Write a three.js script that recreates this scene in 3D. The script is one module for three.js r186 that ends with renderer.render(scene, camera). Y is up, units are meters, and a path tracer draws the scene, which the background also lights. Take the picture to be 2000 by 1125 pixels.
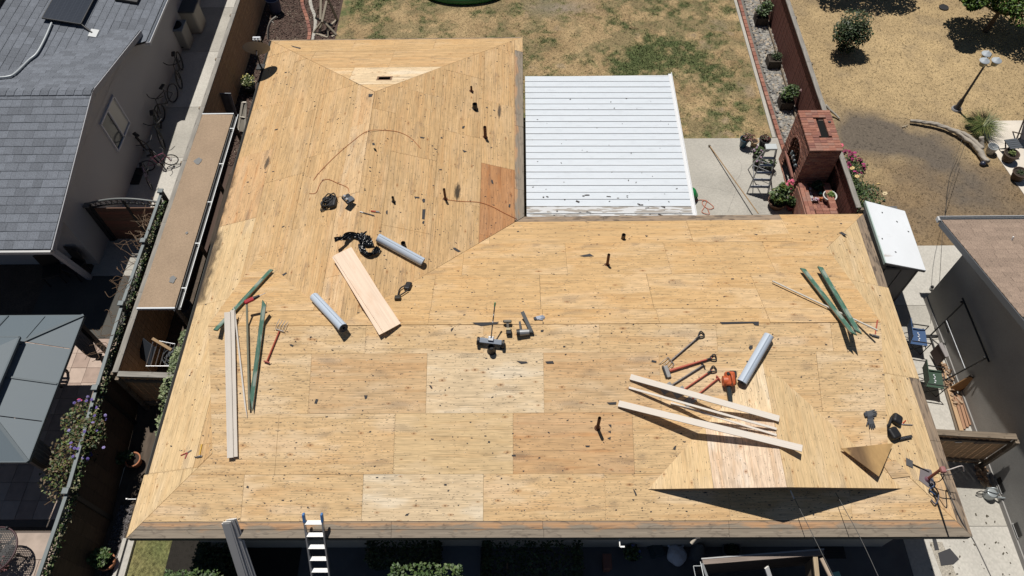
import * as THREE from 'three';
import { mergeGeometries } from 'three/addons/utils/BufferGeometryUtils.js';
import { RoundedBoxGeometry } from 'three/addons/geometries/RoundedBoxGeometry.js';

// ---------------------------------------------------------------- camera, sky, sun, exposure
const W = 1024, H = 576;
const scene = new THREE.Scene();
const F = 1427.115, CX = 1000, CY = 562.5;                 // lens of the drone, in pixels of a 2000 px wide frame
const PITCH = 0.9846, YAW = -0.0237, ROLL = -0.0263;
const camera = new THREE.PerspectiveCamera(2 * Math.atan(CY / F) * 180 / Math.PI, W / H, 0.1, 900);
const FW = new THREE.Vector3(Math.sin(YAW) * Math.cos(PITCH), -Math.sin(PITCH), -Math.cos(YAW) * Math.cos(PITCH));
const RT0 = new THREE.Vector3(Math.cos(YAW), 0, Math.sin(YAW));
const UP0 = new THREE.Vector3().crossVectors(RT0, FW);
const RT = RT0.clone().multiplyScalar(Math.cos(ROLL)).addScaledVector(UP0, Math.sin(ROLL));
const UP = UP0.clone().multiplyScalar(Math.cos(ROLL)).addScaledVector(RT0, -Math.sin(ROLL));
const EYE = new THREE.Vector3(0, 17.6, 0);
camera.position.copy(EYE);
camera.quaternion.setFromRotationMatrix(new THREE.Matrix4().makeBasis(RT, UP, FW.clone().negate()));
camera.updateMatrixWorld();
scene.add(camera);

const SUN = new THREE.Vector3(-0.155, 1, -0.36).normalize();  // towards the sun
{ // clear midday sky
  const w = 256, h = 128, d = new Float32Array(w * h * 4);
  for (let j = 0; j < h; j++) for (let i = 0; i < w; i++) {
    const lat = ((j + .5) / h - .5) * Math.PI, e = Math.sin(lat), k = Math.pow(1 - Math.max(0, e), 3);
    let c = (e < 0 ? [.10, .09, .08] : [.10 + .20 * k, .17 + .20 * k, .32 + .12 * k]).map(x => x * .37);
    d.set([c[0], c[1], c[2], 1], (j * w + i) * 4);
  }
  const t = new THREE.DataTexture(d, w, h, THREE.RGBAFormat, THREE.FloatType);
  t.mapping = THREE.EquirectangularReflectionMapping; t.magFilter = t.minFilter = THREE.LinearFilter; t.needsUpdate = true;
  scene.background = t; scene.environment = t;
}
const sun = new THREE.DirectionalLight(new THREE.Color(1, .955, .88), 4.6);
sun.position.copy(SUN).multiplyScalar(60).add(new THREE.Vector3(0, 0, -13)); sun.target.position.set(0, 0, -13);
sun.castShadow = true; sun.shadow.mapSize.set(4096, 4096);
Object.assign(sun.shadow.camera, { left: -26, right: 26, top: 22, bottom: -22, near: 5, far: 140 });
scene.add(sun, sun.target);
const renderer = new THREE.WebGLRenderer({ antialias: true });
renderer.setSize(W, H);
renderer.toneMapping = THREE.LinearToneMapping;
renderer.toneMappingExposure = 0.97;
renderer.shadowMap.enabled = true;

// ---------------------------------------------------------------- helpers
const V = (x, y, z) => new THREE.Vector3(x, y, z);
function rng(seed) { let a = seed >>> 0; return () => { a |= 0; a = a + 0x6D2B79F5 | 0; let t = Math.imul(a ^ a >>> 15, 1 | a); t = t + Math.imul(t ^ t >>> 7, 61 | t) ^ t; return ((t ^ t >>> 14) >>> 0) / 4294967296; }; }
const R = rng(20240611);
const rr = (a, b, r = R) => a + (b - a) * r();
const pick = (a, r = R) => a[Math.floor(r() * a.length)];
const ray = (x, y) => FW.clone().addScaledVector(RT, (x - CX) / F).addScaledVector(UP, -(y - CY) / F);
// where the survey line of sight through a photo point meets a level, or a sloping plane n.p = d
const at = (x, y, h = 0) => { const r = ray(x, y); return EYE.clone().addScaledVector(r, (h - EYE.y) / r.y); };
const onPlane = (x, y, n, d) => { const r = ray(x, y); return EYE.clone().addScaledVector(r, (d - n.dot(EYE)) / n.dot(r)); };
const atX = (x, y, X) => onPlane(x, y, V(1, 0, 0), X), atZ = (x, y, Z) => onPlane(x, y, V(0, 0, 1), Z);
const counts = {};
function numbered(n) { const k = counts[n] = (counts[n] ?? -1) + 1; return k ? `${n}_${String(k).padStart(3, '0')}` : n; }
function tag(o, label, category, group, kind) {
  if (label) o.userData.label = label; if (category) o.userData.category = category;
  if (group) o.userData.group = group; if (kind) o.userData.kind = kind; return o;
}
function thing(name, label, category, p = V(0, 0, 0), turn = 0, group, kind) {
  const o = new THREE.Group(); o.name = numbered(name); o.position.copy(p); o.rotation.y = turn; scene.add(o);
  return tag(o, label, category, group, kind);
}
function mesh(name, geo, mat, parent = scene, kind, label) {
  const m = new THREE.Mesh(Array.isArray(geo) ? merge(geo) : geo, mat);
  m.name = parent === scene ? numbered(name) : name; m.castShadow = m.receiveShadow = true; parent.add(m);
  if (kind) m.userData.kind = kind; if (label) m.userData.label = label; return m;
}
const plain = g => { g = g.index ? g.toNonIndexed() : g; for (const k of Object.keys(g.attributes)) if (!['position', 'normal', 'uv'].includes(k)) g.deleteAttribute(k); return g; };
const merge = l => l.length === 1 ? l[0] : mergeGeometries(l.map(plain));
function group(name, parent, label) { const g = new THREE.Group(); g.name = name; parent.add(g); if (label) g.userData.label = label; return g; }
const box = (w, h, d, x = 0, y = 0, z = 0, rx = 0, ry = 0, rz = 0) => { const g = new THREE.BoxGeometry(w, h, d); scaleUV(g, w, h, d); if (rx || ry || rz) g.applyMatrix4(new THREE.Matrix4().makeRotationFromEuler(new THREE.Euler(rx, ry, rz))); return g.translate(x, y, z); };
function scaleUV(g, w, h, d) { const u = g.attributes.uv, s = [[d, h], [d, h], [w, d], [w, d], [w, h], [w, h]]; for (let i = 0; i < 24; i++) { const [a, b] = s[i >> 2]; u.setXY(i, u.getX(i) * a, u.getY(i) * b); } }
const rbox = (w, h, d, r, x = 0, y = 0, z = 0, rx = 0, ry = 0, rz = 0) => { const g = new RoundedBoxGeometry(w, h, d, 2, Math.min(r, w / 2.01, h / 2.01, d / 2.01)); if (rx || ry || rz) g.applyMatrix4(new THREE.Matrix4().makeRotationFromEuler(new THREE.Euler(rx, ry, rz))); return g.translate(x, y, z); };
const YAX = V(0, 1, 0);
function rod(a, b, r0, r1 = r0, n = 8) { // round bar from a to b
  const d = b.clone().sub(a), L = d.length(), g = new THREE.CylinderGeometry(r1, r0, L, n);
  return g.applyQuaternion(new THREE.Quaternion().setFromUnitVectors(YAX, d.divideScalar(L))).translate((a.x + b.x) / 2, (a.y + b.y) / 2, (a.z + b.z) / 2);
}
function beam(a, b, w, t, up = YAX) { // square bar from a to b: w across, t along up
  const d = b.clone().sub(a), L = d.length(); d.normalize(); let z = new THREE.Vector3().crossVectors(d, up); if (z.lengthSq() < 1e-6) z = V(1, 0, 0); z.normalize(); const y = new THREE.Vector3().crossVectors(z, d);
  const g = new THREE.BoxGeometry(L, t, w); scaleUV(g, L, t, w);
  return g.applyMatrix4(new THREE.Matrix4().makeBasis(d, y, z)).translate((a.x + b.x) / 2, (a.y + b.y) / 2, (a.z + b.z) / 2);
}
const tube = (pts, r, seg = 40, n = 6, closed = false) => new THREE.TubeGeometry(new THREE.CatmullRomCurve3(pts, closed, 'catmullrom', .5), seg, r, n, closed);
const lathe = (p, n = 20) => new THREE.LatheGeometry(p.map(([x, y]) => new THREE.Vector2(x, y)), n);
const cyl = (r0, r1, h, x = 0, y = 0, z = 0, n = 16, open = false) => new THREE.CylinderGeometry(r1, r0, h, n, 1, open).translate(x, y + h / 2, z);
// a polygon in the ground plane (list of [x,z]) with thickness
function slab(poly, y0, y1) {
  const s = new THREE.Shape(poly.map(([x, z]) => new THREE.Vector2(x, -z)));
  const g = new THREE.ExtrudeGeometry(s, { depth: y1 - y0, bevelEnabled: false }); return g.rotateX(-Math.PI / 2).translate(0, y0, 0);
}
const rect = (x0, z0, x1, z1) => [[x0, z0], [x1, z0], [x1, z1], [x0, z1]];
function clipRect(poly, x0, y0, x1, y1) { // Sutherland-Hodgman against a rectangle
  const cuts = [[0, x0, 1], [0, x1, -1], [1, y0, 1], [1, y1, -1]];
  let p = poly;
  for (const [k, c, s] of cuts) {
    const q = [];
    for (let i = 0; i < p.length; i++) {
      const a = p[i], b = p[(i + 1) % p.length], da = (a[k] - c) * s, db = (b[k] - c) * s;
      if (da >= 0) q.push(a);
      if (da * db < 0) { const t = da / (da - db); q.push([a[0] + (b[0] - a[0]) * t, a[1] + (b[1] - a[1]) * t]); }
    }
    p = q; if (p.length < 3) return [];
  }
  const out = p.filter((a, i) => { const b = p[(i + 1) % p.length]; return Math.hypot(a[0] - b[0], a[1] - b[1]) > 1e-4; });
  return out.length < 3 || Math.abs(area(out)) < 2e-3 ? [] : out;
}
const area = p => p.reduce((s, a, i) => { const b = p[(i + 1) % p.length]; return s + (a[0] * b[1] - b[0] * a[1]) / 2; }, 0);
// ---------------------------------------------------------------- noise and textures
const PERM = (() => { const r = rng(77), p = Array.from({ length: 256 }, (_, i) => i); for (let i = 255; i > 0; i--) { const j = Math.floor(r() * (i + 1));[p[i], p[j]] = [p[j], p[i]]; } return Uint8Array.from([...p, ...p]); })();
const H2 = (x, y) => PERM[(PERM[x & 255] + y) & 255] / 255;
function noise(x, y) { const xi = Math.floor(x), yi = Math.floor(y); let u = x - xi, v = y - yi; u = u * u * (3 - 2 * u); v = v * v * (3 - 2 * v); const a = H2(xi, yi), b = H2(xi + 1, yi), c = H2(xi, yi + 1), d = H2(xi + 1, yi + 1); return a + (b - a) * u + (c - a) * v + (a - b - c + d) * u * v; }
function fbm(x, y, o = 4) { let s = 0, a = .5, n = 0; for (let i = 0; i < o; i++) { s += a * noise(x, y); n += a; x = x * 2.03 + 17.1; y = y * 2.03 + 5.7; a *= .5; } return s / n; }
const clamp = (x, a = 0, b = 1) => Math.min(b, Math.max(a, x));
const sstep = (a, b, x) => { const t = clamp((x - a) / (b - a)); return t * t * (3 - 2 * t); };
const mix3 = (a, b, t) => [a[0] + (b[0] - a[0]) * t, a[1] + (b[1] - a[1]) * t, a[2] + (b[2] - a[2]) * t];
const toS = x => x <= .0031308 ? x * 12.92 : 1.055 * Math.pow(x, 1 / 2.4) - .055;
function texture(w, h, f, wrap = true) { // f(u,v) -> linear rgb in 0..1; u, v in 0..1
  const d = new Uint8Array(w * h * 4);
  for (let j = 0; j < h; j++) for (let i = 0; i < w; i++) { const c = f((i + .5) / w, (j + .5) / h), k = (j * w + i) * 4; d[k] = toS(clamp(c[0])) * 255; d[k + 1] = toS(clamp(c[1])) * 255; d[k + 2] = toS(clamp(c[2])) * 255; d[k + 3] = 255; }
  const t = new THREE.DataTexture(d, w, h); t.colorSpace = THREE.SRGBColorSpace; t.magFilter = THREE.LinearFilter; t.minFilter = THREE.LinearMipmapLinearFilter; t.generateMipmaps = true; t.anisotropy = 8;
  if (wrap) t.wrapS = t.wrapT = THREE.RepeatWrapping; t.needsUpdate = true; return t;
}
function texGray(w, h, f) { const d = new Uint8Array(w * h * 4); for (let j = 0; j < h; j++) for (let i = 0; i < w; i++) { const c = clamp(f((i + .5) / w, (j + .5) / h)) * 255, k = (j * w + i) * 4; d[k] = d[k + 1] = d[k + 2] = c; d[k + 3] = 255; } const t = new THREE.DataTexture(d, w, h); t.magFilter = THREE.LinearFilter; t.minFilter = THREE.LinearMipmapLinearFilter; t.generateMipmaps = true; t.wrapS = t.wrapT = THREE.RepeatWrapping; t.needsUpdate = true; return t; }
const col = (r, g, b) => new THREE.Color().setRGB(r, g, b);
function std(c, roughness = .8, o = {}) { const m = new THREE.MeshStandardMaterial({ roughness, ...o }); if (c) m.color.setRGB(...c); return m; }
const rep = (t, x, y) => { const c = t.clone(); c.repeat.set(x, y); c.needsUpdate = true; return c; };
// a texture whose uv are metres: tile of size s metres; periodic by blending the noise across the border
const per = (f, s) => (u, v) => { const a = f(u, v), b = f(u - 1, v), c = f(u, v - 1), d = f(u - 1, v - 1), x = sstep(.8, 1, u), y = sstep(.8, 1, v); return a.map((_, i) => (a[i] * (1 - x) + b[i] * x) * (1 - y) + (c[i] * (1 - x) + d[i] * x) * y); };
// ---------------------------------------------------------------- plywood
function plywood(seed, o) {
  const w = 1024, h = 512, a = new Float32Array(w * h * 3), r = rng(seed), ox = seed * 13.7, oy = seed * 7.3;
  const bands = []; for (let y = 0; y < 1.22;) { bands.push(y); y += rr(.07, .16, r); }
  for (let j = 0; j < h; j++) {
    const Y = (j + .5) / h * 1.22;
    let bi = 0; while (bi + 1 < bands.length && bands[bi + 1] < Y) bi++;
    const bandTone = (H2(bi * 7 + seed, seed) - .5) * o.band, edge = Math.min(Math.abs(Y - bands[bi]), Math.abs(Y - (bands[bi + 1] ?? 9)));
    for (let i = 0; i < w; i++) {
      const X = (i + .5) / w * 2.44, k = (j * w + i) * 3, wob = noise(X * 1.3 + ox, Y * 3 + oy) * .05;
      const g = fbm(X * .9 + ox, (Y + wob) * 42 + oy, 3) - .5, f = noise(X * 5 + ox, (Y + wob * .4) * 190 + oy) - .5;
      const low = fbm(X * 1.1 + ox + 50, Y * 1.6 + oy, 3), blot = sstep(.50, .74, fbm(X * .9 + ox + 9, Y * 3.2 + oy + 3, 4));
      const crack = sstep(.80, .9, noise(X * 1.1 + ox + 31, Y * 75 + oy)) * .28 * o.crack;
      const line = edge < .004 ? .17 * o.line * (.4 + noise(X * 4 + ox, bi * 9.1)) : 0;
      const red = sstep(.5, .78, fbm(X * .7 + ox + 77, Y * 9 + oy, 3));
      let s = 1 + g * o.grain + f * o.fine + (low - .5) * .15 + (fbm(X * 7 + ox, Y * 16 + oy, 2) - .5) * .22 + bandTone - crack - line;
      let c = mix3(o.c, o.c2, clamp(red * o.red + (low - .5) * .8));
      c = mix3(c, o.pale, blot * o.blot);
      for (let q = 0; q < 3; q++) a[k + q] = c[q] * s;
    }
  }
  const stamp = (X, Y, rx, ry, c, al, ang = 0, ragged = .4) => {
    const m = Math.max(rx, ry) * 1.5, i0 = Math.floor((X - m) / 2.44 * w), i1 = Math.ceil((X + m) / 2.44 * w), j0 = Math.floor((Y - m) / 1.22 * h), j1 = Math.ceil((Y + m) / 1.22 * h), ca = Math.cos(ang), sa = Math.sin(ang);
    for (let j = Math.max(0, j0); j < Math.min(h, j1); j++) for (let i = Math.max(0, i0); i < Math.min(w, i1); i++) {
      const dx = i / w * 2.44 - X, dy = j / h * 1.22 - Y, x = (dx * ca + dy * sa) / rx, y = (dy * ca - dx * sa) / ry;
      const d = Math.hypot(x, y) + (noise(i * .35 + X * 99, j * .35) - .5) * ragged, t = al * sstep(1.15, .75, d); if (t <= 0) continue;
      const k = (j * w + i) * 3; for (let q = 0; q < 3; q++) a[k + q] += (c[q] - a[k + q]) * t;
    }
  };
  const dark = [.055, .05, .05];
  for (let n = 0; n < o.knots; n++) { const X = r() * 2.44, Y = r() * 1.22, q = rr(.012, .026, r); stamp(X, Y, q * 3.5, q * 1.5, [o.c2[0] * .75, o.c2[1] * .6, o.c2[2] * .5], .5); stamp(X, Y, q, q * .75, [.16, .075, .03], .8); }
  for (let n = 0; n < o.flecks; n++) { const c = r() < .6 ? dark : [.13, .09, .06], L = rr(.008, .034, r); stamp(r() * 2.44, r() * 1.22, L, rr(.003, .007, r), c, rr(.4, .9, r), rr(-.12, .12, r), .9); }
  for (let X = .02; X < 2.44; X += .61) for (let Y = .03; Y < 1.22; Y += rr(.07, .17, r)) stamp(X + rr(-.012, .012, r), Y, rr(.009, .016, r), rr(.005, .008, r), r() < .7 ? [.12, .075, .05] : dark, rr(.55, .95, r));
  for (let X = .22; X < 2.44; X += .305) for (let Y = .03; Y < 1.22; Y += rr(.05, .2, r)) if (r() < .6) stamp(X + rr(-.03, .03, r), Y, rr(.008, .02, r), rr(.003, .005, r), [.2, .13, .085], rr(.4, .8, r), rr(-.1, .1, r));
  for (let n = 0; n < o.dents; n++) { const X = r() * 2.44, Y = r() * 1.22; stamp(X, Y, .016, .011, o.pale, .5); stamp(X + .006, Y + .003, .008, .006, [.09, .06, .04], .9); }
  for (let n = 0; n < o.stains; n++) stamp(r() * 2.44, r() * 1.22, rr(.08, .3, r), rr(.03, .1, r), [.16, .12, .09], rr(.15, .4, r), rr(-.2, .2, r), 1.4);
  const d = new Uint8Array(w * h * 4);
  for (let p = 0; p < w * h; p++) { for (let q = 0; q < 3; q++) d[p * 4 + q] = toS(clamp(a[p * 3 + q])) * 255; d[p * 4 + 3] = 255; }
  const t = new THREE.DataTexture(d, w, h); t.colorSpace = THREE.SRGBColorSpace; t.magFilter = THREE.LinearFilter; t.minFilter = THREE.LinearMipmapLinearFilter; t.generateMipmaps = true; t.anisotropy = 8; t.wrapS = t.wrapT = THREE.ClampToEdgeWrapping; t.needsUpdate = true;
  return std(null, .82, { map: t });
}
const PD = { c: [.635, .44, .235], c2: [.58, .36, .17], pale: [.75, .60, .42], band: .03, grain: .22, fine: .42, crack: .75, line: .4, red: .55, blot: .4, knots: 3, flecks: 330, dents: 14, stains: 2 };
const PLY = {
  tan: [1, 2, 3, 4].map(s => plywood(s, { ...PD, flecks: 330 + s * 50 })),
  line: [5, 6, 7].map(s => plywood(s, { ...PD, c: [.54, .355, .175], c2: [.50, .295, .13], line: 1.7, band: .10, grain: .42, blot: .12, dents: 26, flecks: 130 })),  // grooved sheets, base also darkened to balance the strong sun
  pale: [8, 9].map(s => plywood(s, { ...PD, c: [.68, .52, .33], c2: [.63, .45, .265], pale: [.79, .69, .54], blot: .55, knots: 12, red: .3, flecks: 220 })),
  orange: [10].map(s => plywood(s, { ...PD, c: [.575, .365, .185], c2: [.51, .275, .12], pale: [.63, .44, .27], blot: .3, red: .8, stains: 4, flecks: 200 })),
  redwood: [18].map(s => plywood(s, { ...PD, c: [.44, .22, .095], c2: [.38, .165, .06], pale: [.5, .3, .17], blot: .2, red: .8, stains: 5, flecks: 160 })),
  rusty: [11].map(s => plywood(s, { ...PD, c: [.60, .41, .225], c2: [.54, .325, .155], red: .7, stains: 3, flecks: 260 })),
  gold: [15, 16, 17].map(s => plywood(s, { ...PD, c: [.54, .355, .172], c2: [.495, .295, .125], blot: .2, flecks: 260, line: .9 })),  // golden sheets, darkened to offset the stronger sun on rear-facing slopes
  pink: [12].map(s => plywood(s, { ...PD, c: [.67, .51, .37], c2: [.56, .37, .22], pale: [.78, .67, .56], blot: .7, red: .6, grain: .5, flecks: 90 })),
  clean: [13, 14].map(s => plywood(s, { ...PD, c: [.63, .455, .25], c2: [.585, .385, .19], blot: .25, flecks: 80, knots: 6, dents: 4, stains: 1, line: .5 })),
};
const mDeck = std([.02, .017, .015], .95);
const mFelt = std([.045, .045, .05], .9);
// weathered eave boards: bare orange fir greying towards the drip edge
const eaveTex = (() => { const f = (u, v) => { const X = u * 4, e = v + (fbm(X * 2.2, v * 3 + 4, 4) - .5) * 1.0, g = fbm(X * 1.2, v * 30, 3) - .5, st = sstep(.47, .5, fbm(X * 1.9 + 8, v * 2, 4)) * sstep(.55, .51, fbm(X * 1.9 + 8, v * 2, 4)); let c = mix3([.27, .225, .175], [.46, .27, .145], sstep(.50, .82, e)); c = c.map(x => x * (1 + g * .55)); return mix3(c, [.10, .08, .065], st * .4 + sstep(.6, .8, fbm(X * 3 + 20, v * 6, 3)) * .35); }; return texture(1024, 128, per(f)); })();
const eaveGrey = texture(512, 128, per((u, v) => { const X = u * 3, g = fbm(X * 1.5, v * 26, 3) - .5, b = fbm(X * 2 + 3, v * 3, 4); let c = mix3([.20, .16, .12], [.36, .26, .18], b); c = c.map(x => x * (1 + g * .8)); return mix3(c, [.05, .04, .035], sstep(.55, .7, fbm(X * 4 + 9, v * 7, 3)) * .7); }));
const mEave = [0, .37, .71].map(o => { const t = eaveTex.clone(); t.offset.set(o, 0); t.repeat.set(1 / 4, 1 / .33); t.needsUpdate = true; return std(null, .85, { map: t }); });
const mEaveG = std(null, .88, { map: rep(eaveGrey, 1 / 3, 1 / .35) });
// ---------------------------------------------------------------- the house being re-roofed
const HX = { l: -8.0403, r: 8.9597, i: .0886, f: -3.9338, b: -12.2212, k: -19.5691, m: .3406, e: 2.6 };
const SL = Math.hypot(1, HX.m), zm = (HX.f + HX.b) / 2, xm = (HX.l + HX.i) / 2, hr = HX.e + HX.m * (HX.f - HX.b) / 2, hw = HX.e + HX.m * (HX.i - HX.l) / 2;
const GL = 1.589, GR = 1.457, RO = .3;
const house = thing('house', 'L shaped house with a bare plywood roof stripped of shingles, filling the middle', 'house');
const mWall = std([.42, .40, .35], .9);
// slopes: o = a point at the eave line, u along the eave, v up the slope
function Slope(o, u, v) { const n = new THREE.Vector3().crossVectors(u, v).normalize(); if (n.y < 0) n.negate(); return { o, u, v, n, d: n.dot(o), uv(p) { const q = p.clone().sub(o); return [q.dot(u), q.dot(v)]; }, px(x, y, lift = 0) { return onPlane(x, y, n, this.d + lift); }, puv(x, y) { return this.uv(this.px(x, y)); }, P(a, b, c = 0) { return o.clone().addScaledVector(u, a).addScaledVector(v, b).addScaledVector(n, c); }, M: null }; }
const mk = (o, u, v) => { const s = Slope(o, u, v.normalize()); const up = s.n; s.M = new THREE.Matrix4().makeBasis(u, s.v, new THREE.Vector3().crossVectors(u, s.v)); s.flip = new THREE.Vector3().crossVectors(u, s.v).y < 0; s.M.setPosition(o); return s; };
const S = {
  front: mk(V(HX.l, HX.e, HX.f), V(1, 0, 0), V(0, HX.m, -1)),
  back: mk(V(HX.r, HX.e, HX.b), V(-1, 0, 0), V(0, HX.m, 1)),
  right: mk(V(HX.r, HX.e, HX.f), V(0, 0, -1), V(-1, HX.m, 0)),
  left: mk(V(HX.l, HX.e, HX.k), V(0, 0, 1), V(1, HX.m, 0)),
  wing: mk(V(HX.i, HX.e, HX.b), V(0, 0, -1), V(-1, HX.m, 0)),
  far: mk(V(HX.i, HX.e, HX.k), V(-1, 0, 0), V(0, HX.m, 1)),
};
const e = HX.e, m_ = HX.m;
const gLf = V(HX.l + GL, e + m_ * GL, HX.f - GL), gLa = V(HX.l + GL - .37, hr, zm), gLb = V(HX.l + GL, e + m_ * GL, HX.b + GL);
const gRf = V(HX.r - GR, e + m_ * GR, HX.f - GR), gRa = V(HX.r - GR + .21, hr, zm), gRb = V(HX.r - GR, e + m_ * GR, HX.b + GR);
const J = V(xm, hr, zm), K = V(xm, hw, HX.k + (HX.i - HX.l) / 2);
const cFL = V(HX.l, e, HX.f), cFR = V(HX.r, e, HX.f), cBR = V(HX.r, e, HX.b), cIN = V(HX.i, e, HX.b), cFarR = V(HX.i, e, HX.k), cFarL = V(HX.l, e, HX.k);
const POLY = {
  front: [cFL, cFR, gRf, gRa, gLa, gLf], back: [cBR, cIN, J, gLa, gLb.clone().setY(gLb.y), J.clone().lerp(gLb, 0), J, gRa, gRb],
  right: [cFR, cBR, gRb, gRf], left: [cFarL, cFL, gLf, gLb, J, K], wing: [cIN, cFarR, K, J], far: [cFarR, cFarL, K],
};
POLY.back = [cBR, cIN, J, gRa, gRb];
const baseUV = g => g;
function sheetGeo(poly, s, th, u0, v0, du, dv, flipU, flipV) { // poly in slope uv; returns world geometry lying on the slope
  let p = poly; if (area(p) < 0) p = p.slice().reverse();
  const g = new THREE.ExtrudeGeometry(new THREE.Shape(p.map(([a, b]) => new THREE.Vector2(a, b))), { depth: th, bevelEnabled: false });
  const P = g.attributes.position, U = g.attributes.uv;
  for (let i = 0; i < P.count; i++) { let a = (P.getX(i) - u0) / du, b = (P.getY(i) - v0) / dv; if (flipU) a = 1 - a; if (flipV) b = 1 - b; U.setXY(i, a, b); }
  return g;
}
function place(g, s, bottom) { // slope-local geometry (z = thickness) to world
  if (s.flip) { g.scale(1, 1, -1); const ix = g.index ? g.index.array : null; g.translate(0, 0, -bottom); if (!ix) { for (const k of ['position', 'normal', 'uv']) { const A = g.attributes[k], n = A.itemSize, a = A.array; for (let i = 0; i < A.count; i += 3) for (let q = 0; q < n; q++) { const t = a[(i + 1) * n + q]; a[(i + 1) * n + q] = a[(i + 2) * n + q]; a[(i + 2) * n + q] = t; } } } }
  else g.translate(0, 0, bottom);
  return g.applyMatrix4(s.M);
}
const polyUV = (s, pts) => { const p = pts.map(q => s.uv(q)), cx = p.reduce((a, q) => a + q[0], 0) / p.length, cv = p.reduce((a, q) => a + q[1], 0) / p.length; return p.map(q => [cx + (q[0] - cx) * .9986, cv + (q[1] - cv) * .997]); };
const PT = .012;
function sheets(parent, s, poly, rows, tones, r) { // rows: {v0,v1,seams:[u...], du}
  rows.forEach((row, ri) => {
    const us = row.seams.slice().sort((a, b) => a - b), [mn, mx] = [Math.min(...poly.map(p => p[0])), Math.max(...poly.map(p => p[0]))];
    while (us[0] > mn) us.unshift(us[0] - 2.44); while (us[us.length - 1] < mx) us.push(us[us.length - 1] + 2.44);
    for (let i = 0; i + 1 < us.length; i++) {
      const g = rr(.001, .0034, r), c = clipRect(poly, us[i] + g, row.v0 + g, us[i + 1] - g, row.v1 - g); if (!c.length) continue;
      const cx = (us[i] + us[i + 1]) / 2, cv = (row.v0 + row.v1) / 2, tone = tones(cx, cv, ri, r), lift = rr(-.003, .004, r);
      let geo = sheetGeo(c, s, PT, us[i], row.v0, Math.max(us[i + 1] - us[i], .3), Math.max(row.v1 - row.v0, 1.22), r() < .5, r() < .5);
      if (row.hole) { }
      mesh('plywood_sheet', place(geo, s, -PT + lift), pick(PLY[tone], r), parent);
    }
  });
}
function deck(parent, s, poly) { mesh('roof_deck', place(sheetGeo(poly, s, .02, 0, 0, 1, 1), s, -.05), mDeck, parent); }
function boards(parent, s, poly, v0, v1, cuts, mat, name = 'eave_board') { for (let i = 0; i + 1 < cuts.length; i++) { const c = clipRect(poly, cuts[i] + .003, v0 + .003, cuts[i + 1] - .003, v1 - .003); if (c.length) mesh(name, place(sheetGeo(c, s, .016, 0, 0, 1, 1), s, -.022 + rr(0, .004)), Array.isArray(mat) ? pick(mat) : mat, parent); } }
const U = (s, ...xy) => { const o = []; for (let i = 0; i < xy.length; i += 2) o.push(s.puv(xy[i], xy[i + 1])[0]); return o; };
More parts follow.
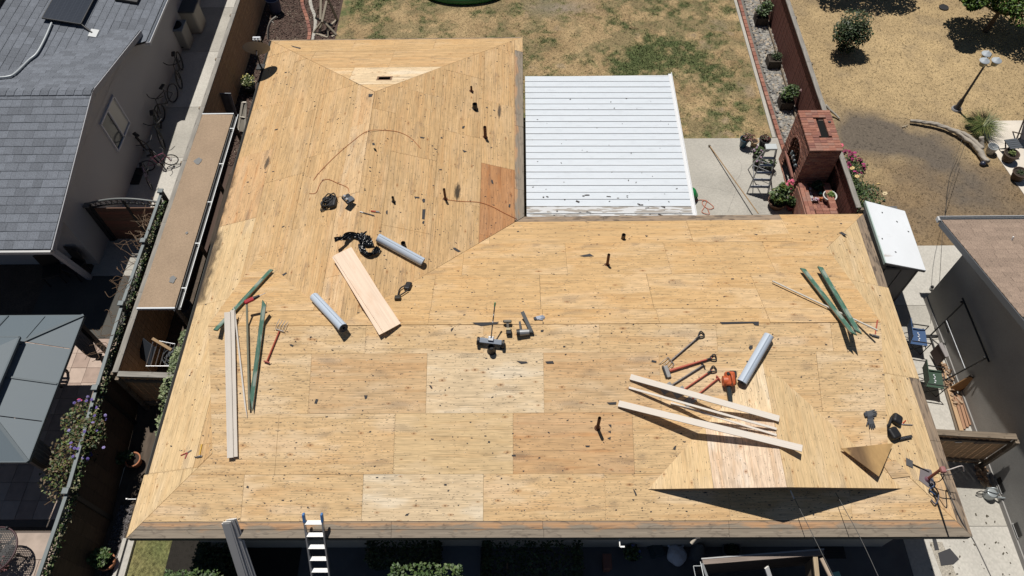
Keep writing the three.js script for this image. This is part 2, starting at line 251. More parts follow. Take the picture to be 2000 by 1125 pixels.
{
  const r = rng(5);
  // front slope
  let s = S.front, p = polyUV(s, POLY.front), q = group('front_slope', house), near = (x, y, cx, cv, t = .6) => { const [a, b] = s.puv(x, y); return Math.abs(a - cx) < t && Math.abs(b - cv) < t; };
  deck(q, s, p);
  boards(q, s, p, 0, .168, [-.5, ...U(s, 597, 1040, 764, 1040, 1062, 1040, 1424, 1040), 20], mEave); boards(q, s, p, .17, .322, [-.5, ...U(s, 764, 1028, 1060, 1028, 1424, 1028), 20], mEave);
  sheets(q, s, p, [
    { v0: .325, v1: 1.247, seams: U(s, 474, 970, 708, 970, 944, 970, 1182, 970, 1423, 970, 1660, 970) },
    { v0: 1.247, v1: 2.485, seams: U(s, 310, 865, 541, 865, 770, 865, 1002, 865, 1237, 865) },
    { v0: 2.485, v1: 3.755, seams: U(s, 605, 750, 833, 750, 1062, 750, 1290, 750, 1605, 790) },
    { v0: 3.755, v1: 4.385, seams: U(s, 503, 660, 714, 660, 944, 660, 1171, 660, 1400, 660, 1625, 660) },
  ], (cx, cv) => near(826, 970, cx, cv) || near(480, 865, cx, cv, .01) ? 'pale' : near(1120, 865, cx, cv) ? 'orange' : near(948, 750, cx, cv) ? 'pale' : near(719, 750, cx, cv) || near(1176, 750, cx, cv) ? 'rusty' : near(886, 865, cx, cv) ? 'clean' : 'tan', r);
  // back slope with its grey rotten eave board, and the small piece behind the left gable
  s = S.back; p = polyUV(s, POLY.back); q = group('back_slope', house); deck(q, s, p);
  const cut = s.puv(1525, 425)[0];
  boards(q, s, p, 0, .26, [cut, 4.4, 6.8, 9.4], mEaveG);
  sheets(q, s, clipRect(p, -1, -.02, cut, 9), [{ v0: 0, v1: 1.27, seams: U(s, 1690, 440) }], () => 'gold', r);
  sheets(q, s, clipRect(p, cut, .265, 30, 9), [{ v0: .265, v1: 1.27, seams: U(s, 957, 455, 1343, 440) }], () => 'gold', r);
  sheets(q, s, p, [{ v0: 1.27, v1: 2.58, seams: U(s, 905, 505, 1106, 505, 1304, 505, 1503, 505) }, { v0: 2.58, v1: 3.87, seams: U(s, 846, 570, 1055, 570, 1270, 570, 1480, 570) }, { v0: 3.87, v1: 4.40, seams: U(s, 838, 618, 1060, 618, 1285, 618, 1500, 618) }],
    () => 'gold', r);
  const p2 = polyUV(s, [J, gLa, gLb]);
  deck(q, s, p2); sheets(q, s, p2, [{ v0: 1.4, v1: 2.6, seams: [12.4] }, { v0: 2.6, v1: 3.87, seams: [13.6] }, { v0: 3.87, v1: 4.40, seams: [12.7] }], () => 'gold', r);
  // right hip end
  s = S.right; p = polyUV(s, POLY.right); q = group('right_slope', house); deck(q, s, p);
  const rcut = s.puv(1725, 560)[0], rcut2 = s.puv(1805, 742)[0], rc3 = s.puv(1845, 935)[0];
  boards(q, s, p, 0, .30, [rcut, 7.4, 9], mEaveG); boards(q, s, p, 0, .28, [-.2, rc3, 2.0, rcut2], mEaveG);
  sheets(q, s, clipRect(p, rcut2, 0, rcut, 9), [{ v0: 0, v1: 1.45, seams: [rcut2, rcut] }], () => 'clean', r);
  sheets(q, s, clipRect(p, rcut, .305, 30, 9), [{ v0: .305, v1: 1.62, seams: [rcut] }], () => 'clean', r);
  sheets(q, s, clipRect(p, -1, .285, rcut2, 9), [{ v0: .285, v1: .72, seams: [rc3, rcut2] }, { v0: .72, v1: 1.62, seams: [rcut2] }], (cx, cv, ri) => cx < 1 && ri === 0 ? 'rusty' : 'clean', r);
  // left slope, rear wing and front hip
  s = S.left; p = polyUV(s, POLY.left); q = group('left_slope', house); deck(q, s, p);
  const l0 = s.puv(300, 925)[0], a1 = s.puv(463, 310)[0], a2 = s.puv(440, 440)[0];
  sheets(q, s, clipRect(p, l0, -1, 30, 9), [{ v0: 0, v1: 1.27, seams: [l0] }, { v0: 1.27, v1: 2.5, seams: [l0 + .2] }], () => 'clean', r);
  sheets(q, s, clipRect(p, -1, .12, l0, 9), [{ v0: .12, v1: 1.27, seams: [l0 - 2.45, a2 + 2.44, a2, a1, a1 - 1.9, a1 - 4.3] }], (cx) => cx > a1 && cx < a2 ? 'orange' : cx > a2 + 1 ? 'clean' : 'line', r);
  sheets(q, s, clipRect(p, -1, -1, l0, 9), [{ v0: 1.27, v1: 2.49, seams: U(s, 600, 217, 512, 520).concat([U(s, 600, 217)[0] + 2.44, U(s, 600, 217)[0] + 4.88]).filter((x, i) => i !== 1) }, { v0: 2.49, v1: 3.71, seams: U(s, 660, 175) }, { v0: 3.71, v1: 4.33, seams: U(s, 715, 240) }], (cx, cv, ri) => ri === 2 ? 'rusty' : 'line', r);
  // wing right slope
  s = S.wing; p = polyUV(s, POLY.wing); q = group('wing_slope', house); deck(q, s, p);
  const wt = s.puv(1015, 100)[0], wo = s.puv(1003, 332)[0];
  boards(q, s, p, 0, .27, [-.2, .9, 3.3, wt], mEave);
  sheets(q, s, clipRect(p, wt, -1, 30, .27), [{ v0: 0, v1: .27, seams: [wt] }], () => 'tan', r);
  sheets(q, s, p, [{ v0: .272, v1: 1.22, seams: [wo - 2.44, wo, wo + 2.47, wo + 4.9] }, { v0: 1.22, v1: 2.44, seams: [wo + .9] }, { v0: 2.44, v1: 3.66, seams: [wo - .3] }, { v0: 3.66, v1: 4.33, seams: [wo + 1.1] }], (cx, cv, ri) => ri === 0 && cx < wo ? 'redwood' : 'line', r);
  // far hip end with a square vent opening
  s = S.far; p = polyUV(s, POLY.far); q = group('far_slope', house);
  const [hu, hv] = s.puv(751, 153);
  boards(q, s, p, 0, .10, [-.1, ...U(s, 860, 72), 4.5, 6.4, 9], mEaveG);
  const farRows = [{ v0: .102, v1: 1.126, seams: U(s, 690, 88, 848, 88) }, { v0: 1.126, v1: 2.49, seams: U(s, 765, 115) }];
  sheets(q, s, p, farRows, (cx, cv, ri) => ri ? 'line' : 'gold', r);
  sheets(q, s, clipRect(p, hu + 1.0, -1, 30, 9), [{ v0: 2.49, v1: 3.766, seams: [hu + 1.0] }], () => 'tan', r);
  sheets(q, s, p, [{ v0: 3.766, v1: 4.28, seams: [hu - 3] }], () => 'tan', r);
  { const c = clipRect(p, -1, 2.494, hu + .996, 3.762); const sh = new THREE.Shape((area(c) < 0 ? c.reverse() : c).map(([a, b]) => new THREE.Vector2(a, b))); const w = .17, h = .1; sh.holes.push(new THREE.Path([[hu - w, hv - h], [hu - w, hv + h], [hu + w, hv + h], [hu + w, hv - h]].map(a => new THREE.Vector2(...a)))); const g = new THREE.ExtrudeGeometry(sh, { depth: PT, bevelEnabled: false }); const P = g.attributes.position, uvA = g.attributes.uv; for (let i = 0; i < P.count; i++) uvA.setXY(i, (P.getX(i) - hu + 1.3) / 2.6, (P.getY(i) - 2.49) / 1.28); mesh('plywood_sheet', place(g, s, -PT), PLY.pale[1], q);
    for (const [bw, bh, bx, by] of [[2 * w + .1, .05, 0, h + .02], [2 * w + .1, .05, 0, -h - .02], [.05, 2 * h, w + .02, 0], [.05, 2 * h, -w - .02, 0]]) mesh('opening_edge', place(sheetGeo([[hu + bx - bw / 2, hv + by - bh / 2], [hu + bx + bw / 2, hv + by - bh / 2], [hu + bx + bw / 2, hv + by + bh / 2], [hu + bx - bw / 2, hv + by + bh / 2]], s, .004, 0, 0, 1, 1), s, .001), std([.22, .13, .08], .9), q); }
  // gable dormer (gablet) at the front right
  const A = V(2.54, 2.905, -4.82), B = V(7.715, 2.90, -4.82), Rg = V(5.106, 3.74, -7.28), Pk = V(5.065, 3.74, -4.575);
  const dz = V(0, 0, -1);
  const mkTilt = (eave, peak, ridge, sign) => { const u = ridge.clone().sub(peak).normalize(); const v = peak.clone().sub(eave); v.addScaledVector(u, -v.dot(u)).normalize(); const o = eave.clone(); return mk(o, u.clone().multiplyScalar(sign), v); };
  S.dormL = mkTilt(A, Pk, Rg, 1); S.dormR = mkTilt(B, Pk, Rg, 1);
  q = group('gable_dormer', house);
  for (const [key, E, tones] of [['dormL', A, ri => ri === 0 ? 'pink' : 'clean'], ['dormR', B, ri => 'clean']]) {
    s = S[key]; p = polyUV(s, [E, Rg, Pk]); const top = Math.max(...p.map(a => a[1]));
    const rows = []; for (let v1 = top, k = 0; v1 > 0; k++) { const w = key === 'dormL' ? (k ? 1.22 : 1.36) : (k ? 1.22 : 1.0); rows.push({ v0: v1 - w, v1, seams: key === 'dormL' && !k ? [-.35, 1.25] : [-.35] }); v1 -= w; }
    sheets(q, s, p, rows, (cx, cv, ri) => key === 'dormL' && ri === 0 && cx > 1.3 ? 'pale' : tones(ri), r);
    mesh('dormer_deck', place(sheetGeo(p, s, .09, 0, 0, 1, 1), s, -.105), std([.2, .15, .1], .9), q);
  }
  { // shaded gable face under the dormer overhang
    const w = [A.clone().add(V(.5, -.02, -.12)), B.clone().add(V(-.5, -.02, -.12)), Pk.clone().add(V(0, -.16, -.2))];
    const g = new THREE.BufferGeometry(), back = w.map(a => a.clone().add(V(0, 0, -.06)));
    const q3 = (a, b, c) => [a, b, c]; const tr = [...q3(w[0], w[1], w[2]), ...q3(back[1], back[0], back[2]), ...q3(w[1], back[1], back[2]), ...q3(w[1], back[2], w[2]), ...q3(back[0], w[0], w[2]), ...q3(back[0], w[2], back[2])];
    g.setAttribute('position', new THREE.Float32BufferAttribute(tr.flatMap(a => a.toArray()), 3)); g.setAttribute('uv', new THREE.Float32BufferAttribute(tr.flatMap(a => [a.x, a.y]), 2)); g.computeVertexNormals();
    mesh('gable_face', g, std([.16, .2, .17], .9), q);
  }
  // walls: one L-shaped block, and the two small gable walls over the hip ends
  const o = .55, wy = 2.35;
  q = group('walls', house);
  const addW = (x0, z0, x1, z1) => mesh('wall', beam(V(x0, wy / 2, z0), V(x1, wy / 2, z1), .16, wy), mWall, q);
  const wl = HX.l + o, wr = HX.r - o, wi = HX.i - o, wf = HX.f - o, wb = HX.b + o, wk = HX.k + o;
  addW(wl + .08, wf, wr - .08, wf); addW(wr, wf - .08, wr, wb + .08); addW(wr - .08, wb, wi, wb); addW(wi, wb - .001, wi, wk + .08); addW(wi - .08, wk, wl + .08, wk); addW(wl, wk + .08, wl, wf - .08);
  const gw = (a, b, t) => { const g = new THREE.BufferGeometry(), d = V(t, 0, 0), A1 = a.clone(), B1 = b.clone(), C1 = V(a.x, hr - .1, zm), A2 = A1.clone().add(d), B2 = B1.clone().add(d), C2 = C1.clone().add(d); const tr = [A1, B1, C1, B2, A2, C2, A1, C1, C2, A1, C2, A2, B1, B2, C2, B1, C2, C1]; g.setAttribute('position', new THREE.Float32BufferAttribute(tr.flatMap(k => k.toArray()), 3)); g.setAttribute('uv', new THREE.Float32BufferAttribute(tr.flatMap(k => [k.z, k.y]), 2)); g.computeVertexNormals(); mesh('gable_wall', g, std([.2, .25, .2], .9), house); };
  gw(gLf, gLb, .05); gw(gRf, gRb, -.05);
  // fascia and soffit
  q = group('fascia', house);
  const mFas = std([.05, .06, .055], .75), fb = (a, b) => mesh('fascia_board', beam(a, b, .02, .13), mFas, q), y = e - .10;
  fb(V(HX.l + .03, y, HX.f - .012), V(HX.r - .03, y, HX.f - .012)); fb(V(HX.r - .012, y, HX.f - .03), V(HX.r - .012, y, HX.b + .03)); fb(V(HX.r - .03, y, HX.b + .012), V(HX.i, y, HX.b + .012)); fb(V(HX.i - .012, y, HX.b), V(HX.i - .012, y, HX.k + .03)); fb(V(HX.i - .03, y, HX.k + .012), V(HX.l + .03, y, HX.k + .012)); fb(V(HX.l + .012, y, HX.k + .03), V(HX.l + .012, y, HX.f - .03));
  const so = (x0, z0, x1, z1) => mesh('soffit', box(x1 - x0, .012, z1 - z0, (x0 + x1) / 2, y - .07, (z0 + z1) / 2), mWall, q);
  so(HX.l + .04, wf - .1, HX.r - .04, HX.f - .04); so(wr + .09, HX.b + .05, HX.r - .04, wf - .11); so(HX.i - .04, HX.b + .03, wr + .08, wb - .09);
}
// ---------------------------------------------------------------- ground
const concrete = (seed, c, dirt = .3) => texture(512, 512, per((u, v) => { const a = fbm(u * 5 + seed, v * 5, 5), b = noise(u * 150 + seed, v * 150), s = sstep(.5, .85, fbm(u * 3 + seed + 9, v * 3 + 4, 5)); const k = .85 + a * .3 + (b - .5) * .2 - s * dirt * .4; return c.map(x => x * k); }));
const T = { con: concrete(3, [.40, .38, .34]), con2: concrete(11, [.47, .45, .41], .2) };
const M = {
  concrete: std(null, .9, { map: rep(T.con, .19, .23) }), concrete2: std(null, .9, { map: rep(T.con2, .21, .17) }),
  soil: std(null, .97, { map: rep(texture(512, 512, per((u, v) => { const a = fbm(u * 8, v * 8, 5), b = noise(u * 130, v * 130); return mix3([.055, .042, .032], [.12, .092, .07], a).map(x => x * (.7 + b * .6)); })), .4, .4) }),
  dark: std([.035, .033, .033], .9), black: std([.012, .012, .013], .6), alu: std([.60, .61, .63], .38, { metalness: .85 }), steel: std([.42, .42, .43], .4, { metalness: .9 }), white: std([.78, .78, .77], .5), rust: std([.10, .042, .022], .85), iron: std([.02, .02, .022], .5),
};
const woodTex = (seed, c, c2) => texture(256, 256, per((u, v) => { const g = fbm(u * 2 + seed, v * 34, 3), k = sstep(.74, .82, fbm(u * 5 + seed, v * 6, 3)); return mix3(mix3(c2, c, g), c2.map(x => x * .45), k * .5).map(x => x * (.75 + .5 * noise(u * 3 + seed, v * 90))); }));
const wood = (seed, c, c2, s = 1) => std(null, .85, { map: rep(woodTex(seed, c, c2), s, s) });
M.fence = [1, 2, 3].map(i => wood(i, [.56, .36, .20], [.34, .205, .115])); M.greyWood = wood(8, [.33, .31, .28], [.19, .175, .155]); M.redWood = [4, 5].map(i => wood(i, [.17, .06, .045], [.10, .034, .026])); M.oldWood = wood(12, [.24, .19, .14], [.11, .085, .06]);
M.brick = [[.30, .13, .09], [.26, .11, .078], [.33, .155, .11], [.225, .10, .078], [.30, .16, .122]].map((c, i) => std(null, .9, { map: texture(64, 64, (u, v) => c.map(x => x * (.65 + .7 * fbm(u * 6 + i * 9, v * 6, 4)))) }));
M.mortar = std([.21, .145, .115], .95);
// one sheet of earth to the horizon
// lawns, mapped in metres of the place itself
const bump2 = (x, z, p, sx, sz) => Math.exp(-(((x - p.x) / sx) ** 2 + ((z - p.z) / sz) ** 2));
const gA = at(1290, 105), gB = at(1420, 150), gC = at(1230, 150), gD = at(1400, 235), gE = at(700, 2), gF = at(1085, 15), gG = at(1040, 160);
function lawnAt(x, z) { // green and bare shares
  const a = fbm(x * 1.1 + 3, z * 1.1, 4), b = fbm(x * 4, z * 4, 3);
  const wet = bump2(x, z, gA, 1.5, 1.1) * .34 + bump2(x, z, gB, .9, 1.6) * .16 + bump2(x, z, gC, 1, .7) * .16 + bump2(x, z, gD, 1.6, 1.2) * .17 + bump2(x, z, gE, 2.2, .7) * .24 + bump2(x, z, gG, .5, 1.6) * .10;
  const green = sstep(.40, .74, a * .46 + b * .40 + wet + (noise(x * 9, z * 9) - .5) * .12), bare = clamp(bump2(x, z, gF, 1.3, .5) * 1.1 + sstep(.6, .75, fbm(x * .9 + 40, z * .9 + 9, 4)) * .55 - green);
  return [green, bare, a, b];
}
const lawnX = [-7, 8.36], lawnZ = [-28, -12];
const lawnTex = texture(2048, 2048, (u, v) => {
  const x = lawnX[0] + u * 15.36, z = lawnZ[1] - v * 16, [green, bare] = lawnAt(x, z), f = noise(x * 30, z * 30), f2 = noise(x * 70 + 9, z * 70), sp = sstep(.72, .85, noise(x * 17 + 5, z * 17)) * .3;
  let c = mix3([.25, .17, .085], [.44, .32, .17], fbm(x * 2.2 + 70, z * 2.2, 3)); c = mix3(c, [.235, .195, .15], bare * .9); c = mix3(c, [.12, .115, .055], sstep(.42, .62, fbm(x * 1.7 + 11, z * 1.7, 4)) * .5); c = mix3(c, [.068, .105, .032], green * .88);
  return c.map(q => q * (.5 + f * .5 + f2 * .42 - sp));
}, false);
const dA = at(1690, 250), dB = at(1720, 275), dC = at(1830, 300), dD = at(1900, 380), dE = at(1800, 120);
function dryAt(x, z) { return clamp((bump2(x, z, dA, 1.1, .9) + bump2(x, z, dB, 1.2, .7) + bump2(x, z, dC, 1.0, 1.0) * .85 + bump2(x, z, dD, 1.5, 1.0) * .7) * 1.2 + (fbm(x * 1.4, z * 1.4 + 5, 4) - .55) * 1.1); }
const dryX = [9.5, 24], dryZ = [-32, -11.2];
const dryTex = texture(1536, 2048, (u, v) => {
  const x = dryX[0] + u * 14.5, z = dryZ[1] - v * 20.8, bare = dryAt(x, z), f = noise(x * 30, z * 30), f2 = noise(x * 70 + 9, z * 70), paler = bump2(x, z, dE, 4, 3.2), sp = sstep(.75, .86, noise(x * 15 + 5, z * 15)) * .3;  // paler straw round one spot of the far yard
  let c = mix3([.27, .195, .105], [.48, .35, .185], clamp(fbm(x * 2.3 + 30, z * 2.3, 3) * .7 + paler * .45)); c = mix3(c, mix3([.155, .105, .06], [.25, .175, .10], fbm(x * 3 + 7, z * 3, 3)), sstep(-18, -15.2, z + (fbm(x, z, 3) - .5) * 4) * .85); c = mix3(c, [.118, .098, .079], bare * .95);
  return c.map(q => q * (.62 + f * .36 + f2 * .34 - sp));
}, false);
function sheet(name, x0, z0, x1, z1, y, mat, label) { // horizontal sheet whose uv span it once
  const g = new THREE.PlaneGeometry(x1 - x0, z1 - z0, 1, 1).rotateX(-Math.PI / 2).translate((x0 + x1) / 2, y, (z0 + z1) / 2); return tag(mesh(name, g, mat), label, undefined, undefined, 'structure');
}
{ const g = new THREE.PlaneGeometry(900, 900).rotateX(-Math.PI / 2).translate(0, -.03, -20); const uv = g.attributes.uv; for (let i = 0; i < 4; i++) uv.setXY(i, uv.getX(i) * 900, uv.getY(i) * 900); tag(mesh('ground', g, M.soil), 'brown bare earth under and around the lots', undefined, undefined, 'structure'); }
sheet('lawn', -7.0, -28, 8.36, -12.0, -.010, std(null, .97, { map: lawnTex }), 'dry back lawn, tan with green patches, behind the house');
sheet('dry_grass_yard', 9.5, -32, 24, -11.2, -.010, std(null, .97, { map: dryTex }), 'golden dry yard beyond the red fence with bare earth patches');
// grass: short blades over both lawns
function blades(name, label, n, fn, r, cols) {
  const g = new THREE.BufferGeometry(), P = [], N = [];
  for (let k = 0; k < 5; k++) { const a = k * 1.26 + .3, w = .006, L = 1, lean = .5 + .12 * k, x = Math.cos(a), z = Math.sin(a); P.push(-z * w, 0, x * w, z * w, 0, -x * w, x * lean * .05, .05 * L, z * lean * .05); for (let i = 0; i < 3; i++) N.push(x * .3, .95, z * .3); }
  g.setAttribute('position', new THREE.Float32BufferAttribute(P, 3)); g.setAttribute('normal', new THREE.Float32BufferAttribute(N, 3));
  const im = new THREE.InstancedMesh(g, std([1, 1, 1], .9, { side: THREE.DoubleSide }), n), m = new THREE.Matrix4(), q = new THREE.Quaternion();
  let k = 0; for (let t = 0; t < n * 6 && k < n; t++) { const p = fn(r); if (!p) continue; q.setFromAxisAngle(YAX, r() * 6.3); const s = p[2]; m.compose(V(p[0], -.012, p[1]), q, V(s, s * rr(.6, 1.2, r), s)); im.setMatrixAt(k, m); const c = p[3]; const b = rr(.65, 1.3, r); im.setColorAt(k, col(c[0] * b, c[1] * b, c[2] * b)); k++; }
  im.count = k; im.name = numbered(name); im.castShadow = im.receiveShadow = true; scene.add(im); return tag(im, label, 'grass', undefined, 'stuff');
}
const G1 = [.40, .30, .16], G2 = [.10, .14, .05], G3 = [.50, .39, .22];
blades('dry_grass', 'tufts of short dry and green grass over the back lawn', 60000, r => {
  const x = rr(-6.6, 8.3, r), z = rr(-26.5, -17.7, r); if (x < .2 && z > -19.2) return; const [g, b] = lawnAt(x, z); if (r() > .25 + g * .75 - b * .3) return;
  return [x, z, rr(.3, .62, r) * (.8 + g * .25), r() < g * .75 ? G2 : r() < .5 ? G1 : G3];
}, rng(31));
blades('dry_grass', 'tufts of golden dry grass over the neighbouring yard', 30000, r => { const x = rr(9.65, 21, r), z = rr(-26.5, -12.5, r), b = dryAt(x, z); if (r() > .5 - b * .45) return; return [x, z, rr(.25, .55, r), r() < .03 ? G2 : r() < .4 ? G1 : G3]; }, rng(32));
// mulch bed along the left fence, with chips
{ sheet('mulch_bed', -10.05, -27.5, -6.95, -13.0, -.006, std([.075, .048, .038], .97), 'dark brown bark mulch bed beside the wooden fence');
  const r = rng(33), n = 9000, im = new THREE.InstancedMesh(new THREE.BoxGeometry(.05, .012, .02), std([1, 1, 1], .95), n), m = new THREE.Matrix4(), q = new THREE.Quaternion(), ee = new THREE.Euler();
  for (let k = 0; k < n; k++) { q.setFromEuler(ee.set(rr(-.5, .5, r), r() * 6, rr(-.5, .5, r))); const s = rr(.5, 1.5, r); m.compose(V(rr(-10, -7.05, r), rr(-.002, .012, r), rr(-26.5, -16.5, r)), q, V(s, s, s)); im.setMatrixAt(k, m); const b = rr(.3, 1.6, r); im.setColorAt(k, r() < .12 ? col(.26, .21, .16) : col(.10 * b, .062 * b, .05 * b)); }
  im.name = 'bark_chips'; im.castShadow = im.receiveShadow = true; scene.add(im); tag(im, 'loose bark chips spread over the mulch bed', 'bark mulch', undefined, 'stuff'); }
// brick edging round the mulch bed, with a concrete mow strip
function brickLine(label, pts, wdt, len, y, h) {
  const o = thing('brick_edging', label, 'brick edging'); const c = new THREE.CatmullRomCurve3(pts.map(p => V(p[0], 0, p[1]))), L = c.getLength(), n = Math.floor(L / len), r = rng(pts.length * 7 + 1);
  const geos = M.brick.map(() => rbox(len - .012, h, wdt, .008));
  for (let k = 0; k < n; k++) { const p = c.getPointAt((k + .5) / n), t = c.getTangentAt((k + .5) / n), i = Math.floor(r() * 5), b = mesh('brick', geos[i], M.brick[i], o); b.position.set(p.x, y + h / 2 + rr(-.004, .004, r), p.z); b.rotation.y = -Math.atan2(t.z, t.x) + rr(-.03, .03, r); }
  return o;
}
const eg = [[590, 0], [600, 38], [604, 70]].map(([x, y]) => { const p = at(x, y, .08); return [p.x, p.z]; });
brickLine('curved single row of red bricks edging the bark mulch bed', [[eg[0][0] + .05, -27], [eg[0][0], eg[0][1]], eg[1], eg[2], [eg[2][0] - .2, -21.2], [eg[2][0] - .5, -19.8]], .13, .23, 0, .09);
{ const P = [[606, 0], [616, 38], [612, 70]].map(([x, y]) => { const p = at(x, y, 0); return V(p.x, .01, p.z); }); const c = new THREE.CatmullRomCurve3([V(P[0].x + .05, .01, -27.5), ...P, V(P[2].x - .2, .01, -20.5)]); const g = new THREE.TubeGeometry(c, 40, .07, 8); g.scale(1, .3, 1); tag(mesh('kerb', g, M.concrete), 'pale concrete mow strip outside the curved brick edging', undefined, undefined, 'structure'); }
// pebble bed between the lawn edging and the red fence
{ sheet('pebble_bed', 8.42, -28, 9.42, -12.3, -.004, std([.16, .15, .135], .95), 'narrow bed of grey river pebbles beside the red fence');
  const r = rng(34), n = 4200, im = new THREE.InstancedMesh(new THREE.IcosahedronGeometry(.05, 1), std([1, 1, 1], .8), n), m = new THREE.Matrix4(), q = new THREE.Quaternion(), ee = new THREE.Euler();
  for (let k = 0; k < n; k++) { q.setFromEuler(ee.set(rr(-.3, .3, r), r() * 6, rr(-.3, .3, r))); const s = rr(.6, 1.25, r); const z = -26.4 + 11.6 * r(); m.compose(V(8.72 + Math.max(0, (z + 20) * .012) + r() * .68, rr(.0, .035, r), z), q, V(s * rr(.9, 1.5, r), s * .6, s)); im.setMatrixAt(k, m); const b = rr(.6, 1.25, r), w = r(); im.setColorAt(k, w < .6 ? col(.29 * b, .275 * b, .25 * b) : w < .82 ? col(.36 * b, .30 * b, .23 * b) : col(.16 * b, .16 * b, .16 * b)); }
  im.name = 'river_pebbles'; im.castShadow = im.receiveShadow = true; scene.add(im); tag(im, 'loose grey river pebbles filling the bed beside the red fence', 'pebbles', undefined, 'stuff'); }
brickLine('straight row of red bricks between the back lawn and the pebbles', [[8.50, -27], [8.52, -21], [8.60, -17.2], [8.66, -15.6]], .12, .23, .0, .085);
{ const g = slab([[8.30, -28], [8.40, -28], [8.47, -17.6], [8.36, -17.6]], -.02, .03); tag(mesh('kerb', g, M.concrete), 'thin concrete strip along the right edge of the back lawn', undefined, undefined, 'structure'); }
// patio
{ const o = thing('patio', 'plain grey concrete patio slab behind the house with hairline cracks', 'patio', V(0, 0, 0), 0, undefined); o.userData.kind = 'structure'; delete o.userData.category;
  mesh('slab', slab([[.2, -17.62], [8.62, -17.58], [8.62, -11.6], [.2, -11.6]], -.08, .02), M.concrete, o);
  const crack = pts => mesh('crack', tube(pts.map(([x, y]) => { const p = at(x, y, .02); p.y = .0185; return p; }), .004, 30, 4), std([.12, .11, .1], .95), o);
  crack([[1441, 310], [1448, 322], [1446, 340], [1436, 356], [1437, 372], [1430, 392], [1421, 415]]); crack([[1360, 362], [1380, 366], [1402, 369], [1418, 374]]); }
// left: concrete walk by the neighbour's wall, poured in sections
{ const o = thing('path', 'grey concrete side path between the left house and the wooden fence'); o.userData.kind = 'structure'; const zs = [-33, -28.5, -24.95, -22.3, -19.35, -16.95, -14.35, -12.2];
  for (let i = 0; i + 1 < zs.length; i++) mesh('path_section', box(2.62, .1, zs[i + 1] - zs[i] - .012, -11.42, -.04, (zs[i] + zs[i + 1]) / 2), i % 2 ? M.concrete2 : M.concrete, o); }
// ---------------------------------------------------------------- fences
function boardFence(name, label, cat, a, b, h, bw, mats, { cap = true, capMat = M.greyWood, lean = 0, rails = 1, face = 1, post = 2.4 } = {}) { // a,b ground points
  const o = thing(name, label, cat), d = b.clone().sub(a), L = d.length(); d.normalize(); const ang = -Math.atan2(d.z, d.x), n = Math.floor(L / bw), r = rng(n + 3), gs = [0, 1, 2].map(i => box(bw - .008 - .002 * i, h - .04, .018)), p = V(0, 0, 0), nrm = V(-d.z, 0, d.x);
  for (let k = 0; k < n; k++) { p.copy(a).addScaledVector(d, (k + .5) * L / n).addScaledVector(nrm, rr(-.004, .004, r)); const m = mesh('board', gs[Math.floor(r() * 3)], pick(mats, r), o); m.position.set(p.x, a.y + (h - .04) / 2, p.z); m.rotation.y = ang; }
  const off = face * -.035; for (const y of [.25, h - .3]) mesh('rail', beam(a.clone().addScaledVector(nrm, off).setY(a.y + y), b.clone().addScaledVector(nrm, off).setY(a.y + y), .04, .085), M.oldWood, o);
  for (let x = 0; x <= L + .01; x += L / Math.max(1, Math.round(L / post))) { p.copy(a).addScaledVector(d, x).addScaledVector(nrm, face * -.1); mesh('post', box(.09, h - .03, .09, p.x, a.y + (h - .03) / 2, p.z, 0, ang), M.oldWood, o); }
  if (cap) { const k = Math.max(1, Math.round(L / 2.4)); for (let i = 0; i < k; i++) mesh('cap_board', beam(a.clone().addScaledVector(d, L * i / k + .003).setY(a.y + h), a.clone().addScaledVector(d, L * (i + 1) / k - .003).setY(a.y + h + (i % 2) * .004), .14, .035), capMat, o); }
  return o;
}
boardFence('wooden_fence', 'tall brown board fence with a grey cap between the left side path and the house', 'fence', V(-10.02, 0, -29), V(-9.90, 0, -8.1), 1.8, .14, M.fence, { face: -1 });
boardFence('wooden_fence', 'short return of dark board fence with grey cap below the lean-to shed', 'fence', V(-9.82, 0, -8.06), V(-8.25, 0, -8.0), 1.8, .15, M.fence, { face: -1 });
boardFence('wooden_fence', 'dark reddish board fence with a grey cap beside the pebble bed', 'fence', V(9.42, 0, -29), V(9.42, 0, -16.95), 1.65, .15, M.redWood, { face: 1 });
boardFence('wooden_fence', 'reddish board fence with a pale grey cap behind the brick counter', 'fence', V(9.46, 0, -16.9), V(9.46, 0, -13.2), 1.65, .15, M.redWood, { face: 1 });
// low dark board along the foot of the red fence
{ const o = thing('wooden_kerb', 'thin grey timber lying along the foot of the red fence', 'timber'); for (let i = 0; i < 4; i++) mesh('timber', box(.05, .12, 2.6, 9.30, .07, -26 + i * 2.63), M.oldWood, o); }
// gate fence on the right side walk
{ const a = V(9.0, 0, -6.55), b = V(11.25, 0, -6.4); const o = boardFence('side_gate', 'brown board gate with a small dark plate across the right side walk', 'gate', a, b, 1.7, .15, M.fence, { face: -1, capMat: M.oldWood });
  mesh('plate', box(.28, .16, .012, 10.62, 1.38, -6.40), std([.05, .035, .04], .7), o); mesh('latch', rbox(.16, .05, .03, .012, 10.05, 1.45, -6.38), M.steel, o); }
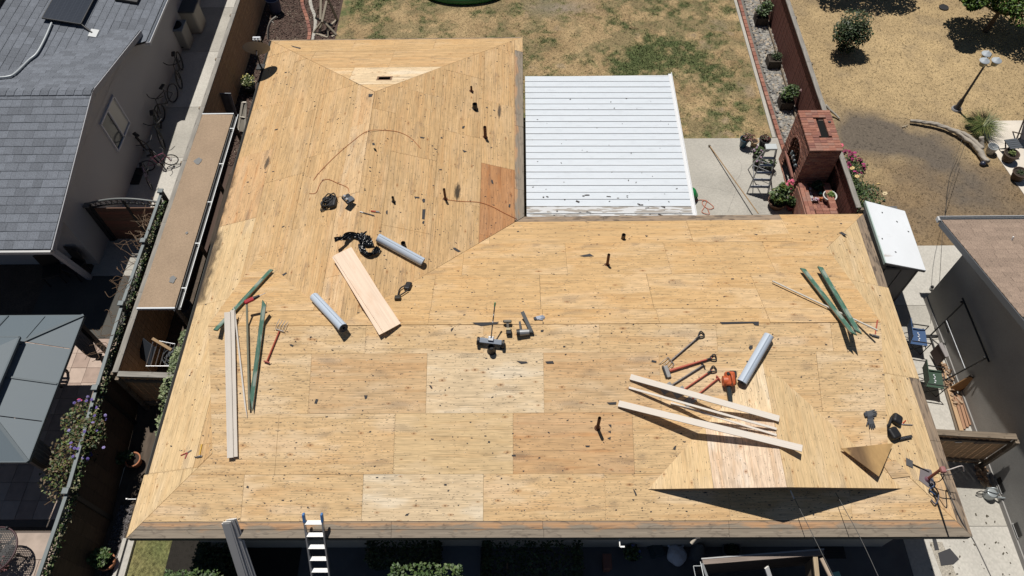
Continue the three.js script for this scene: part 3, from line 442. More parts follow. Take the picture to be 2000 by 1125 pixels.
// bare dirt side yard on the left, dark soil
sheet('side_yard', -10.0, -7.95, -7.2, 3, .002, M.soil, 'dark bare soil strip between the iron fence and the house');
{ const r = rng(41), n = 5000, im = new THREE.InstancedMesh(new THREE.BoxGeometry(.04, .012, .018), std([1, 1, 1], .95), n), m = new THREE.Matrix4(), q = new THREE.Quaternion(), ee = new THREE.Euler();
  for (let k = 0; k < n; k++) { q.setFromEuler(ee.set(rr(-.5, .5, r), r() * 6, rr(-.5, .5, r))); const s = rr(.5, 1.5, r); m.compose(V(k < 2200 ? rr(-9.8, -9.46, r) : rr(-9.0, -8.5, r), .01, k < 2200 ? rr(-5.4, -2.6, r) : rr(-7.8, -5, r)), q, V(s, s, s)); im.setMatrixAt(k, m); const b = rr(.4, 1.8, r); im.setColorAt(k, col(.11 * b, .10 * b, .10 * b)); }
  im.name = 'bark_chips'; im.castShadow = im.receiveShadow = true; scene.add(im); tag(im, 'loose dark wood chips along the left wall of the house', 'bark mulch', undefined, 'stuff'); }
// ---------------------------------------------------------------- shingles
const shingleMat = (base, n, sp) => Array.from({ length: n }, (_, i) => { const b = 1 + (i / (n - 1) - .5) * sp; return std(null, .93, { map: texture(64, 64, (u, v) => base.map(x => x * b * (.6 + .8 * noise(u * 30 + i * 9, v * 30)))) }); });
const SH = { grey: shingleMat([.135, .149, .176], 5, .26), brown: shingleMat([.27, .20, .155], 5, .16) };
function shingles(parent, s, poly, exp, tab, mats, seed, { stuff = false, jit = .25, th = .006 } = {}) {
  const r = rng(seed), [mnu, mxu] = [Math.min(...poly.map(p => p[0])), Math.max(...poly.map(p => p[0]))], mxv = Math.max(...poly.map(p => p[1])), bins = mats.map(() => []);
  let n = 0;
  for (let v = 0, k = 0; v < mxv; v += exp, k++) { let u = mnu - r() * tab; while (u < mxu) { const w = tab * rr(1 - jit, 1 + jit, r), c = clipRect(poly, u + .002, v - .004, u + w - .002, v + exp + .02); if (c.length) { const i = Math.floor(r() * mats.length), lift = rr(0, .004, r);
    const g = sheetGeo(c, s, th, u, v, .3, .3, false, false); // lower edge proud of the course below
    const P = g.attributes.position; for (let q = 0; q < P.count; q++) P.setZ(q, P.getZ(q) + lift + .012 * (1 - (P.getY(q) - v) / exp)); g.computeVertexNormals(); place(g, s, 0); n++; if (stuff) bins[i].push(g); else mesh('shingle', g, mats[i], parent); } u += w; } }
  if (stuff) bins.forEach((b, i) => { if (b.length) mesh('shingle_field', merge(b), mats[i], parent, 'stuff'); });
  return n;
}
// ---------------------------------------------------------------- the neighbour's house on the left
{
  const nx = -12.24, house2 = thing('neighbour_house', 'grey shingled neighbour house with a beige wall and a solar panel, upper left corner', 'house');
  const ez = -11.33, ey = 2.5, rz = -16.2, ry = 3.5, bz = -19.9, by = 2.76;  // front eave, ridge, back valley end
  const wallM = std([.40, .40, .41], .93, { bumpMap: texGray(256, 256, (u, v) => noise(u * 90, v * 90)), bumpScale: .004 });
  const W0 = group('walls', house2); const wx = -12.58;
  mesh('wall', box(.2, 2.55, 14.6, wx - .1, 1.275, -19.9), wallM, W0);
  mesh('wall', box(5, 2.3, .2, wx - 2.7, 1.15, -12.75), wallM, W0);
  { const s = new THREE.Shape([[12.75, 2.54], [20.3, 2.54], [20.3, 2.62], [16.2, 3.42], [12.75, 2.72]].map(([z, y]) => new THREE.Vector2(z, y))); const g = new THREE.ExtrudeGeometry(s, { depth: .2, bevelEnabled: false }).rotateY(Math.PI / 2).translate(wx - .2, 0, 0); mesh('gable_wall', g, wallM, W0); }
  // front slope, shingle by shingle
  let s = mk(V(nx, ey, ez), V(-1, 0, 0), V(0, ry - ey, rz - ez)); const vF = Math.hypot(ry - ey, rz - ez);
  const fs = group('front_slope', house2); const pF = [[0, 0], [5.2, 0], [5.2, vF], [0, vF]];
  mesh('roof_board', place(sheetGeo(pF, s, .05, 0, 0, 1, 1), s, -.06), M.dark, fs);
  shingles(fs, s, pF.map(([a, b]) => [Math.min(a, 4.4), b]), vF / 19, .30, SH.grey, 51);
  // back slope of the cross gable
  s = mk(V(nx, by, bz), V(-1, 0, 0), V(0, ry - by, rz - bz)); const vB = Math.hypot(ry - by, rz - bz), bs = group('back_slope', house2), pB = [[0, 0], [5.2, 0], [5.2, vB], [0, vB]];
  mesh('roof_board', place(sheetGeo(pB, s, .05, 0, 0, 1, 1), s, -.06), M.dark, bs);
  shingles(bs, s, pB, .17, .36, SH.grey, 52, { stuff: true });
  // ridge caps
  { const sf = mk(V(nx, ey, ez), V(-1, 0, 0), V(0, ry - ey, rz - ez)), sb = s, r = rng(57); for (let k = 0; k < 19; k++) for (const [q, v] of [[sf, vF], [sb, vB]]) { const u0 = -.02 + k * .245; mesh('ridge_cap', place(sheetGeo([[u0, v - .15], [u0 + .232, v - .15], [u0 + .232, v + .012], [u0, v + .012]], q, .016, u0, v, .3, .3), q, .022 + rr(0, .006, r)), SH.grey[(k * 3) % 5], house2); } }
  // main roof, sloping to the right, with gutter
  const gx = -12.05, gy = 2.55, mr = .22, tx = -16.4; s = mk(V(gx, gy, -19.62), V(0, 0, -1), V(-1, mr, 0)); const vM = (gx - tx) * Math.hypot(1, mr), ms = group('main_slope', house2);
  const meet = (gx - nx); // the cross gable's back slope covers the start
  const pM = [[.0, 0], [7.5, 0], [7.5, vM], [-3.6, vM]];
  mesh('roof_board', place(sheetGeo(pM, s, .05, 0, 0, 1, 1), s, -.06), M.dark, ms);
  shingles(ms, s, clipRect(pM, -9, 0, 5.2, 20), .235, .34, SH.grey, 53);
  const lo = mk(V(tx, gy + .2 + mr * (gx - tx) - .0, -14), V(0, 0, -1), V(-1, .05, 0)); const us = group('upper_slope', house2); const pU = [[-2, 0], [13, 0], [13, 3], [-2, 3]];
  mesh('roof_board', place(sheetGeo(pU, lo, .2, 0, 0, 1, 1), lo, -.2), M.dark, us); shingles(us, lo, pU, .2, .4, SH.grey, 54, { stuff: true });
  // gutter, rake boards, fascia
  const trim = std([.30, .31, .34], .6), pale = std([.55, .57, .6], .5);
  { const sh = new THREE.Shape([[0, 0], [.12, 0], [.135, .1], [.125, .1], [.11, .012], [.012, .012], [.012, .11], [0, .11]].map(a => new THREE.Vector2(...a))); const g = new THREE.ExtrudeGeometry(sh, { depth: 8, bevelEnabled: false }); g.translate(gx - .02, gy - .13, -27.6); mesh('gutter', g, pale, house2); mesh('gutter_end', box(.15, .12, .012, gx + .05, gy - .075, -19.6), pale, house2); }
  mesh('front_gutter', box(5.4, .1, .1, nx - 2.7, ey - .07, ez + .03), std([.5, .5, .5], .5), house2);
  const rake = (a, b) => mesh('rake_board', beam(a, b, .03, .16), trim, house2);
  rake(V(nx + .02, ey - .09, ez), V(nx + .02, ry - .07, rz)); rake(V(nx + .02, ry - .07, rz), V(nx + .02, by - .09, bz));
  // window
  { const w = group('window', house2), cx = wx + .02, c1 = atX(237, 125, wx), zc = -16.75, yc = 1.72, hw2 = .62, hh = .56; const fr = (a, b) => mesh('frame', beam(a, b, .05, .07, V(1, 0, 0)), std([.52, .53, .58], .5), w);
    fr(V(cx, yc - hh, zc - hw2), V(cx, yc - hh, zc + hw2)); fr(V(cx, yc + hh, zc - hw2), V(cx, yc + hh, zc + hw2)); fr(V(cx, yc - hh - .03, zc - hw2), V(cx, yc + hh + .03, zc - hw2)); fr(V(cx, yc - hh - .03, zc + hw2), V(cx, yc + hh + .03, zc + hw2)); fr(V(cx, yc - hh, zc), V(cx, yc + hh, zc));
    mesh('blind', box(.012, 2 * hh - .06, hw2 - .05, wx + .009, yc, zc - hw2 / 2), std([.5, .5, .46], .4), w); mesh('pane', box(.012, 2 * hh - .06, hw2 - .05, wx + .009, yc, zc + hw2 / 2), std([.05, .06, .07], .08), w); }
  // solar panel
  s = mk(V(gx, gy, -19.62), V(0, 0, -1), V(-1, mr, 0)); s.d += .14;
  { const q = group('solar_panel', house2), c = [[83, 35], [155, 51], [205, -60], [140, -80]].map(([x, y]) => s.uv(onPlane(x, y, s.n, s.d))); const u0 = c[0][0], u1 = u0 + 2.0, v1 = c[0][1], v0 = c[1][1];
    mesh('panel', place(sheetGeo([[u0, v0], [u1, v0], [u1, v1], [u0, v1]], s, .035, 0, 0, 1, 1), s, .12), std(null, .25, { map: rep(texture(128, 128, (u, v) => { const l = (u * 12 % 1 < .08 || v * 12 % 1 < .05); return l ? [.05, .06, .08] : [.022, .028, .042]; }), 1 / .9, 1 / .9) }), q);
    for (const [a, b, c2, d2] of [[u0 - .02, v0 - .02, u1, v0], [u0 - .02, v1, u1, v1 + .02], [u0 - .02, v0, u0, v1]]) mesh('frame', place(sheetGeo([[a, b], [c2, b], [c2, d2], [a, d2]], s, .045, 0, 0, 1, 1), s, .115), M.iron, q);
    for (const v of [v0 + .25, v1 - .25]) mesh('mount', place(sheetGeo([[u0 + .1, v - .03], [u0 + .2, v - .03], [u0 + .2, v + .03], [u0 + .1, v + .03]], s, .11, 0, 0, 1, 1), s, .01), M.alu, q);
    const f = s.uv(onPlane(183, 65, s.n, s.d - .12)); mesh('flashing', place(sheetGeo([[f[0] - .18, f[1] - .12], [f[0] + .18, f[1] - .12], [f[0] + .18, f[1] + .12], [f[0] - .18, f[1] + .12]], s, .012, 0, 0, 1, 1), s, .024), std([.55, .57, .58], .5), q); mesh('strut', rod(s.P(f[0], f[1] + .05, .03), s.P(u0 + .05, v0 + .03, .12), .03), M.iron, q);
    const w2 = group('roof_vent', house2); const f2 = s.uv(onPlane(250, -2, s.n, s.d - .12)); mesh('box', place(sheetGeo([[f2[0] - .2, f2[1] - .35], [f2[0] + .2, f2[1] - .35], [f2[0] + .2, f2[1] + .35], [f2[0] - .2, f2[1] + .35]], s, .1, 0, 0, 1, 1), s, .02), M.iron, w2); }
  // conduit running down from the panel
  { const sB = mk(V(nx, by, bz), V(-1, 0, 0), V(0, ry - by, rz - bz)), on = (x, y, q) => onPlane(x, y, q.n, q.d + .07), s1 = mk(V(gx, gy, -19.62), V(0, 0, -1), V(-1, mr, 0));
    mesh('conduit', tube([on(101, 45, s1), on(88, 75, s1), on(72, 104, s1), on(56, 118, sB), on(30, 143, sB), on(14, 150, sB), on(-20, 152, sB), on(-60, 152, sB)], .035, 80, 8), std([.42, .45, .47], .5, { metalness: .3 }), house2); }
  // porch post
  { const p = at(176, 543); mesh('porch_post', beam(V(p.x, 0, p.z), V(nx - .15, ey - .1, ez - .12), .13, .13, V(1, 0, 0)), std([.36, .38, .43], .7), house2); }
}
// ---------------------------------------------------------------- lean-to shed along the fence
{
  const o = thing('lean_to_shed', 'long narrow lean-to shed with a tan roll roof beside the wooden fence', 'shed'), z0 = -16.85, z1 = -9.85, x0 = -9.77, x1 = -8.83, y = 1.95;
  mesh('roof', box(x1 - x0, .05, z1 - z0, (x0 + x1) / 2, y, (z0 + z1) / 2, 0, 0, -.02), std(null, .95, { map: rep(texture(256, 256, per((u, v) => { const a = fbm(u * 4, v * 4, 4), b = noise(u * 120, v * 120); return [.35, .255, .175].map(x => x * (.8 + a * .25 + (b - .5) * .3)); })), .5, .5) }), o);
  mesh('edge_trim', box(x1 - x0 + .04, .07, .04, (x0 + x1) / 2, y + .002, z1 + .02), std([.6, .63, .66], .5), o); mesh('edge_trim', box(x1 - x0 + .04, .07, .04, (x0 + x1) / 2, y + .002, z0 - .02), std([.6, .63, .66], .5), o);
  const g = new THREE.ExtrudeGeometry(new THREE.Shape([[0, 0], [.11, 0], [.13, .1], [.115, .1], [.1, .015], [.012, .015], [.012, .1], [0, .1]].map(a => new THREE.Vector2(...a))), { depth: z1 - z0, bevelEnabled: false }); g.translate(x1 + .025, y - .1, z0); mesh('gutter', g, std([.12, .12, .12], .6), o);
  mesh('gutter_lip', box(.018, .02, z1 - z0, x1 + .155, y + .008, (z0 + z1) / 2), std([.7, .72, .72], .4), o);
  for (let i = 0; i < 5; i++) mesh('gutter_strap', box(.13, .008, .03, x1 + .09, y + .012, z0 + .6 + i * 1.45), std([.7, .72, .72], .4), o);
  for (const z of [z0 + .1, z0 + 2.4, z0 + 4.7, z1 - .1]) mesh('post', box(.08, y - .05, .08, x1 - .06, (y - .05) / 2, z), M.oldWood, o);
  for (const [px, py, sx] of [[387, 315, .16], [337, 547, .13], [365, 455, .05]]) { const p = at(px, py, y + .03), pts = []; const r = rng(px); for (let k = 0; k < 12; k++) { const a = k / 12 * 6.283; pts.push([p.x + Math.cos(a) * sx * rr(.6, 1.1, r) * .8, p.z + Math.sin(a) * sx * rr(.6, 1.1, r)]); } mesh('roof_patch', slab(pts, y + .028, y + .038), std([.2, .2, .2], .9), o); }
}
// ---------------------------------------------------------------- aluminium patio cover
{
  const o = thing('patio_cover', 'white ribbed metal patio cover with dirt streaks in the inner corner of the house', 'patio cover'), x0 = .15, x1 = 4.60, z0 = -18.02, z1 = -12.28, y = 2.3, n = 23, w = (z1 - z0) / n, drop = -.012;
  const dirt = std(null, .6, { map: texture(512, 128, (u, v) => { const a = fbm(u * 9, v * 2, 4), d = sstep(.6, .8, fbm(u * 20 + 3, v * 8, 3)) * .08; return [.585, .63, .685].map(x => x * (.95 + a * .08 - d)); }) });
  const dirty = std(null, .8, { map: texture(512, 128, (u, v) => { const d = sstep(.45, .6, fbm(u * 14 + 3, v * 4, 4)); return mix3([.58, .59, .60], [.24, .20, .16], d * .75); }) });
  for (let k = 0; k < n; k++) { const z = z0 + (k + .5) * w, L = x1 - x0, yy = y + (k % 2) * .002; const pan = mesh('roof_pan', box(L, .02, w - .016, (x0 + x1) / 2, yy, z - .006, 0, 0, drop), dirt, o); { const uv = pan.geometry.attributes.uv, P = pan.geometry.attributes.position; for (let i = 0; i < uv.count; i++) uv.setXY(i, (P.getX(i) - x0) / L + k * .137, ((P.getZ(i) - z) / w + .5) * .9 + k * .31); pan.material = k >= n - 2 ? dirty : dirt; dirt.map.wrapS = dirt.map.wrapT = dirty.map.wrapS = dirty.map.wrapT = THREE.RepeatWrapping; }
    mesh('rib', box(L, .034, .016, (x0 + x1) / 2, yy + .010, z + w / 2 - .006, 0, 0, drop), std([.56, .585, .61], .5), o); }
  const ew = std([.66, .67, .69], .45); mesh('gutter', box(.1, .1, z1 - z0 + .1, x1 + .05, y - .06, (z0 + z1) / 2 - .05), ew, o); mesh('gutter_rim', box(.02, .03, z1 - z0 + .16, x1 + .1, y + .01, (z0 + z1) / 2 - .05), ew, o); mesh('fascia', box(x1 - x0, .1, .03, (x0 + x1) / 2, y - .06, z0 - .02), ew, o);
  for (const z of [z0 + .3, z1 - 1.2]) mesh('post', box(.08, y - .1, .08, x1 - .15, (y - .1) / 2, z), ew, o);
  const r = rng(61); const debris = []; for (let k = 0; k < 55; k++) { const z = z1 - Math.pow(r(), 2.2) * 4.9 - .05, x = rr(x0 + .1, x1 - .2, r), q = rr(.008, .024, r); debris.push(box(q * 2.2, .006, q, x, y + .016 + .035 * 0 - (x - 2.4) * .012, z, 0, r() * 6, 0)); }
  for (let k = 0; k < 20; k++) { const x = rr(x0 + .1, x1 - .6, r), z = z1 - r() * .9 - .05; debris.push(box(rr(.03, .14, r), .008, rr(.015, .05, r), x, y + .02 - (x - 2.4) * .012, z, 0, rr(-.6, .6, r), 0)); }
  mesh('debris', debris, std([.06, .052, .05], .95), o, 'stuff');
  { const p = at(1044, 243, y), pts = []; for (let k = 0; k < 16; k++) { const a = k / 16 * 6.283; pts.push([p.x + Math.cos(a) * .17 * rr(.6, 1.15, r), p.z + Math.sin(a) * .30 * rr(.6, 1.1, r)]); } mesh('stain', slab(pts, y + .026, y + .0295), std([.09, .06, .045], .95), o); }
}
// ---------------------------------------------------------------- things lying on the roof
function lay(s, ax, ay, bx, by, lift = 0) { // a frame on a slope from photo point a to b: x along, y off the roof
  const A = s.px(ax, ay, lift), B = s.px(bx, by, lift), x = B.clone().sub(A), L = x.length(); x.normalize(); const y = s.n.clone(), z = new THREE.Vector3().crossVectors(x, y).normalize();
  return { A, B, L, x, y, z, q: new THREE.Quaternion().setFromRotationMatrix(new THREE.Matrix4().makeBasis(x, y, z)) };
}
function layThing(name, label, cat, s, a, lift = 0, grp) { const f = lay(s, ...a, lift), o = thing(name, label, cat, f.A, 0, grp); o.quaternion.copy(f.q); return [o, f.L, f]; }
function span(name, label, cat, A, B, up = YAX, grp) { const x = B.clone().sub(A), L = x.length(); x.normalize(); const z = new THREE.Vector3().crossVectors(x, up).normalize(), y = new THREE.Vector3().crossVectors(z, x), o = thing(name, label, cat, A, 0, grp); o.quaternion.setFromRotationMatrix(new THREE.Matrix4().makeBasis(x, y, z)); return [o, L]; }
const C = {
  grey: std([.47, .54, .64], .55), core: std([.018, .018, .02], .85), red: std([.42, .085, .05], .5), black: std([.014, .014, .016], .55), blackGloss: std([.012, .013, .016], .28), handle: std([.30, .30, .31], .45, { metalness: .5 }),
  green: std(null, .7, { map: rep(texture(256, 128, per((u, v) => { const w = sstep(.50, .62, fbm(u * 5, v * 9, 4)), d = fbm(u * 3 + 5, v * 22, 3); return mix3([.05, .135, .095].map(x => x * (.6 + d * .8)), [.30, .33, .29], w * .75); })), .7, 2) }),
  primed: std(null, .8, { map: rep(texture(256, 64, per((u, v) => { const a = fbm(u * 3, v * 20, 3), b = fbm(u * 9, v * 3 + 4, 3); return [.66, .60, .535].map(x => x * (.88 + a * .16 + (b - .5) * .1)); })), .5, 3) }),
  newPly: std(null, .8, { map: rep(texture(256, 128, per((u, v) => { const a = fbm(u * 2, v * 22, 3), b = sstep(.55, .75, fbm(u * 4 + 3, v * 5, 4)); return mix3([.74, .58, .45], [.66, .47, .34], b * .5).map(x => x * (.88 + a * .24)); })), .5, 1.6) }),
  plyEdge: std([.33, .23, .13], .9), orange: std([.50, .10, .03], .45), yellow: std([.60, .36, .04], .5), cord: std([.40, .11, .03], .6),
};
// rolls of grey underlayment
function feltRoll(label, s, a, r) { const f0 = lay(s, ...a, r + .004), o = thing('underlayment_roll', label, 'roll', f0.A, 0, 'rolls of grey underlayment on the plywood'); o.quaternion.copy(f0.q);
  const L = f0.L; const body = new THREE.CylinderGeometry(r, r, L, 40, 1, true).rotateZ(Math.PI / 2).translate(L / 2, 0, 0); mesh('wrap', body, C.grey, o);
  const sp = []; for (let k = 0; k < 60; k++) { const t = k / 59 * 9 * Math.PI, q = .03 + (r - .034) * k / 59; sp.push(V(L + .002, Math.cos(t) * q, Math.sin(t) * q)); }
  for (const x of [.004, L - .004]) { const ring = new THREE.RingGeometry(.03, r, 36).rotateY(Math.PI / 2).translate(x, 0, 0); mesh('rolled_end', ring, std([.06, .065, .075], .8), o); }
  mesh('winding', tube(sp, .0022, 160, 4), std([.18, .2, .23], .7), o); mesh('core', new THREE.CylinderGeometry(.032, .032, L - .06, 18).rotateZ(Math.PI / 2).translate(L / 2, 0, 0), C.core, o);
  mesh('free_edge', box(L - .02, .004, .02, L / 2, r + .001, .01), std([.30, .35, .42], .6), o); return o; }
feltRoll('grey underlayment roll beside the crumpled black plastic', S.wing, [738, 464, 826, 512], .105);
feltRoll('grey underlayment roll beside the stack of pink plywood strips', S.back, [614, 580, 671, 641], .105).userData.label = 'grey underlayment roll left of the pink plywood strips';
feltRoll('grey underlayment roll lying above the dormer at right', S.front, [1502, 655, 1449, 747], .105);
// stripped lengths of board, each its own thing
function plank(label, s, a, w, t, mat, { lift = .004, name = 'board', cat = 'board', grp, side = 0, mitre = 0, edgeMat } = {}) {
  const [o, L] = layThing(name, label, cat, s, a, lift + t / 2, grp); const sh = new THREE.Shape([[0, -w / 2], [L - mitre, -w / 2], [L, w / 2], [mitre * .4, w / 2]].map(p => new THREE.Vector2(...p)));
  const g = new THREE.ExtrudeGeometry(sh, { depth: t - .004, bevelEnabled: true, bevelSize: .003, bevelThickness: .002, bevelSegments: 1 }).rotateX(-Math.PI / 2).translate(0, -t / 2 + .002, side); mesh('plank', g, mat, o); if (edgeMat) for (const z of [-w / 2 - .0015, w / 2 + .0015]) mesh('edge', box(L * .96, t * .7, .004, L / 2, 0, -z + side), edgeMat, o); return o; }
const SF = S.front;
plank('wide pale primed board with a plain face, leftmost on the roof', SF, [444, 610, 450, 894], .125, .02, C.primed, { lift: .075 });
plank('narrow pale primed board lying tight against the wide one at left', SF, [454, 606, 460, 892], .085, .02, C.primed, { lift: .05 });
plank('thin white batten with a pointed tip, slanting at left', SF, [457, 598, 482, 818], .03, .02, std([.60, .56, .52], .8), { lift: .02, mitre: .3 });
plank('old green painted board crossing the left gable, under the pale boards', S.back, [421, 645, 530, 527], .09, .035, C.green, { lift: .06 , edgeMat: std([.35, .24, .15], .9) });
plank('thin weathered green batten beside the pale boards', SF, [482, 590, 487, 800], .035, .03, std([.17, .17, .125], .8), { lift: .05 });
plank('old green painted board with a pointed foot, beside the red fork', SF, [517, 586, 489, 803], .09, .035, C.green, { lift: .06, mitre: .3, edgeMat: std([.45, .3, .2], .9) });
{ const sf = S.front; plank('old green board, left one of the pair on the right roof end', S.back, [1567, 524, 1669, 655], .10, .035, C.green, { lift: .10, mitre: .12, edgeMat: std([.35, .24, .15], .9) });
  plank('old green board with worn paint, right one of the pair on the right roof end', S.back, [1601, 521, 1678, 652], .10, .04, C.green, { lift: .15, mitre: .12, edgeMat: std([.12, .12, .11], .9) });
  plank('long thin white batten crossing under the two green boards at right', S.back, [1509, 549, 1714, 645], .03, .025, std([.50, .47, .42], .8), { lift: .06 }); }
// long pale boards bridging from the roof to the dormer
function bridge(label, a, b, w, t, fore, offA = .02, offB = .03) { const A = SF.px(...a, offA); let B; for (let h = 3.2; h < 4.6; h += .01) { B = at(...b, h); const t = (5.085 - A.x) / (B.x - A.x); if (A.y + (B.y - A.y) * t > 3.74 + .02 + offB || B.x < 5.09 && h > 3.74) break; } const [o, L] = span('board', label, 'board', A, B); mesh('plank', rbox(L, t, w, .004, L / 2, 0, 0), C.primed, o); return o; }
bridge('long pale board, upper of the three groups leaning on the dormer', [1231, 736], [1522, 818], .135, .022);
bridge('narrow pale board lying between the two wide ones on the dormer', [1228, 757], [1517, 838], .05, .02);
bridge('second narrow pale board, just below the first, on the dormer', [1310, 787], [1517, 850], .045, .02);
bridge('long pale board, lowest of those leaning on the dormer', [1208, 788], [1567, 876], .145, .022, 0, .02, .04);
// strips of new plywood
function strip(label, a, w, lift, turn = 0) { const [o, L] = span('plywood_strip', label, 'plywood strip', at(a[0], a[1], hr + lift), at(a[2], a[3], hr + lift + .01)); mesh('face', box(L, .012, w, L / 2, 0, 0, 0, turn, 0), C.newPly, o); mesh('edge', box(.004, .012, w - .004, L + .001, 0, 0, 0, turn, 0), C.plyEdge, o); return o; }
strip('pinkish new plywood strip, bottom of the stack, edge showing at left', [664, 495, 757, 646], .40, .02);
strip('pinkish new plywood strip, middle of the stack', [671, 490, 765, 642], .40, .033);
strip('pinkish new plywood strip, topmost of the stack', [667, 492, 766, 641], .42, .046);
// scraps of plywood near the right front hip
{ const poly = (name, label, s, pts, th, lift, mat) => { const o = thing(name, label, 'plywood scrap', s.px(...pts[0])); const p = pts.map(a => s.puv(...a)); const g = place(sheetGeo(p, s, th, p[0][0] - 1, p[0][1] - .6, 2.44, 1.22), s, lift); g.translate(-o.position.x, -o.position.y, -o.position.z); mesh('piece', g, mat, o); return o; };
  const brown = std(null, .85, { map: texture(256, 256, (u, v) => { const a = fbm(u * 30, v * 6, 3), b = sstep(.42, .5, u + (fbm(u * 20, v * 20, 3) - .5) * .12) * sstep(.7, .55, u); return mix3([.40, .25, .105], [.10, .055, .03], b * .8).map(x => x * (.75 + a * .5)); }) });
  { const a = S.dormR.px(1642, 876, .07), b = S.right.px(1744, 866, .13), c = S.dormR.px(1716, 931, .15), u = b.clone().sub(a).normalize(), v = c.clone().sub(a); v.addScaledVector(u, -v.dot(u)); const q = mk(a, u, v); poly('plywood_scrap', 'triangular brown stained plywood scrap at the lower right of the dormer', q, [[1642, 876], [1744, 866], [1716, 931]], .012, 0, brown); }
  poly('plywood_scrap', 'narrow dark plywood offcut under the stained scrap', SF, [[1722, 905], [1748, 898], [1778, 930], [1742, 934]], .012, .006, PLY.rusty[0]); }
// tools: forks, shovels
function tool(label, s, a, { handle, grip, head, cat = 'fork', name = 'garden_fork', lift = .03, r = .016, gripMat, neck = 0 }) {
  const [o, L] = layThing(name, label, cat, s, a, lift); // from head (x=0) to grip (x=L)
  const h0 = head === 'fork' ? .22 : head === 'hidden' ? 0 : .1;
  mesh('handle', rod(V(h0, 0, 0), V(L - .08, .01, 0), r * (neck ? 1.9 : 1), r, 10), handle, o);
  if (grip === 'D') { const t = [V(L - .12, .01, 0), V(L - .06, .01, .045), V(L, .01, .055), V(L + .012, .01, 0), V(L, .01, -.055), V(L - .06, .01, -.045)]; mesh('grip', tube(t, .014, 40, 8, true), gripMat, o); mesh('socket', rod(V(L - .2, .008, 0), V(L - .1, .01, 0), .019), gripMat, o); }
  else { mesh('grip', rod(V(L - .06, .01, -.065), V(L - .06, .01, .065), .016), gripMat, o); }
  if (head === 'fork') { const m = C.handle; mesh('shoulder', rod(V(.2, 0, -.095), V(.2, 0, .095), .009), m, o); for (let i = 0; i < 4; i++) { const z = -.095 + i * .063; mesh('tine', tube([V(.2, 0, z), V(.12, .02, z * 1.03), V(.04, .01, z * 1.05), V(-.03, -.018, z * 1.08)], .007, 14, 6), m, o); } }
  if (head === 'foot') { mesh('foot', rbox(.09, .05, .26, .015, .05, 0, 0), std([.34, .33, .32], .6, { metalness: .4 }), o); mesh('pad', rbox(.05, .05, .24, .01, -.005, -.012, 0), C.black, o); }
  if (head === 'blade') mesh('blade', rbox(.26, .012, .17, .005, .04, -.012, 0, 0, 0, .08), std([.3, .3, .3], .5, { metalness: .5 }), o);
  return o; }
tool('red handled fork with four pale tines, left half of the roof', SF, [553, 628, 519, 712], { handle: C.red, grip: 'T', head: 'fork', gripMat: std([.35, .06, .045], .5) });
tool('steel fork with a dark shaft and black D grip, uppermost of the tools', SF, [1297, 716, 1372, 651], { handle: std([.16, .14, .14], .4), grip: 'D', head: 'fork', gripMat: C.black });
tool('red flared shingle remover with a steel foot and black D grip', SF, [1299, 727, 1397, 697], { handle: C.red, grip: 'D', head: 'foot', cat: 'shingle remover', name: 'shingle_remover', gripMat: C.black, neck: 1 });
tool('dark shafted T grip shovel beside the flared red tool', SF, [1300, 760, 1378, 710], { handle: std([.13, .12, .125], .4), grip: 'T', head: 'blade', cat: 'shovel', name: 'shovel', gripMat: C.black });
tool('red shafted shovel with a black D grip, partly under the pale board', SF, [1325, 768, 1396, 719], { handle: C.red, grip: 'D', head: 'blade', cat: 'shovel', name: 'shovel', gripMat: C.black });
tool('red shafted shovel with a red T grip, nearest the leaf blower', SF, [1345, 785, 1407, 735], { handle: C.red, grip: 'T', head: 'blade', cat: 'shovel', name: 'shovel', gripMat: std([.38, .07, .05], .5) });
// leaf blower
{ const [o, L] = layThing('leaf_blower', 'orange leaf blower with a black nozzle above the long pale board', 'leaf blower', SF, [1424, 728, 1428, 782], .10);
  mesh('housing', rbox(.30, .17, .21, .05, .13, .02, 0), C.orange, o); mesh('fan_cover', new THREE.CylinderGeometry(.105, .115, .09, 24).rotateX(Math.PI / 2).translate(.17, .0, .1), C.orange, o); mesh('engine', rbox(.16, .13, .15, .03, .04, .01, -.07), C.black, o); mesh('fuel_cap', cyl(.035, .03, .03, .03, .10, .05, 14), C.black, o); mesh('handle', tube([V(.02, .1, 0), V(.08, .19, 0), V(.2, .2, 0), V(.28, .1, 0)], .018, 24, 8), C.orange, o);
  mesh('nozzle', rod(V(.26, 0, .03), V(L + .02, -.05, .0), .055, .045, 16), std([.03, .04, .045], .5), o); }
// magnetic sweeper
{ const [o, L, f] = layThing('magnetic_sweeper', 'grey wheeled magnetic sweeper with a tall striped handle and green tip', 'magnetic sweeper', SF, [934, 664, 983, 670], .09);
  mesh('body', rbox(L - .06, .09, .11, .01, L / 2, 0, 0), std([.20, .23, .28], .45, { metalness: .3 }), o); for (const x of [0, L]) { mesh('wheel', new THREE.CylinderGeometry(.09, .09, .045, 24).rotateZ(Math.PI / 2).translate(x, 0, .02), C.black, o); }
  mesh('bracket', rbox(.12, .05, .1, .012, L / 2, .06, -.05), M.alu, o);
  const top = onPlane(967, 591, S.front.n, S.front.d + .62), loc = o.worldToLocal.bind(o); o.updateMatrixWorld(); const T2 = o.worldToLocal(top.clone()), b0 = V(L / 2, .07, -.05); const at2 = t => b0.clone().lerp(T2, t);
  mesh('handle', rod(b0, at2(.9), .013), std([.22, .22, .23], .35, { metalness: .6 }), o); mesh('grip', rod(at2(.9), T2, .018), std([.06, .26, .13], .5), o); for (let k = 0; k < 5; k++) mesh('stripe', rod(at2(.35 + k * .1), at2(.39 + k * .1), .0138), k % 2 ? M.white : C.black, o); }
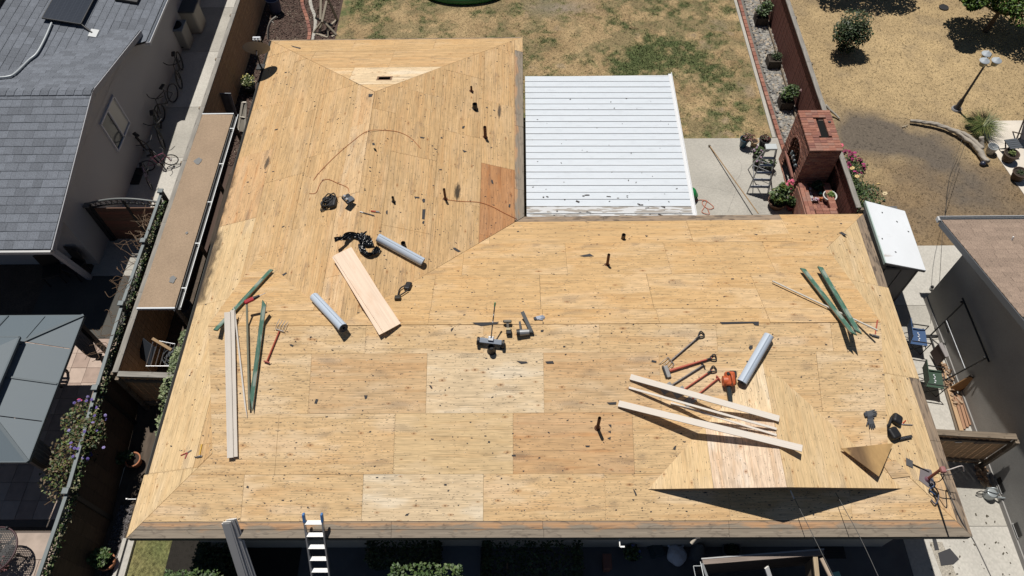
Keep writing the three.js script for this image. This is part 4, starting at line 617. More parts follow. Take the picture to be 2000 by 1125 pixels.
// vent pipes
function pipe(label, s, b, t, r, mat, { collar = .07, cap = false, kind = 'vent_pipe' } = {}) { const B = s.px(...b), h = (() => { let best = 0, bd = 1e9; for (let q = .02; q < 1; q += .01) { const p = B.clone().add(V(0, q, 0)).project(camera), X = (p.x + 1) * 1000, Y = (1 - p.y) * 562.5, d = Math.hypot(X - t[0], Y - t[1]); if (d < bd) { bd = d; best = q; } } return best; })();
  const o = thing('vent_pipe', label, 'vent pipe', B); mesh('pipe', new THREE.LatheGeometry([[r, -.05], [r, h], [r * .82, h], [r * .82, h - .08]].map(a => new THREE.Vector2(...a)), 20), mat, o);
  mesh('inside', new THREE.CircleGeometry(r * .82, 16).rotateX(-Math.PI / 2).translate(0, h - .08, 0), C.core, o); const c = new THREE.CylinderGeometry(collar * .8, collar * 1.15, .02, 14); c.applyQuaternion(new THREE.Quaternion().setFromUnitVectors(YAX, s.n)); mesh('flashing', c, mat, o); return o; }
pipe('slim rusty vent pipe, farthest on the rear wing', S.wing, [921, 178], [919, 169], .03, M.rust); pipe('stubby black round vent with a wide mouth on the rear wing', S.wing, [928, 212], [927, 203], .07, C.black, { collar: .1 });
pipe('tall rusty vent pipe on the rear wing near the patio cover', S.wing, [948, 268], [946, 248], .045, M.rust, { collar: .08 }); pipe('rusty vent pipe on the rear wing left of the dark soot stain', S.wing, [870, 389], [867, 369], .032, M.rust);
pipe('short black burnt vent stub in the middle of the rear wing', S.wing, [769, 394], [766, 385], .03, C.black, { collar: .06 }); pipe('round black vent behind the grey roll by the black plastic', S.wing, [789, 482], [788, 474], .055, C.black, { collar: .07 });
pipe('brownish short vent near the rear eave of the main wing', S.back, [1217, 466], [1217, 458], .05, std([.09, .065, .05], .8), { collar: .06 }); pipe('rusty vent pipe on the back slope of the main wing', S.back, [1186, 517], [1188, 497], .034, M.rust);
pipe('rusty vent pipe on the front slope inside the orange sheet', SF, [1167, 836], [1166, 815], .034, M.rust); pipe('wide black vent under the magnetic sweeper', SF, [960, 686], [960, 677], .075, C.black, { collar: .1 });
// black plastic sheet
{ const o = thing('black_plastic', 'crumpled glossy black plastic sheet beside the grey roll', 'plastic sheet', S.wing.px(705, 475)); o.quaternion.setFromUnitVectors(YAX, S.wing.n);
  const ribbon = (pts, w, seed) => { const c = new THREE.CatmullRomCurve3(pts.map(([x, y, l]) => S.wing.px(x, y, l ?? .03))), n = 46, m = 9, P = [], I = [], r = rng(seed); for (let i = 0; i <= n; i++) { const t = i / n, p = c.getPointAt(t), d = c.getTangentAt(t), z = new THREE.Vector3().crossVectors(d, S.wing.n).normalize(), ww = w * (.45 + .75 * noise(t * 5 + seed, 3)); for (let j = 0; j <= m; j++) { const k = j / m - .5, h = .01 + .055 * fbm(t * 9 + seed, j * .5, 3) + .03 * Math.sin(j * 2.1 + t * 14); P.push(p.clone().addScaledVector(z, k * ww).addScaledVector(S.wing.n, h)); } } for (let i = 0; i < n; i++) for (let j = 0; j < m; j++) { const a = i * (m + 1) + j; I.push(a, a + 1, a + m + 1, a + 1, a + m + 2, a + m + 1); } const g = new THREE.BufferGeometry(); g.setAttribute('position', new THREE.Float32BufferAttribute(P.flatMap(p => o.worldToLocal(p.clone()).toArray()), 3)); g.setIndex(I); g.computeVertexNormals(); return g; };
  o.updateMatrixWorld(); const mp = std([.008, .009, .011], .22, { side: THREE.DoubleSide });
  mesh('strip', ribbon([[653, 470], [668, 468], [685, 460], [700, 463], [712, 470]], .22, 3), mp, o); mesh('fold', ribbon([[704, 456], [708, 466], [716, 472], [726, 470]], .34, 5), mp, o); mesh('loop', ribbon([[703, 478], [708, 490], [718, 499], [732, 494], [739, 484]], .17, 8), mp, o); mesh('loop', ribbon([[702, 478], [712, 476], [722, 472]], .2, 11), mp, o); }
// cable heap, chargers, small tools
{ const s = S.left, o = thing('cable_heap', 'black heap of coiled cable on the rear wing', 'cable', S.left.px(645, 397)); o.quaternion.setFromUnitVectors(YAX, s.n); const r = rng(71); for (let k = 0; k < 9; k++) { const pts = []; const cx = rr(-.1, .1, r), cz = rr(-.08, .08, r), a0 = r() * 6; for (let i = 0; i < 9; i++) { const a = a0 + i * .8; pts.push(V(cx + Math.cos(a) * rr(.1, .17, r), .02 + .012 * k + rr(0, .02, r), cz + Math.sin(a) * rr(.08, .15, r))); } mesh('coil', tube(pts, .016, 60, 6), C.black, o); }
  mesh('pouch', rbox(.2, .12, .22, .05, .12, .06, .1), C.black, o); mesh('strap', tube([V(-.1, .03, .05), V(-.2, .04, .1), V(-.22, .03, .2), V(-.12, .03, .2), V(-.1, .05, .08)], .014, 40, 6), C.black, o); }
{ const [o] = layThing('charger', 'dark battery charger with two clear lamps beside the cable heap', 'battery charger', S.wing, [672, 394, 691, 384], .04); mesh('case', rbox(.22, .08, .26, .03, .12, .02, 0), std([.025, .03, .04], .5), o); for (const [x, z] of [[.06, -.08], [.05, .02]]) mesh('battery', cyl(.035, .03, .06, x, .05, z, 14), M.alu, o); mesh('trim', box(.16, .012, .12, .15, .065, .05), std([.12, .13, .15], .4), o); }
const slim = (name, label, cat, s, a, build) => { const [o, L] = layThing(name, label, cat, s, a, .015); build(o, L); return o; };
slim('pencil', 'thin grey marker beside the small red knife on the rear wing', 'marker', S.wing, [705, 414, 731, 421], (o, L) => { mesh('barrel', rod(V(0, 0, 0), V(L, 0, 0), .013), std([.10, .1, .11], .5), o); mesh('tip', rod(V(-.03, 0, 0), V(.05, 0, 0), .014), M.white, o); });
slim('utility_knife', 'small red and silver utility knife on the rear wing', 'knife', S.wing, [724, 412, 741, 414], (o, L) => { mesh('grip', rbox(L * .6, .025, .04, .01, L * .3, 0, 0), C.red, o); mesh('blade', rbox(L * .45, .02, .04, .006, L * .78, 0, 0), M.steel, o); });
slim('cutting_tool', 'red and black cutter resting on the green board at the left gable', 'cutter', SF, [481, 592, 517, 575], (o, L) => { mesh('grip', rbox(.24, .07, .1, .03, .1, .06, 0), std([.38, .02, .03], .4), o); mesh('body', rod(V(.2, .06, 0), V(L - .1, .06, 0), .045, .028, 12), C.black, o); mesh('bit', rod(V(L - .1, .06, 0), V(L + .03, .05, 0), .008), M.steel, o); });
{ const o = thing('tool_holster', 'black tool pouch with a looped strap between the plywood strips and the valley', 'tool pouch', S.back.px(785, 575)); o.quaternion.setFromUnitVectors(YAX, S.back.n); o.updateMatrixWorld(); const L = (x, y, l = .03) => o.worldToLocal(onPlane(x, y, S.back.n, S.back.d + l)); const p = L(797, 560), q = L(777, 583);
  mesh('pouch', rbox(.15, .09, .26, .04, p.x, .05, p.z, 0, -.15, 0), C.black, o); mesh('box', rbox(.14, .09, .12, .02, q.x, .045, q.z), std([.035, .03, .022], .6), o); mesh('strap', tube([L(777, 578, .05), L(780, 566, .05), L(786, 560, .06), L(795, 556, .07)], .016, 30, 6), C.black, o); mesh('strap', tube([L(781, 577, .05), L(789, 572, .05), L(797, 566, .06)], .016, 30, 6), C.black, o); }
{ const [o] = layThing('nail_gun', 'grey and black nail gun with a long magazine by the ridge', 'nail gun', SF, [1012, 650, 1042, 648], .07); o.updateMatrixWorld(); mesh('body', new THREE.CylinderGeometry(.075, .06, .24, 20).rotateZ(Math.PI / 2).translate(.12, 0, 0), std([.30, .31, .32], .4, { metalness: .4 }), o); mesh('cap', new THREE.CylinderGeometry(.078, .08, .07, 20).rotateZ(Math.PI / 2).translate(0, 0, 0), C.black, o); mesh('nose', rod(V(.22, -.01, 0), V(.33, -.03, .02), .03), C.black, o); const m0 = o.worldToLocal(SF.px(1020, 609, .05)); mesh('magazine', beam(V(.29, -.01, 0), m0, .075, .04), std([.05, .055, .06], .5), o); mesh('handle', beam(V(.06, .02, -.04), V(.05, .02, -.24), .045, .05), std([.06, .06, .065], .5), o); }
{ const [o] = layThing('cordless_drill', 'small cordless drill with a pale battery by the ridge', 'drill', SF, [984, 630, 1000, 630], .06); mesh('body', rbox(.18, .07, .07, .025, .08, .02, -.02), std([.14, .125, .1], .5), o); mesh('chuck', rod(V(-.02, .02, -.02), V(.02, .02, -.02), .022), C.black, o); mesh('grip', beam(V(.08, .01, 0), V(.09, 0, .13), .05, .045), std([.12, .105, .085], .5), o); mesh('battery', rbox(.12, .09, .11, .015, .11, 0, .2), C.black, o); mesh('label', rbox(.1, .03, .05, .008, .1, .045, .15), std([.5, .42, .25], .6), o); }
// gloves
function glove(label, s, p, ang, mat, sc = 1) { const o = thing('work_glove', label, 'glove', s.px(...p, .01)); o.quaternion.setFromUnitVectors(YAX, s.n).multiply(new THREE.Quaternion().setFromAxisAngle(YAX, ang)); mesh('palm', rbox(.12 * sc, .035, .11 * sc, .016, 0, .018, 0), mat, o); for (let i = 0; i < 4; i++) mesh('finger', rod(V(.05 * sc, .018, (-.042 + i * .028) * sc), V((.12 + (i === 1 || i === 2 ? .02 : 0)) * sc, .014, (-.05 + i * .034) * sc), .014 * sc, .011 * sc), mat, o); mesh('thumb', rod(V(-.01, .018, .05 * sc), V(.06 * sc, .015, .095 * sc), .015 * sc, .012 * sc), mat, o); mesh('cuff', rbox(.06 * sc, .04, .09 * sc, .018, -.08 * sc, .02, 0), std([.05, .055, .07], .8), o); return o; }
glove('pale blue work glove beside the nail gun', S.back, [1052, 622], .35, std([.34, .37, .44], .8)); glove('dark grey work glove, upper of the pair at the right', SF, [1698, 808], .2, std([.09, .095, .105], .85), 1.1); glove('dark grey work glove, lower of the pair at the right', SF, [1700, 823], -1.4, std([.075, .08, .09], .85), 1.1);
// tool belt, hammers, pencils at the right end
{ const s = S.right, o = thing('tool_belt', 'black tool belt with pouches on the right roof end', 'tool belt', s.px(1742, 838)); o.quaternion.setFromUnitVectors(YAX, s.n); o.updateMatrixWorld(); const L = (x, y, l = .04) => o.worldToLocal(s.px(x, y, l)); let p = L(1742, 848); mesh('pouch', rbox(.25, .16, .25, .05, p.x, .08, p.z, 0, .4), C.black, o); p = L(1750, 820); mesh('pouch', rbox(.22, .14, .24, .06, p.x, .07, p.z, 0, -.5), C.black, o); mesh('belt', tube([L(1734, 845), L(1731, 835), L(1737, 828), L(1742, 815), L(1750, 810), L(1758, 815)], .03, 40, 6), C.black, o); mesh('strap', beam(L(1756, 857, .05), L(1781, 852, .04), .06, .02, V(0, 1, 0)), std([.03, .03, .034], .6), o); for (let k = 0; k < 5; k++) { const q = L(1761 + k * 4, 856.2 - k * .9, .065); mesh('rivet', cyl(.008, .008, .006, q.x, q.y, q.z, 8), M.alu, o); } }
function hammer(label, s, a, hm, sc = 1) { const [o, L] = layThing('hammer', label, 'hammer', s, a, .02); mesh('handle', rod(V(.03, 0, 0), V(L, 0, 0), .013, .017), hm, o); mesh('neck', rod(V(0, 0, 0), V(L * .35, 0, 0), .011), M.steel, o); mesh('head', rbox(.035, .035, .13 * sc, .008, 0, 0, .01), std([.2, .2, .21], .4, { metalness: .7 }), o); mesh('claw', tube([V(0, 0, -.05), V(.005, .004, -.09), V(.02, 0, -.12)], .011, 10, 6), std([.16, .16, .17], .4, { metalness: .7 }), o); return o; }
hammer('hammer with a red grip at the foot of the green boards', SF, [1709, 656, 1714, 625], C.red, 1.2); hammer('hammer with a yellow grip on the left roof end', S.left, [389, 892, 394, 868], C.yellow);
slim('pliers', 'red handled pliers beside the yellow hammer', 'pliers', S.left, [368, 883, 352, 893], (o, L) => { mesh('jaw', rbox(.1, .02, .03, .008, -.03, 0, 0), M.steel, o); mesh('handle', rod(V(.02, 0, 0), V(L * .9, 0, .035), .012), std([.36, .05, .05], .5), o); mesh('handle', rod(V(.02, 0, 0), V(L * .5, 0, -.10), .012), std([.36, .05, .05], .5), o); });
slim('pencil', 'grey pencil beside a red one on the right roof end', 'pencil', S.right, [1764, 829, 1782, 830], (o, L) => { mesh('shaft', rod(V(0, 0, 0), V(L, 0, 0), .012), std([.2, .2, .22], .5), o); mesh('tip', rod(V(-.03, 0, 0), V(0, 0, 0), .002, .012), M.alu, o); });
slim('pencil', 'red pencil beside the grey one on the right roof end', 'pencil', S.right, [1762, 828, 1769, 821], (o, L) => { mesh('shaft', rod(V(0, 0, 0), V(L, 0, 0), .01), std([.5, .06, .03], .5), o); mesh('tip', rod(V(-.02, 0, 0), V(0, 0, 0), .002, .01), M.alu, o); });
// extension cord running over the wing
{ const pt = (s, l) => l.map(([x, y]) => s.px(x, y, .012)); const a = pt(S.left, [[612, 352], [625, 335], [660, 300], [690, 275], [708, 261], [722, 255]]), b = pt(S.wing, [[745, 254], [775, 257], [800, 268], [822, 290]]); tag(mesh('extension_cord', tube([...a, ...b], .0062, 120, 6), C.cord), 'thin orange cord arching over the rear wing ridge', 'cord'); tag(mesh('extension_cord', tube(pt(S.wing, [[873, 390], [900, 393], [935, 395], [960, 403], [985, 416], [1010, 428]]), .0062, 80, 6), C.cord), 'thin orange cord from the rusty vent to the inner roof corner', 'cord'); tag(mesh('extension_cord', tube(pt(S.left, [[604, 378], [617, 376], [627, 356], [640, 350], [660, 358], [678, 366], [682, 376]]), .0062, 80, 6), C.cord), 'thin orange cord looping above the cable heap', 'cord'); }
// scraps of roofing felt left on the deck
{ const scrap = (s, pts, g) => mesh('felt_scrap', place(sheetGeo(pts.map(a => s.puv(...a)), s, .005, 0, 0, 1, 1), s, .004), mFelt, g);
  const gf = house.children.find(c => c.name === 'front_slope'), gb = house.children.find(c => c.name === 'back_slope'), gw = house.children.find(c => c.name === 'wing_slope'), gl = house.children.find(c => c.name === 'left_slope'), gr = house.children.find(c => c.name === 'right_slope'), gk = house.children.find(c => c.name === 'far_slope');
  for (const p of [[[1405, 629], [1482, 628], [1482, 636], [1474, 635], [1470, 631], [1410, 633]], [[1009, 705], [1028, 706], [1031, 709], [1018, 711]], [[1065, 706], [1080, 705], [1082, 710], [1068, 710]], [[1185, 786], [1204, 785], [1203, 790], [1190, 790]], [[617, 779], [622, 780], [619, 789], [614, 788]], [[711, 772], [718, 772], [717, 778], [713, 780]], [[1470, 770], [1490, 755], [1494, 762], [1484, 775], [1478, 781], [1472, 778]], [[1188, 829], [1194, 829], [1194, 836]], [[1187, 843], [1193, 841], [1193, 846]], [[1186, 856], [1193, 853], [1192, 859]], [[1143, 870], [1152, 870], [1151, 873], [1144, 873]], [[1236, 954], [1240, 958], [1244, 967], [1241, 968]], [[1318, 871], [1321, 870], [1319, 879], [1314, 877]], [[793, 1004], [799, 1002], [797, 1007], [791, 1007]], [[1056, 645], [1062, 644], [1061, 648], [1056, 648]], [[1464, 675], [1470, 674], [1470, 680], [1465, 684], [1462, 679]], [[922, 630], [975, 629], [970, 633], [940, 637], [930, 634]], [[838, 752], [842, 753], [845, 759], [842, 759]], [[880, 644], [886, 639], [885, 643], [881, 648]]]) scrap(S.front, p, gf);
  for (const p of [[[1132, 500], [1147, 497], [1152, 496], [1160, 501], [1140, 502]], [[1638, 455], [1644, 453], [1655, 460], [1648, 460]], [[1260, 460], [1266, 461], [1262, 463]], [[1471, 457], [1480, 458], [1478, 460]]]) scrap(S.back, p, gb);
  for (const p of [[[884, 484], [889, 484], [900, 491], [895, 493], [888, 489]], [[825, 409], [831, 409], [829, 429], [824, 428]], [[826, 432], [829, 432], [828, 438], [824, 436]], [[826, 388], [830, 389], [830, 395], [826, 396], [824, 391]], [[809, 384], [819, 385], [819, 388], [813, 387], [811, 389]], [[903, 247], [908, 246], [906, 251], [902, 251]], [[903, 293], [912, 296], [906, 298]], [[959, 351], [962, 352], [964, 360], [960, 358]], [[994, 399], [997, 399], [996, 406], [993, 404]], [[754, 412], [757, 411], [757, 419], [754, 418]], [[820, 267], [830, 269], [827, 271], [821, 270]]]) scrap(S.wing, p, gw);
  for (const p of [[[720, 184], [729, 184], [726, 189], [720, 190]], [[727, 280], [731, 279], [733, 284], [728, 284]], [[441, 594], [448, 596], [443, 600], [436, 598]], [[536, 546], [559, 532], [561, 534], [540, 550]]]) scrap(S.left, p, gl);
  scrap(S.right, [[1718, 779], [1723, 781], [1722, 788], [1717, 783]], gr); for (const p of [[[568, 89], [575, 91], [588, 94], [586, 96], [572, 92]], [[1611, 500], [1612, 500], [1612, 501]]].slice(0, 1)) scrap(S.far, p, gk);
  // hundreds of staple tufts and crumbs, too small to pick apart
  const r = rng(91), put = (s, n, poly, par) => { const l = []; const us = poly.map(p => p[0]), vs = poly.map(p => p[1]), inside = (u, v) => { let c = false; for (let i = 0, j = poly.length - 1; i < poly.length; j = i++) { const [xi, yi] = poly[i], [xj, yj] = poly[j]; if ((yi > v) !== (yj > v) && u < (xj - xi) * (v - yi) / (yj - yi) + xi) c = !c; } return c; }; for (let k = 0; k < n;) { const u = rr(Math.min(...us), Math.max(...us), r), v = rr(Math.min(...vs), Math.max(...vs), r); k++; if (!inside(u, v) || v < .35) continue; const q = rr(.006, .022, r) * (r() < .06 ? 2.0 : 1), g = new THREE.BoxGeometry(q * rr(1, 2.6, r), .006, q); g.rotateY(rr(-.5, .5, r)); const p = s.P(u, v, .004); g.applyQuaternion(new THREE.Quaternion().setFromUnitVectors(YAX, s.n)).translate(p.x, p.y, p.z); l.push(g); } mesh('felt_crumbs', l, mFelt, par, 'stuff'); };
  put(S.front, 520, polyUV(S.front, POLY.front), gf); put(S.back, 300, polyUV(S.back, POLY.back), gb); put(S.wing, 420, polyUV(S.wing, POLY.wing), gw); put(S.left, 420, polyUV(S.left, POLY.left), gl); put(S.right, 90, polyUV(S.right, POLY.right), gr); }
// soot and damp stains soaked into the decking
{ const am = texGray(128, 128, (u, v) => { const d = Math.hypot(u - .5, v - .5) * 2; return sstep(1, .35, d + (fbm(u * 6, v * 6, 4) - .5) * .7) * .5; }), am2 = texGray(256, 64, (u, v) => sstep(.95, .2, v + (fbm(u * 12, v * 3, 4) - .5) * .8) * sstep(0, .1, u) * sstep(1, .9, u) * .45 * (.35 + fbm(u * 9 + 5, v * 12, 3))), sm = (c, a) => std(c, .9, { alphaMap: a, transparent: true });
  const put = (s, gname, x, y, w, h, m, z = .0025) => { const [u, v] = s.puv(x, y), g = sheetGeo([[u - w, v - h], [u + w, v - h], [u + w, v + h], [u - w, v + h]], s, .0005, u - w, v - h, 2 * w, 2 * h); mesh('stain', place(g, s, z), m, house.children.find(c => c.name === gname)); };
  const soot = sm([.05, .04, .03], am), damp = sm([.13, .10, .075], am), edge = sm([.10, .075, .055], am2);
  put(S.wing, 'wing_slope', 893, 375, .36, .10, soot, .006); put(S.wing, 'wing_slope', 975, 218, .36, .07, damp, .006); put(S.left, 'left_slope', 522, 318, .30, .09, damp, .006);
  for (const [x, y, w] of [[440, 400, 1.4], [415, 520, 1.2]]) put(S.left, 'left_slope', x, y, w, .17, edge, .006); }
// service mast with its tangle of wires
{ const s = S.right, B = s.px(1810, 937), o = thing('service_mast', 'reddish service mast with tangled wires and a grey flashing at the right front corner', 'service mast', B); const P = (x, y, h) => { const q = onPlane(x, y, s.n, s.d + h); return q.sub(B); };
  mesh('flashing', place(sheetGeo([[1797, 914], [1818, 918], [1826, 950], [1812, 952], [1794, 938]].map(a => s.puv(...a)), s, .006, 0, 0, 1, 1), s, .008).translate(-B.x, -B.y, -B.z), std([.28, .25, .26], .5, { metalness: .4 }), o);
  const top = (() => { let best = 0, bd = 1e9; for (let q = .1; q < 1.4; q += .01) { const p = B.clone().add(V(0, q, 0)).project(camera), d = Math.hypot((p.x + 1) * 1000 - 1838, (1 - p.y) * 562.5 - 914); if (d < bd) { bd = d; best = q; } } return best; })();
  mesh('mast', rod(V(0, -.05, 0), V(0, top, 0), .03), std([.25, .06, .05], .6), o); mesh('boot', cyl(.07, .04, .09, 0, 0, 0), std([.2, .1, .14], .6), o); mesh('weather_head', rbox(.1, .1, .13, .03, 0, top + .03, .03), std([.30, .12, .12], .6), o);
  const wire = (pts, m, w = .009) => mesh('wire', tube(pts, w, 60, 5), m, o); wire([V(0, top, .05), V(.1, top + .12, .05), V(.32, top + .16, 0), V(.42, top, .05)], std([.5, .45, .42], .6), .012); wire([V(0, top, .05), V(.08, top - .15, .1), V(.02, top - .3, .16), V(-.1, top - .35, .12)], C.black); wire([V(.02, .1, .1), V(.12, .05, .3), V(.02, .02, .5), V(-.06, .03, .42)], std([.05, .06, .1], .5), .014); wire([V(0, top * .6, 0), V(.3, top * .55, .02), V(.5, top * .8, -.05)], C.black); wire([V(-.02, .2, .05), V(.05, .15, .15), V(-.06, .1, .24), V(.04, .06, .33)], std([.03, .06, .14], .5), .016);
  const zc = at(1905, 1062, 2.5).sub(B); mesh('cable', tube([V(.02, top * .8, .05), V(.2, top * .5, .4), P(1850, 955, .04), P(1880, 1020, .03), zc, at(1935, 1125, 2.6).sub(B)], .012, 80, 6), std([.10, .095, .09], .6), o);
  mesh('cable', tube([V(.05, .06, .1), P(1822, 960, .03), P(1833, 985, .03), at(1853, 1048, 2.62).sub(B)], .012, 40, 6), C.black, o); }
// small metal flashing arrow left of the mast
{ const [o, L] = layThing('flashing_scrap', 'grey arrow shaped metal scrap with a dark rod left of the mast', 'metal scrap', S.right, [1774, 903, 1814, 922], .012); mesh('plate', rbox(.16, .008, .17, .003, .03, 0, 0), std([.12, .12, .125], .6, { metalness: .3 }), o); mesh('rod', rod(V(.1, .01, 0), V(L, .01, 0), .012), C.black, o); }
// two overhead wires crossing the front eave
for (const [a, b, c, l] of [[[1546, 962, 3.0], [1610, 1090, 3.1], [1640, 1150, 3.2], 'thin overhead wire, left of the two crossing the front eave'], [[1632, 962, 3.0], [1680, 1050, 3.1], [1722, 1140, 3.2], 'thin overhead wire, right of the two crossing the front eave']]) { tag(mesh('overhead_wire', tube([at(...a), at(...b), at(...c)], .007, 40, 5), std([.06, .06, .06], .5)), l, 'wire'); }
{ const A = at(1544, 958, 3.1), B2 = at(1551, 974, 3.08); tag(mesh('wire_insulator', rod(A, B2, .014), M.white), 'small white insulator on the dormer edge', 'insulator'); }
// satellite dish on the rear wing
{ const o = thing('satellite_dish', 'grey satellite dish with a triple white receiver at the far left eave', 'satellite dish', at(508, 128, 2.62)); const D = lathe(Array.from({ length: 9 }, (_, i) => [i / 8 * .40, (i / 8) ** 2 * .07]), 28); const dish = mesh('dish', D, std([.17, .165, .16], .6, { side: THREE.DoubleSide }), o); const q = at(501, 98, 3.4).sub(o.position); dish.position.copy(q); dish.rotation.set(-1.14, 0, .1);
  mesh('mount', rod(V(0, 0, 0), q, .025), C.black, o); mesh('bracket', rbox(.25, .05, .25, .01, .05, .02, .1), C.black, o); const e2 = at(502, 76, 3.55).sub(o.position); mesh('arm', rod(q.clone().add(V(0, -.1, .1)), e2, .018), std([.45, .45, .46], .5), o); mesh('receiver', rbox(.24, .06, .07, .02, e2.x, e2.y + .04, e2.z), std([.62, .64, .68], .4), o); for (const d of [-.09, 0, .09]) mesh('horn', new THREE.SphereGeometry(.042, 14, 10).translate(e2.x + d, e2.y, e2.z + .03), M.white, o); }
// grey boards standing against the front eave
{ const b = at(463, 1052, 2.66); for (let k = 0; k < 5; k++) { const x0 = b.x - .11 + k * .030; const A = V(x0 + .06 + k * .02, 0.02, HX.f + 1.42 - k * .03), B = V(x0 - .05, 3.0 + (k % 2) * .03, HX.f - .19 - k * .022); const [o, L] = span('standing_board', ['grey primed board standing against the front eave, leftmost of five', 'grey primed board standing against the front eave, second from left', 'grey primed board standing against the front eave, middle of five', 'grey primed board standing against the front eave, second from right', 'grey primed board standing against the front eave, rightmost of five'][k], 'board', A, B, YAX, 'grey boards standing against the front eave'); mesh('plank', rbox(L, .024, .16, .004, L / 2, 0, 0), std([.50, .49, .48], .75), o); mesh('cut_end', box(.003, .022, .156, L + .001, 0, 0), std([.62, .6, .57], .8), o); } }
// aluminium ladder at the front eave
{ const eL = at(599, 1050, 2.66), eR = at(634, 1050, 2.66), o = thing('ladder', 'aluminium ladder with blue tips leaning on the front eave', 'ladder', V((eL.x + eR.x) / 2, 0, HX.f + 1.86)); const hw2 = (eR.x - eL.x) / 2, top = V(0, 3.06, -2.14), dir = top.clone(), L = dir.length();
  for (const s of [-1, 1]) { mesh('rail', beam(V(s * hw2, 0, 0), V(s * hw2, top.y, top.z), .03, .075, V(0, 1, .7)), std([.45, .46, .48], .35, { metalness: .7 }), o); mesh('tip', rbox(.05, .2, .085, .018, s * hw2, top.y, top.z, -.61), std([.06, .18, .42], .5), o); }
  for (let k = 1; k < 13; k++) { const t = k / 12.4; mesh('rung', box(hw2 * 2 - .02, .03, .085, 0, top.y * t, top.z * t), M.white, o); } }
// ---------------------------------------------------------------- plants
function leaves(name, parent, n, fn, size, cols, seed, mat) { // folded leaf-sized faces; fn(r) -> [x,y,z] around the plant
  const r = rng(seed), P = [], Cc = [], N = [], q = new THREE.Quaternion(), ee = new THREE.Euler(), v = V(0, 0, 0), nn = V(0, 0, 0);
  for (let k = 0; k < n; k++) { const p = fn(r); if (!p) continue; const s = size * rr(.6, 1.35, r), c = pick(cols, r), b = rr(.65, 1.25, r); q.setFromEuler(ee.set(rr(-.7, .7, r), r() * 6.283, rr(-.7, .7, r)));
    const w = .5, pts = [[0, 0, 0], [.5, .12, w * .55], [1, 0, 0], [.5, .12, -w * .55], [.45, -.03, 0]]; for (const [a, d, f] of [[0, 1, 4], [1, 2, 4], [2, 3, 4], [3, 0, 4]]) for (const i of [a, d, f]) { v.set((pts[i][0] - .4) * s, pts[i][1] * s, pts[i][2] * s).applyQuaternion(q); P.push(p[0] + v.x, p[1] + v.y, p[2] + v.z); nn.set(0, 1, 0).applyQuaternion(q); N.push(nn.x, nn.y, nn.z); Cc.push(c[0] * b, c[1] * b, c[2] * b); } }
  const g = new THREE.BufferGeometry(); g.setAttribute('position', new THREE.Float32BufferAttribute(P, 3)); g.setAttribute('normal', new THREE.Float32BufferAttribute(N, 3)); g.setAttribute('color', new THREE.Float32BufferAttribute(Cc, 3));
  return mesh(name, g, mat || MLEAF, parent);
}
const MLEAF = new THREE.MeshPhysicalMaterial({ vertexColors: true, roughness: .55, side: THREE.DoubleSide });
const LC = { dark: [[.022, .042, .014], [.032, .058, .018], [.045, .075, .02]], mid: [[.045, .085, .022], [.06, .11, .03], [.085, .13, .035]], yel: [[.10, .14, .03], [.15, .17, .035], [.075, .11, .028]], dry: [[.12, .085, .04], [.09, .075, .03], [.16, .11, .06]] };
function ball(cx, cy, cz, rx, ry, rz, shell = .55) { return r => { const a = r() * 6.283, z = rr(-1, 1, r), t = Math.sqrt(1 - z * z), q = Math.pow(rr(shell ** 3, 1, r), 1 / 3), lump = .75 + .45 * noise(a * 1.3 + cx * 7, z * 2.2 + cz * 3); return [cx + t * Math.cos(a) * rx * q * lump, cy + z * ry * q * lump, cz + t * Math.sin(a) * rz * q * lump]; }; }
const multi = (...l) => r => pick(l, r)(r);
const twig = (parent, pts, r0, m, nm = 'twig') => mesh(nm, tube(pts, r0, 16, 5), m, parent);
const MB = { bark: std([.11, .08, .055], .95), twig: std([.16, .10, .06], .9), terra: std([.42, .17, .085], .85), soil: std([.035, .026, .02], 1) };
function blooms(parent, list, rad, mats, seed, nm = 'flower') { const r = rng(seed); for (const p of list) { const m = pick(mats, r), gs = []; for (let k = 0; k < 6; k++) { const a = k / 6 * 6.283; const g = new THREE.SphereGeometry(rad * .6, 8, 6); g.scale(1, .45, .8); g.rotateY(-a); g.translate(Math.cos(a) * rad * .55, 0, Math.sin(a) * rad * .55); gs.push(g); } gs.push(new THREE.SphereGeometry(rad * .4, 8, 6).translate(0, rad * .2, 0)); const f = mesh(nm, gs, m, parent); f.position.set(...p); f.rotation.set(rr(-.6, .6, r), r() * 6, rr(-.6, .6, r)); } }
function pot(parent, r0, r1, h, mat, rim = .02) { mesh('pot', lathe([[0, 0], [r0, 0], [r1, h * .88], [r1 + rim, h * .88], [r1 + rim, h], [r1 - .012, h], [r1 - .025, h * .8]], 24), mat, parent); mesh('earth', new THREE.CircleGeometry(r1 - .02, 20).rotateX(-Math.PI / 2).translate(0, h * .86, 0), MB.soil, parent); }
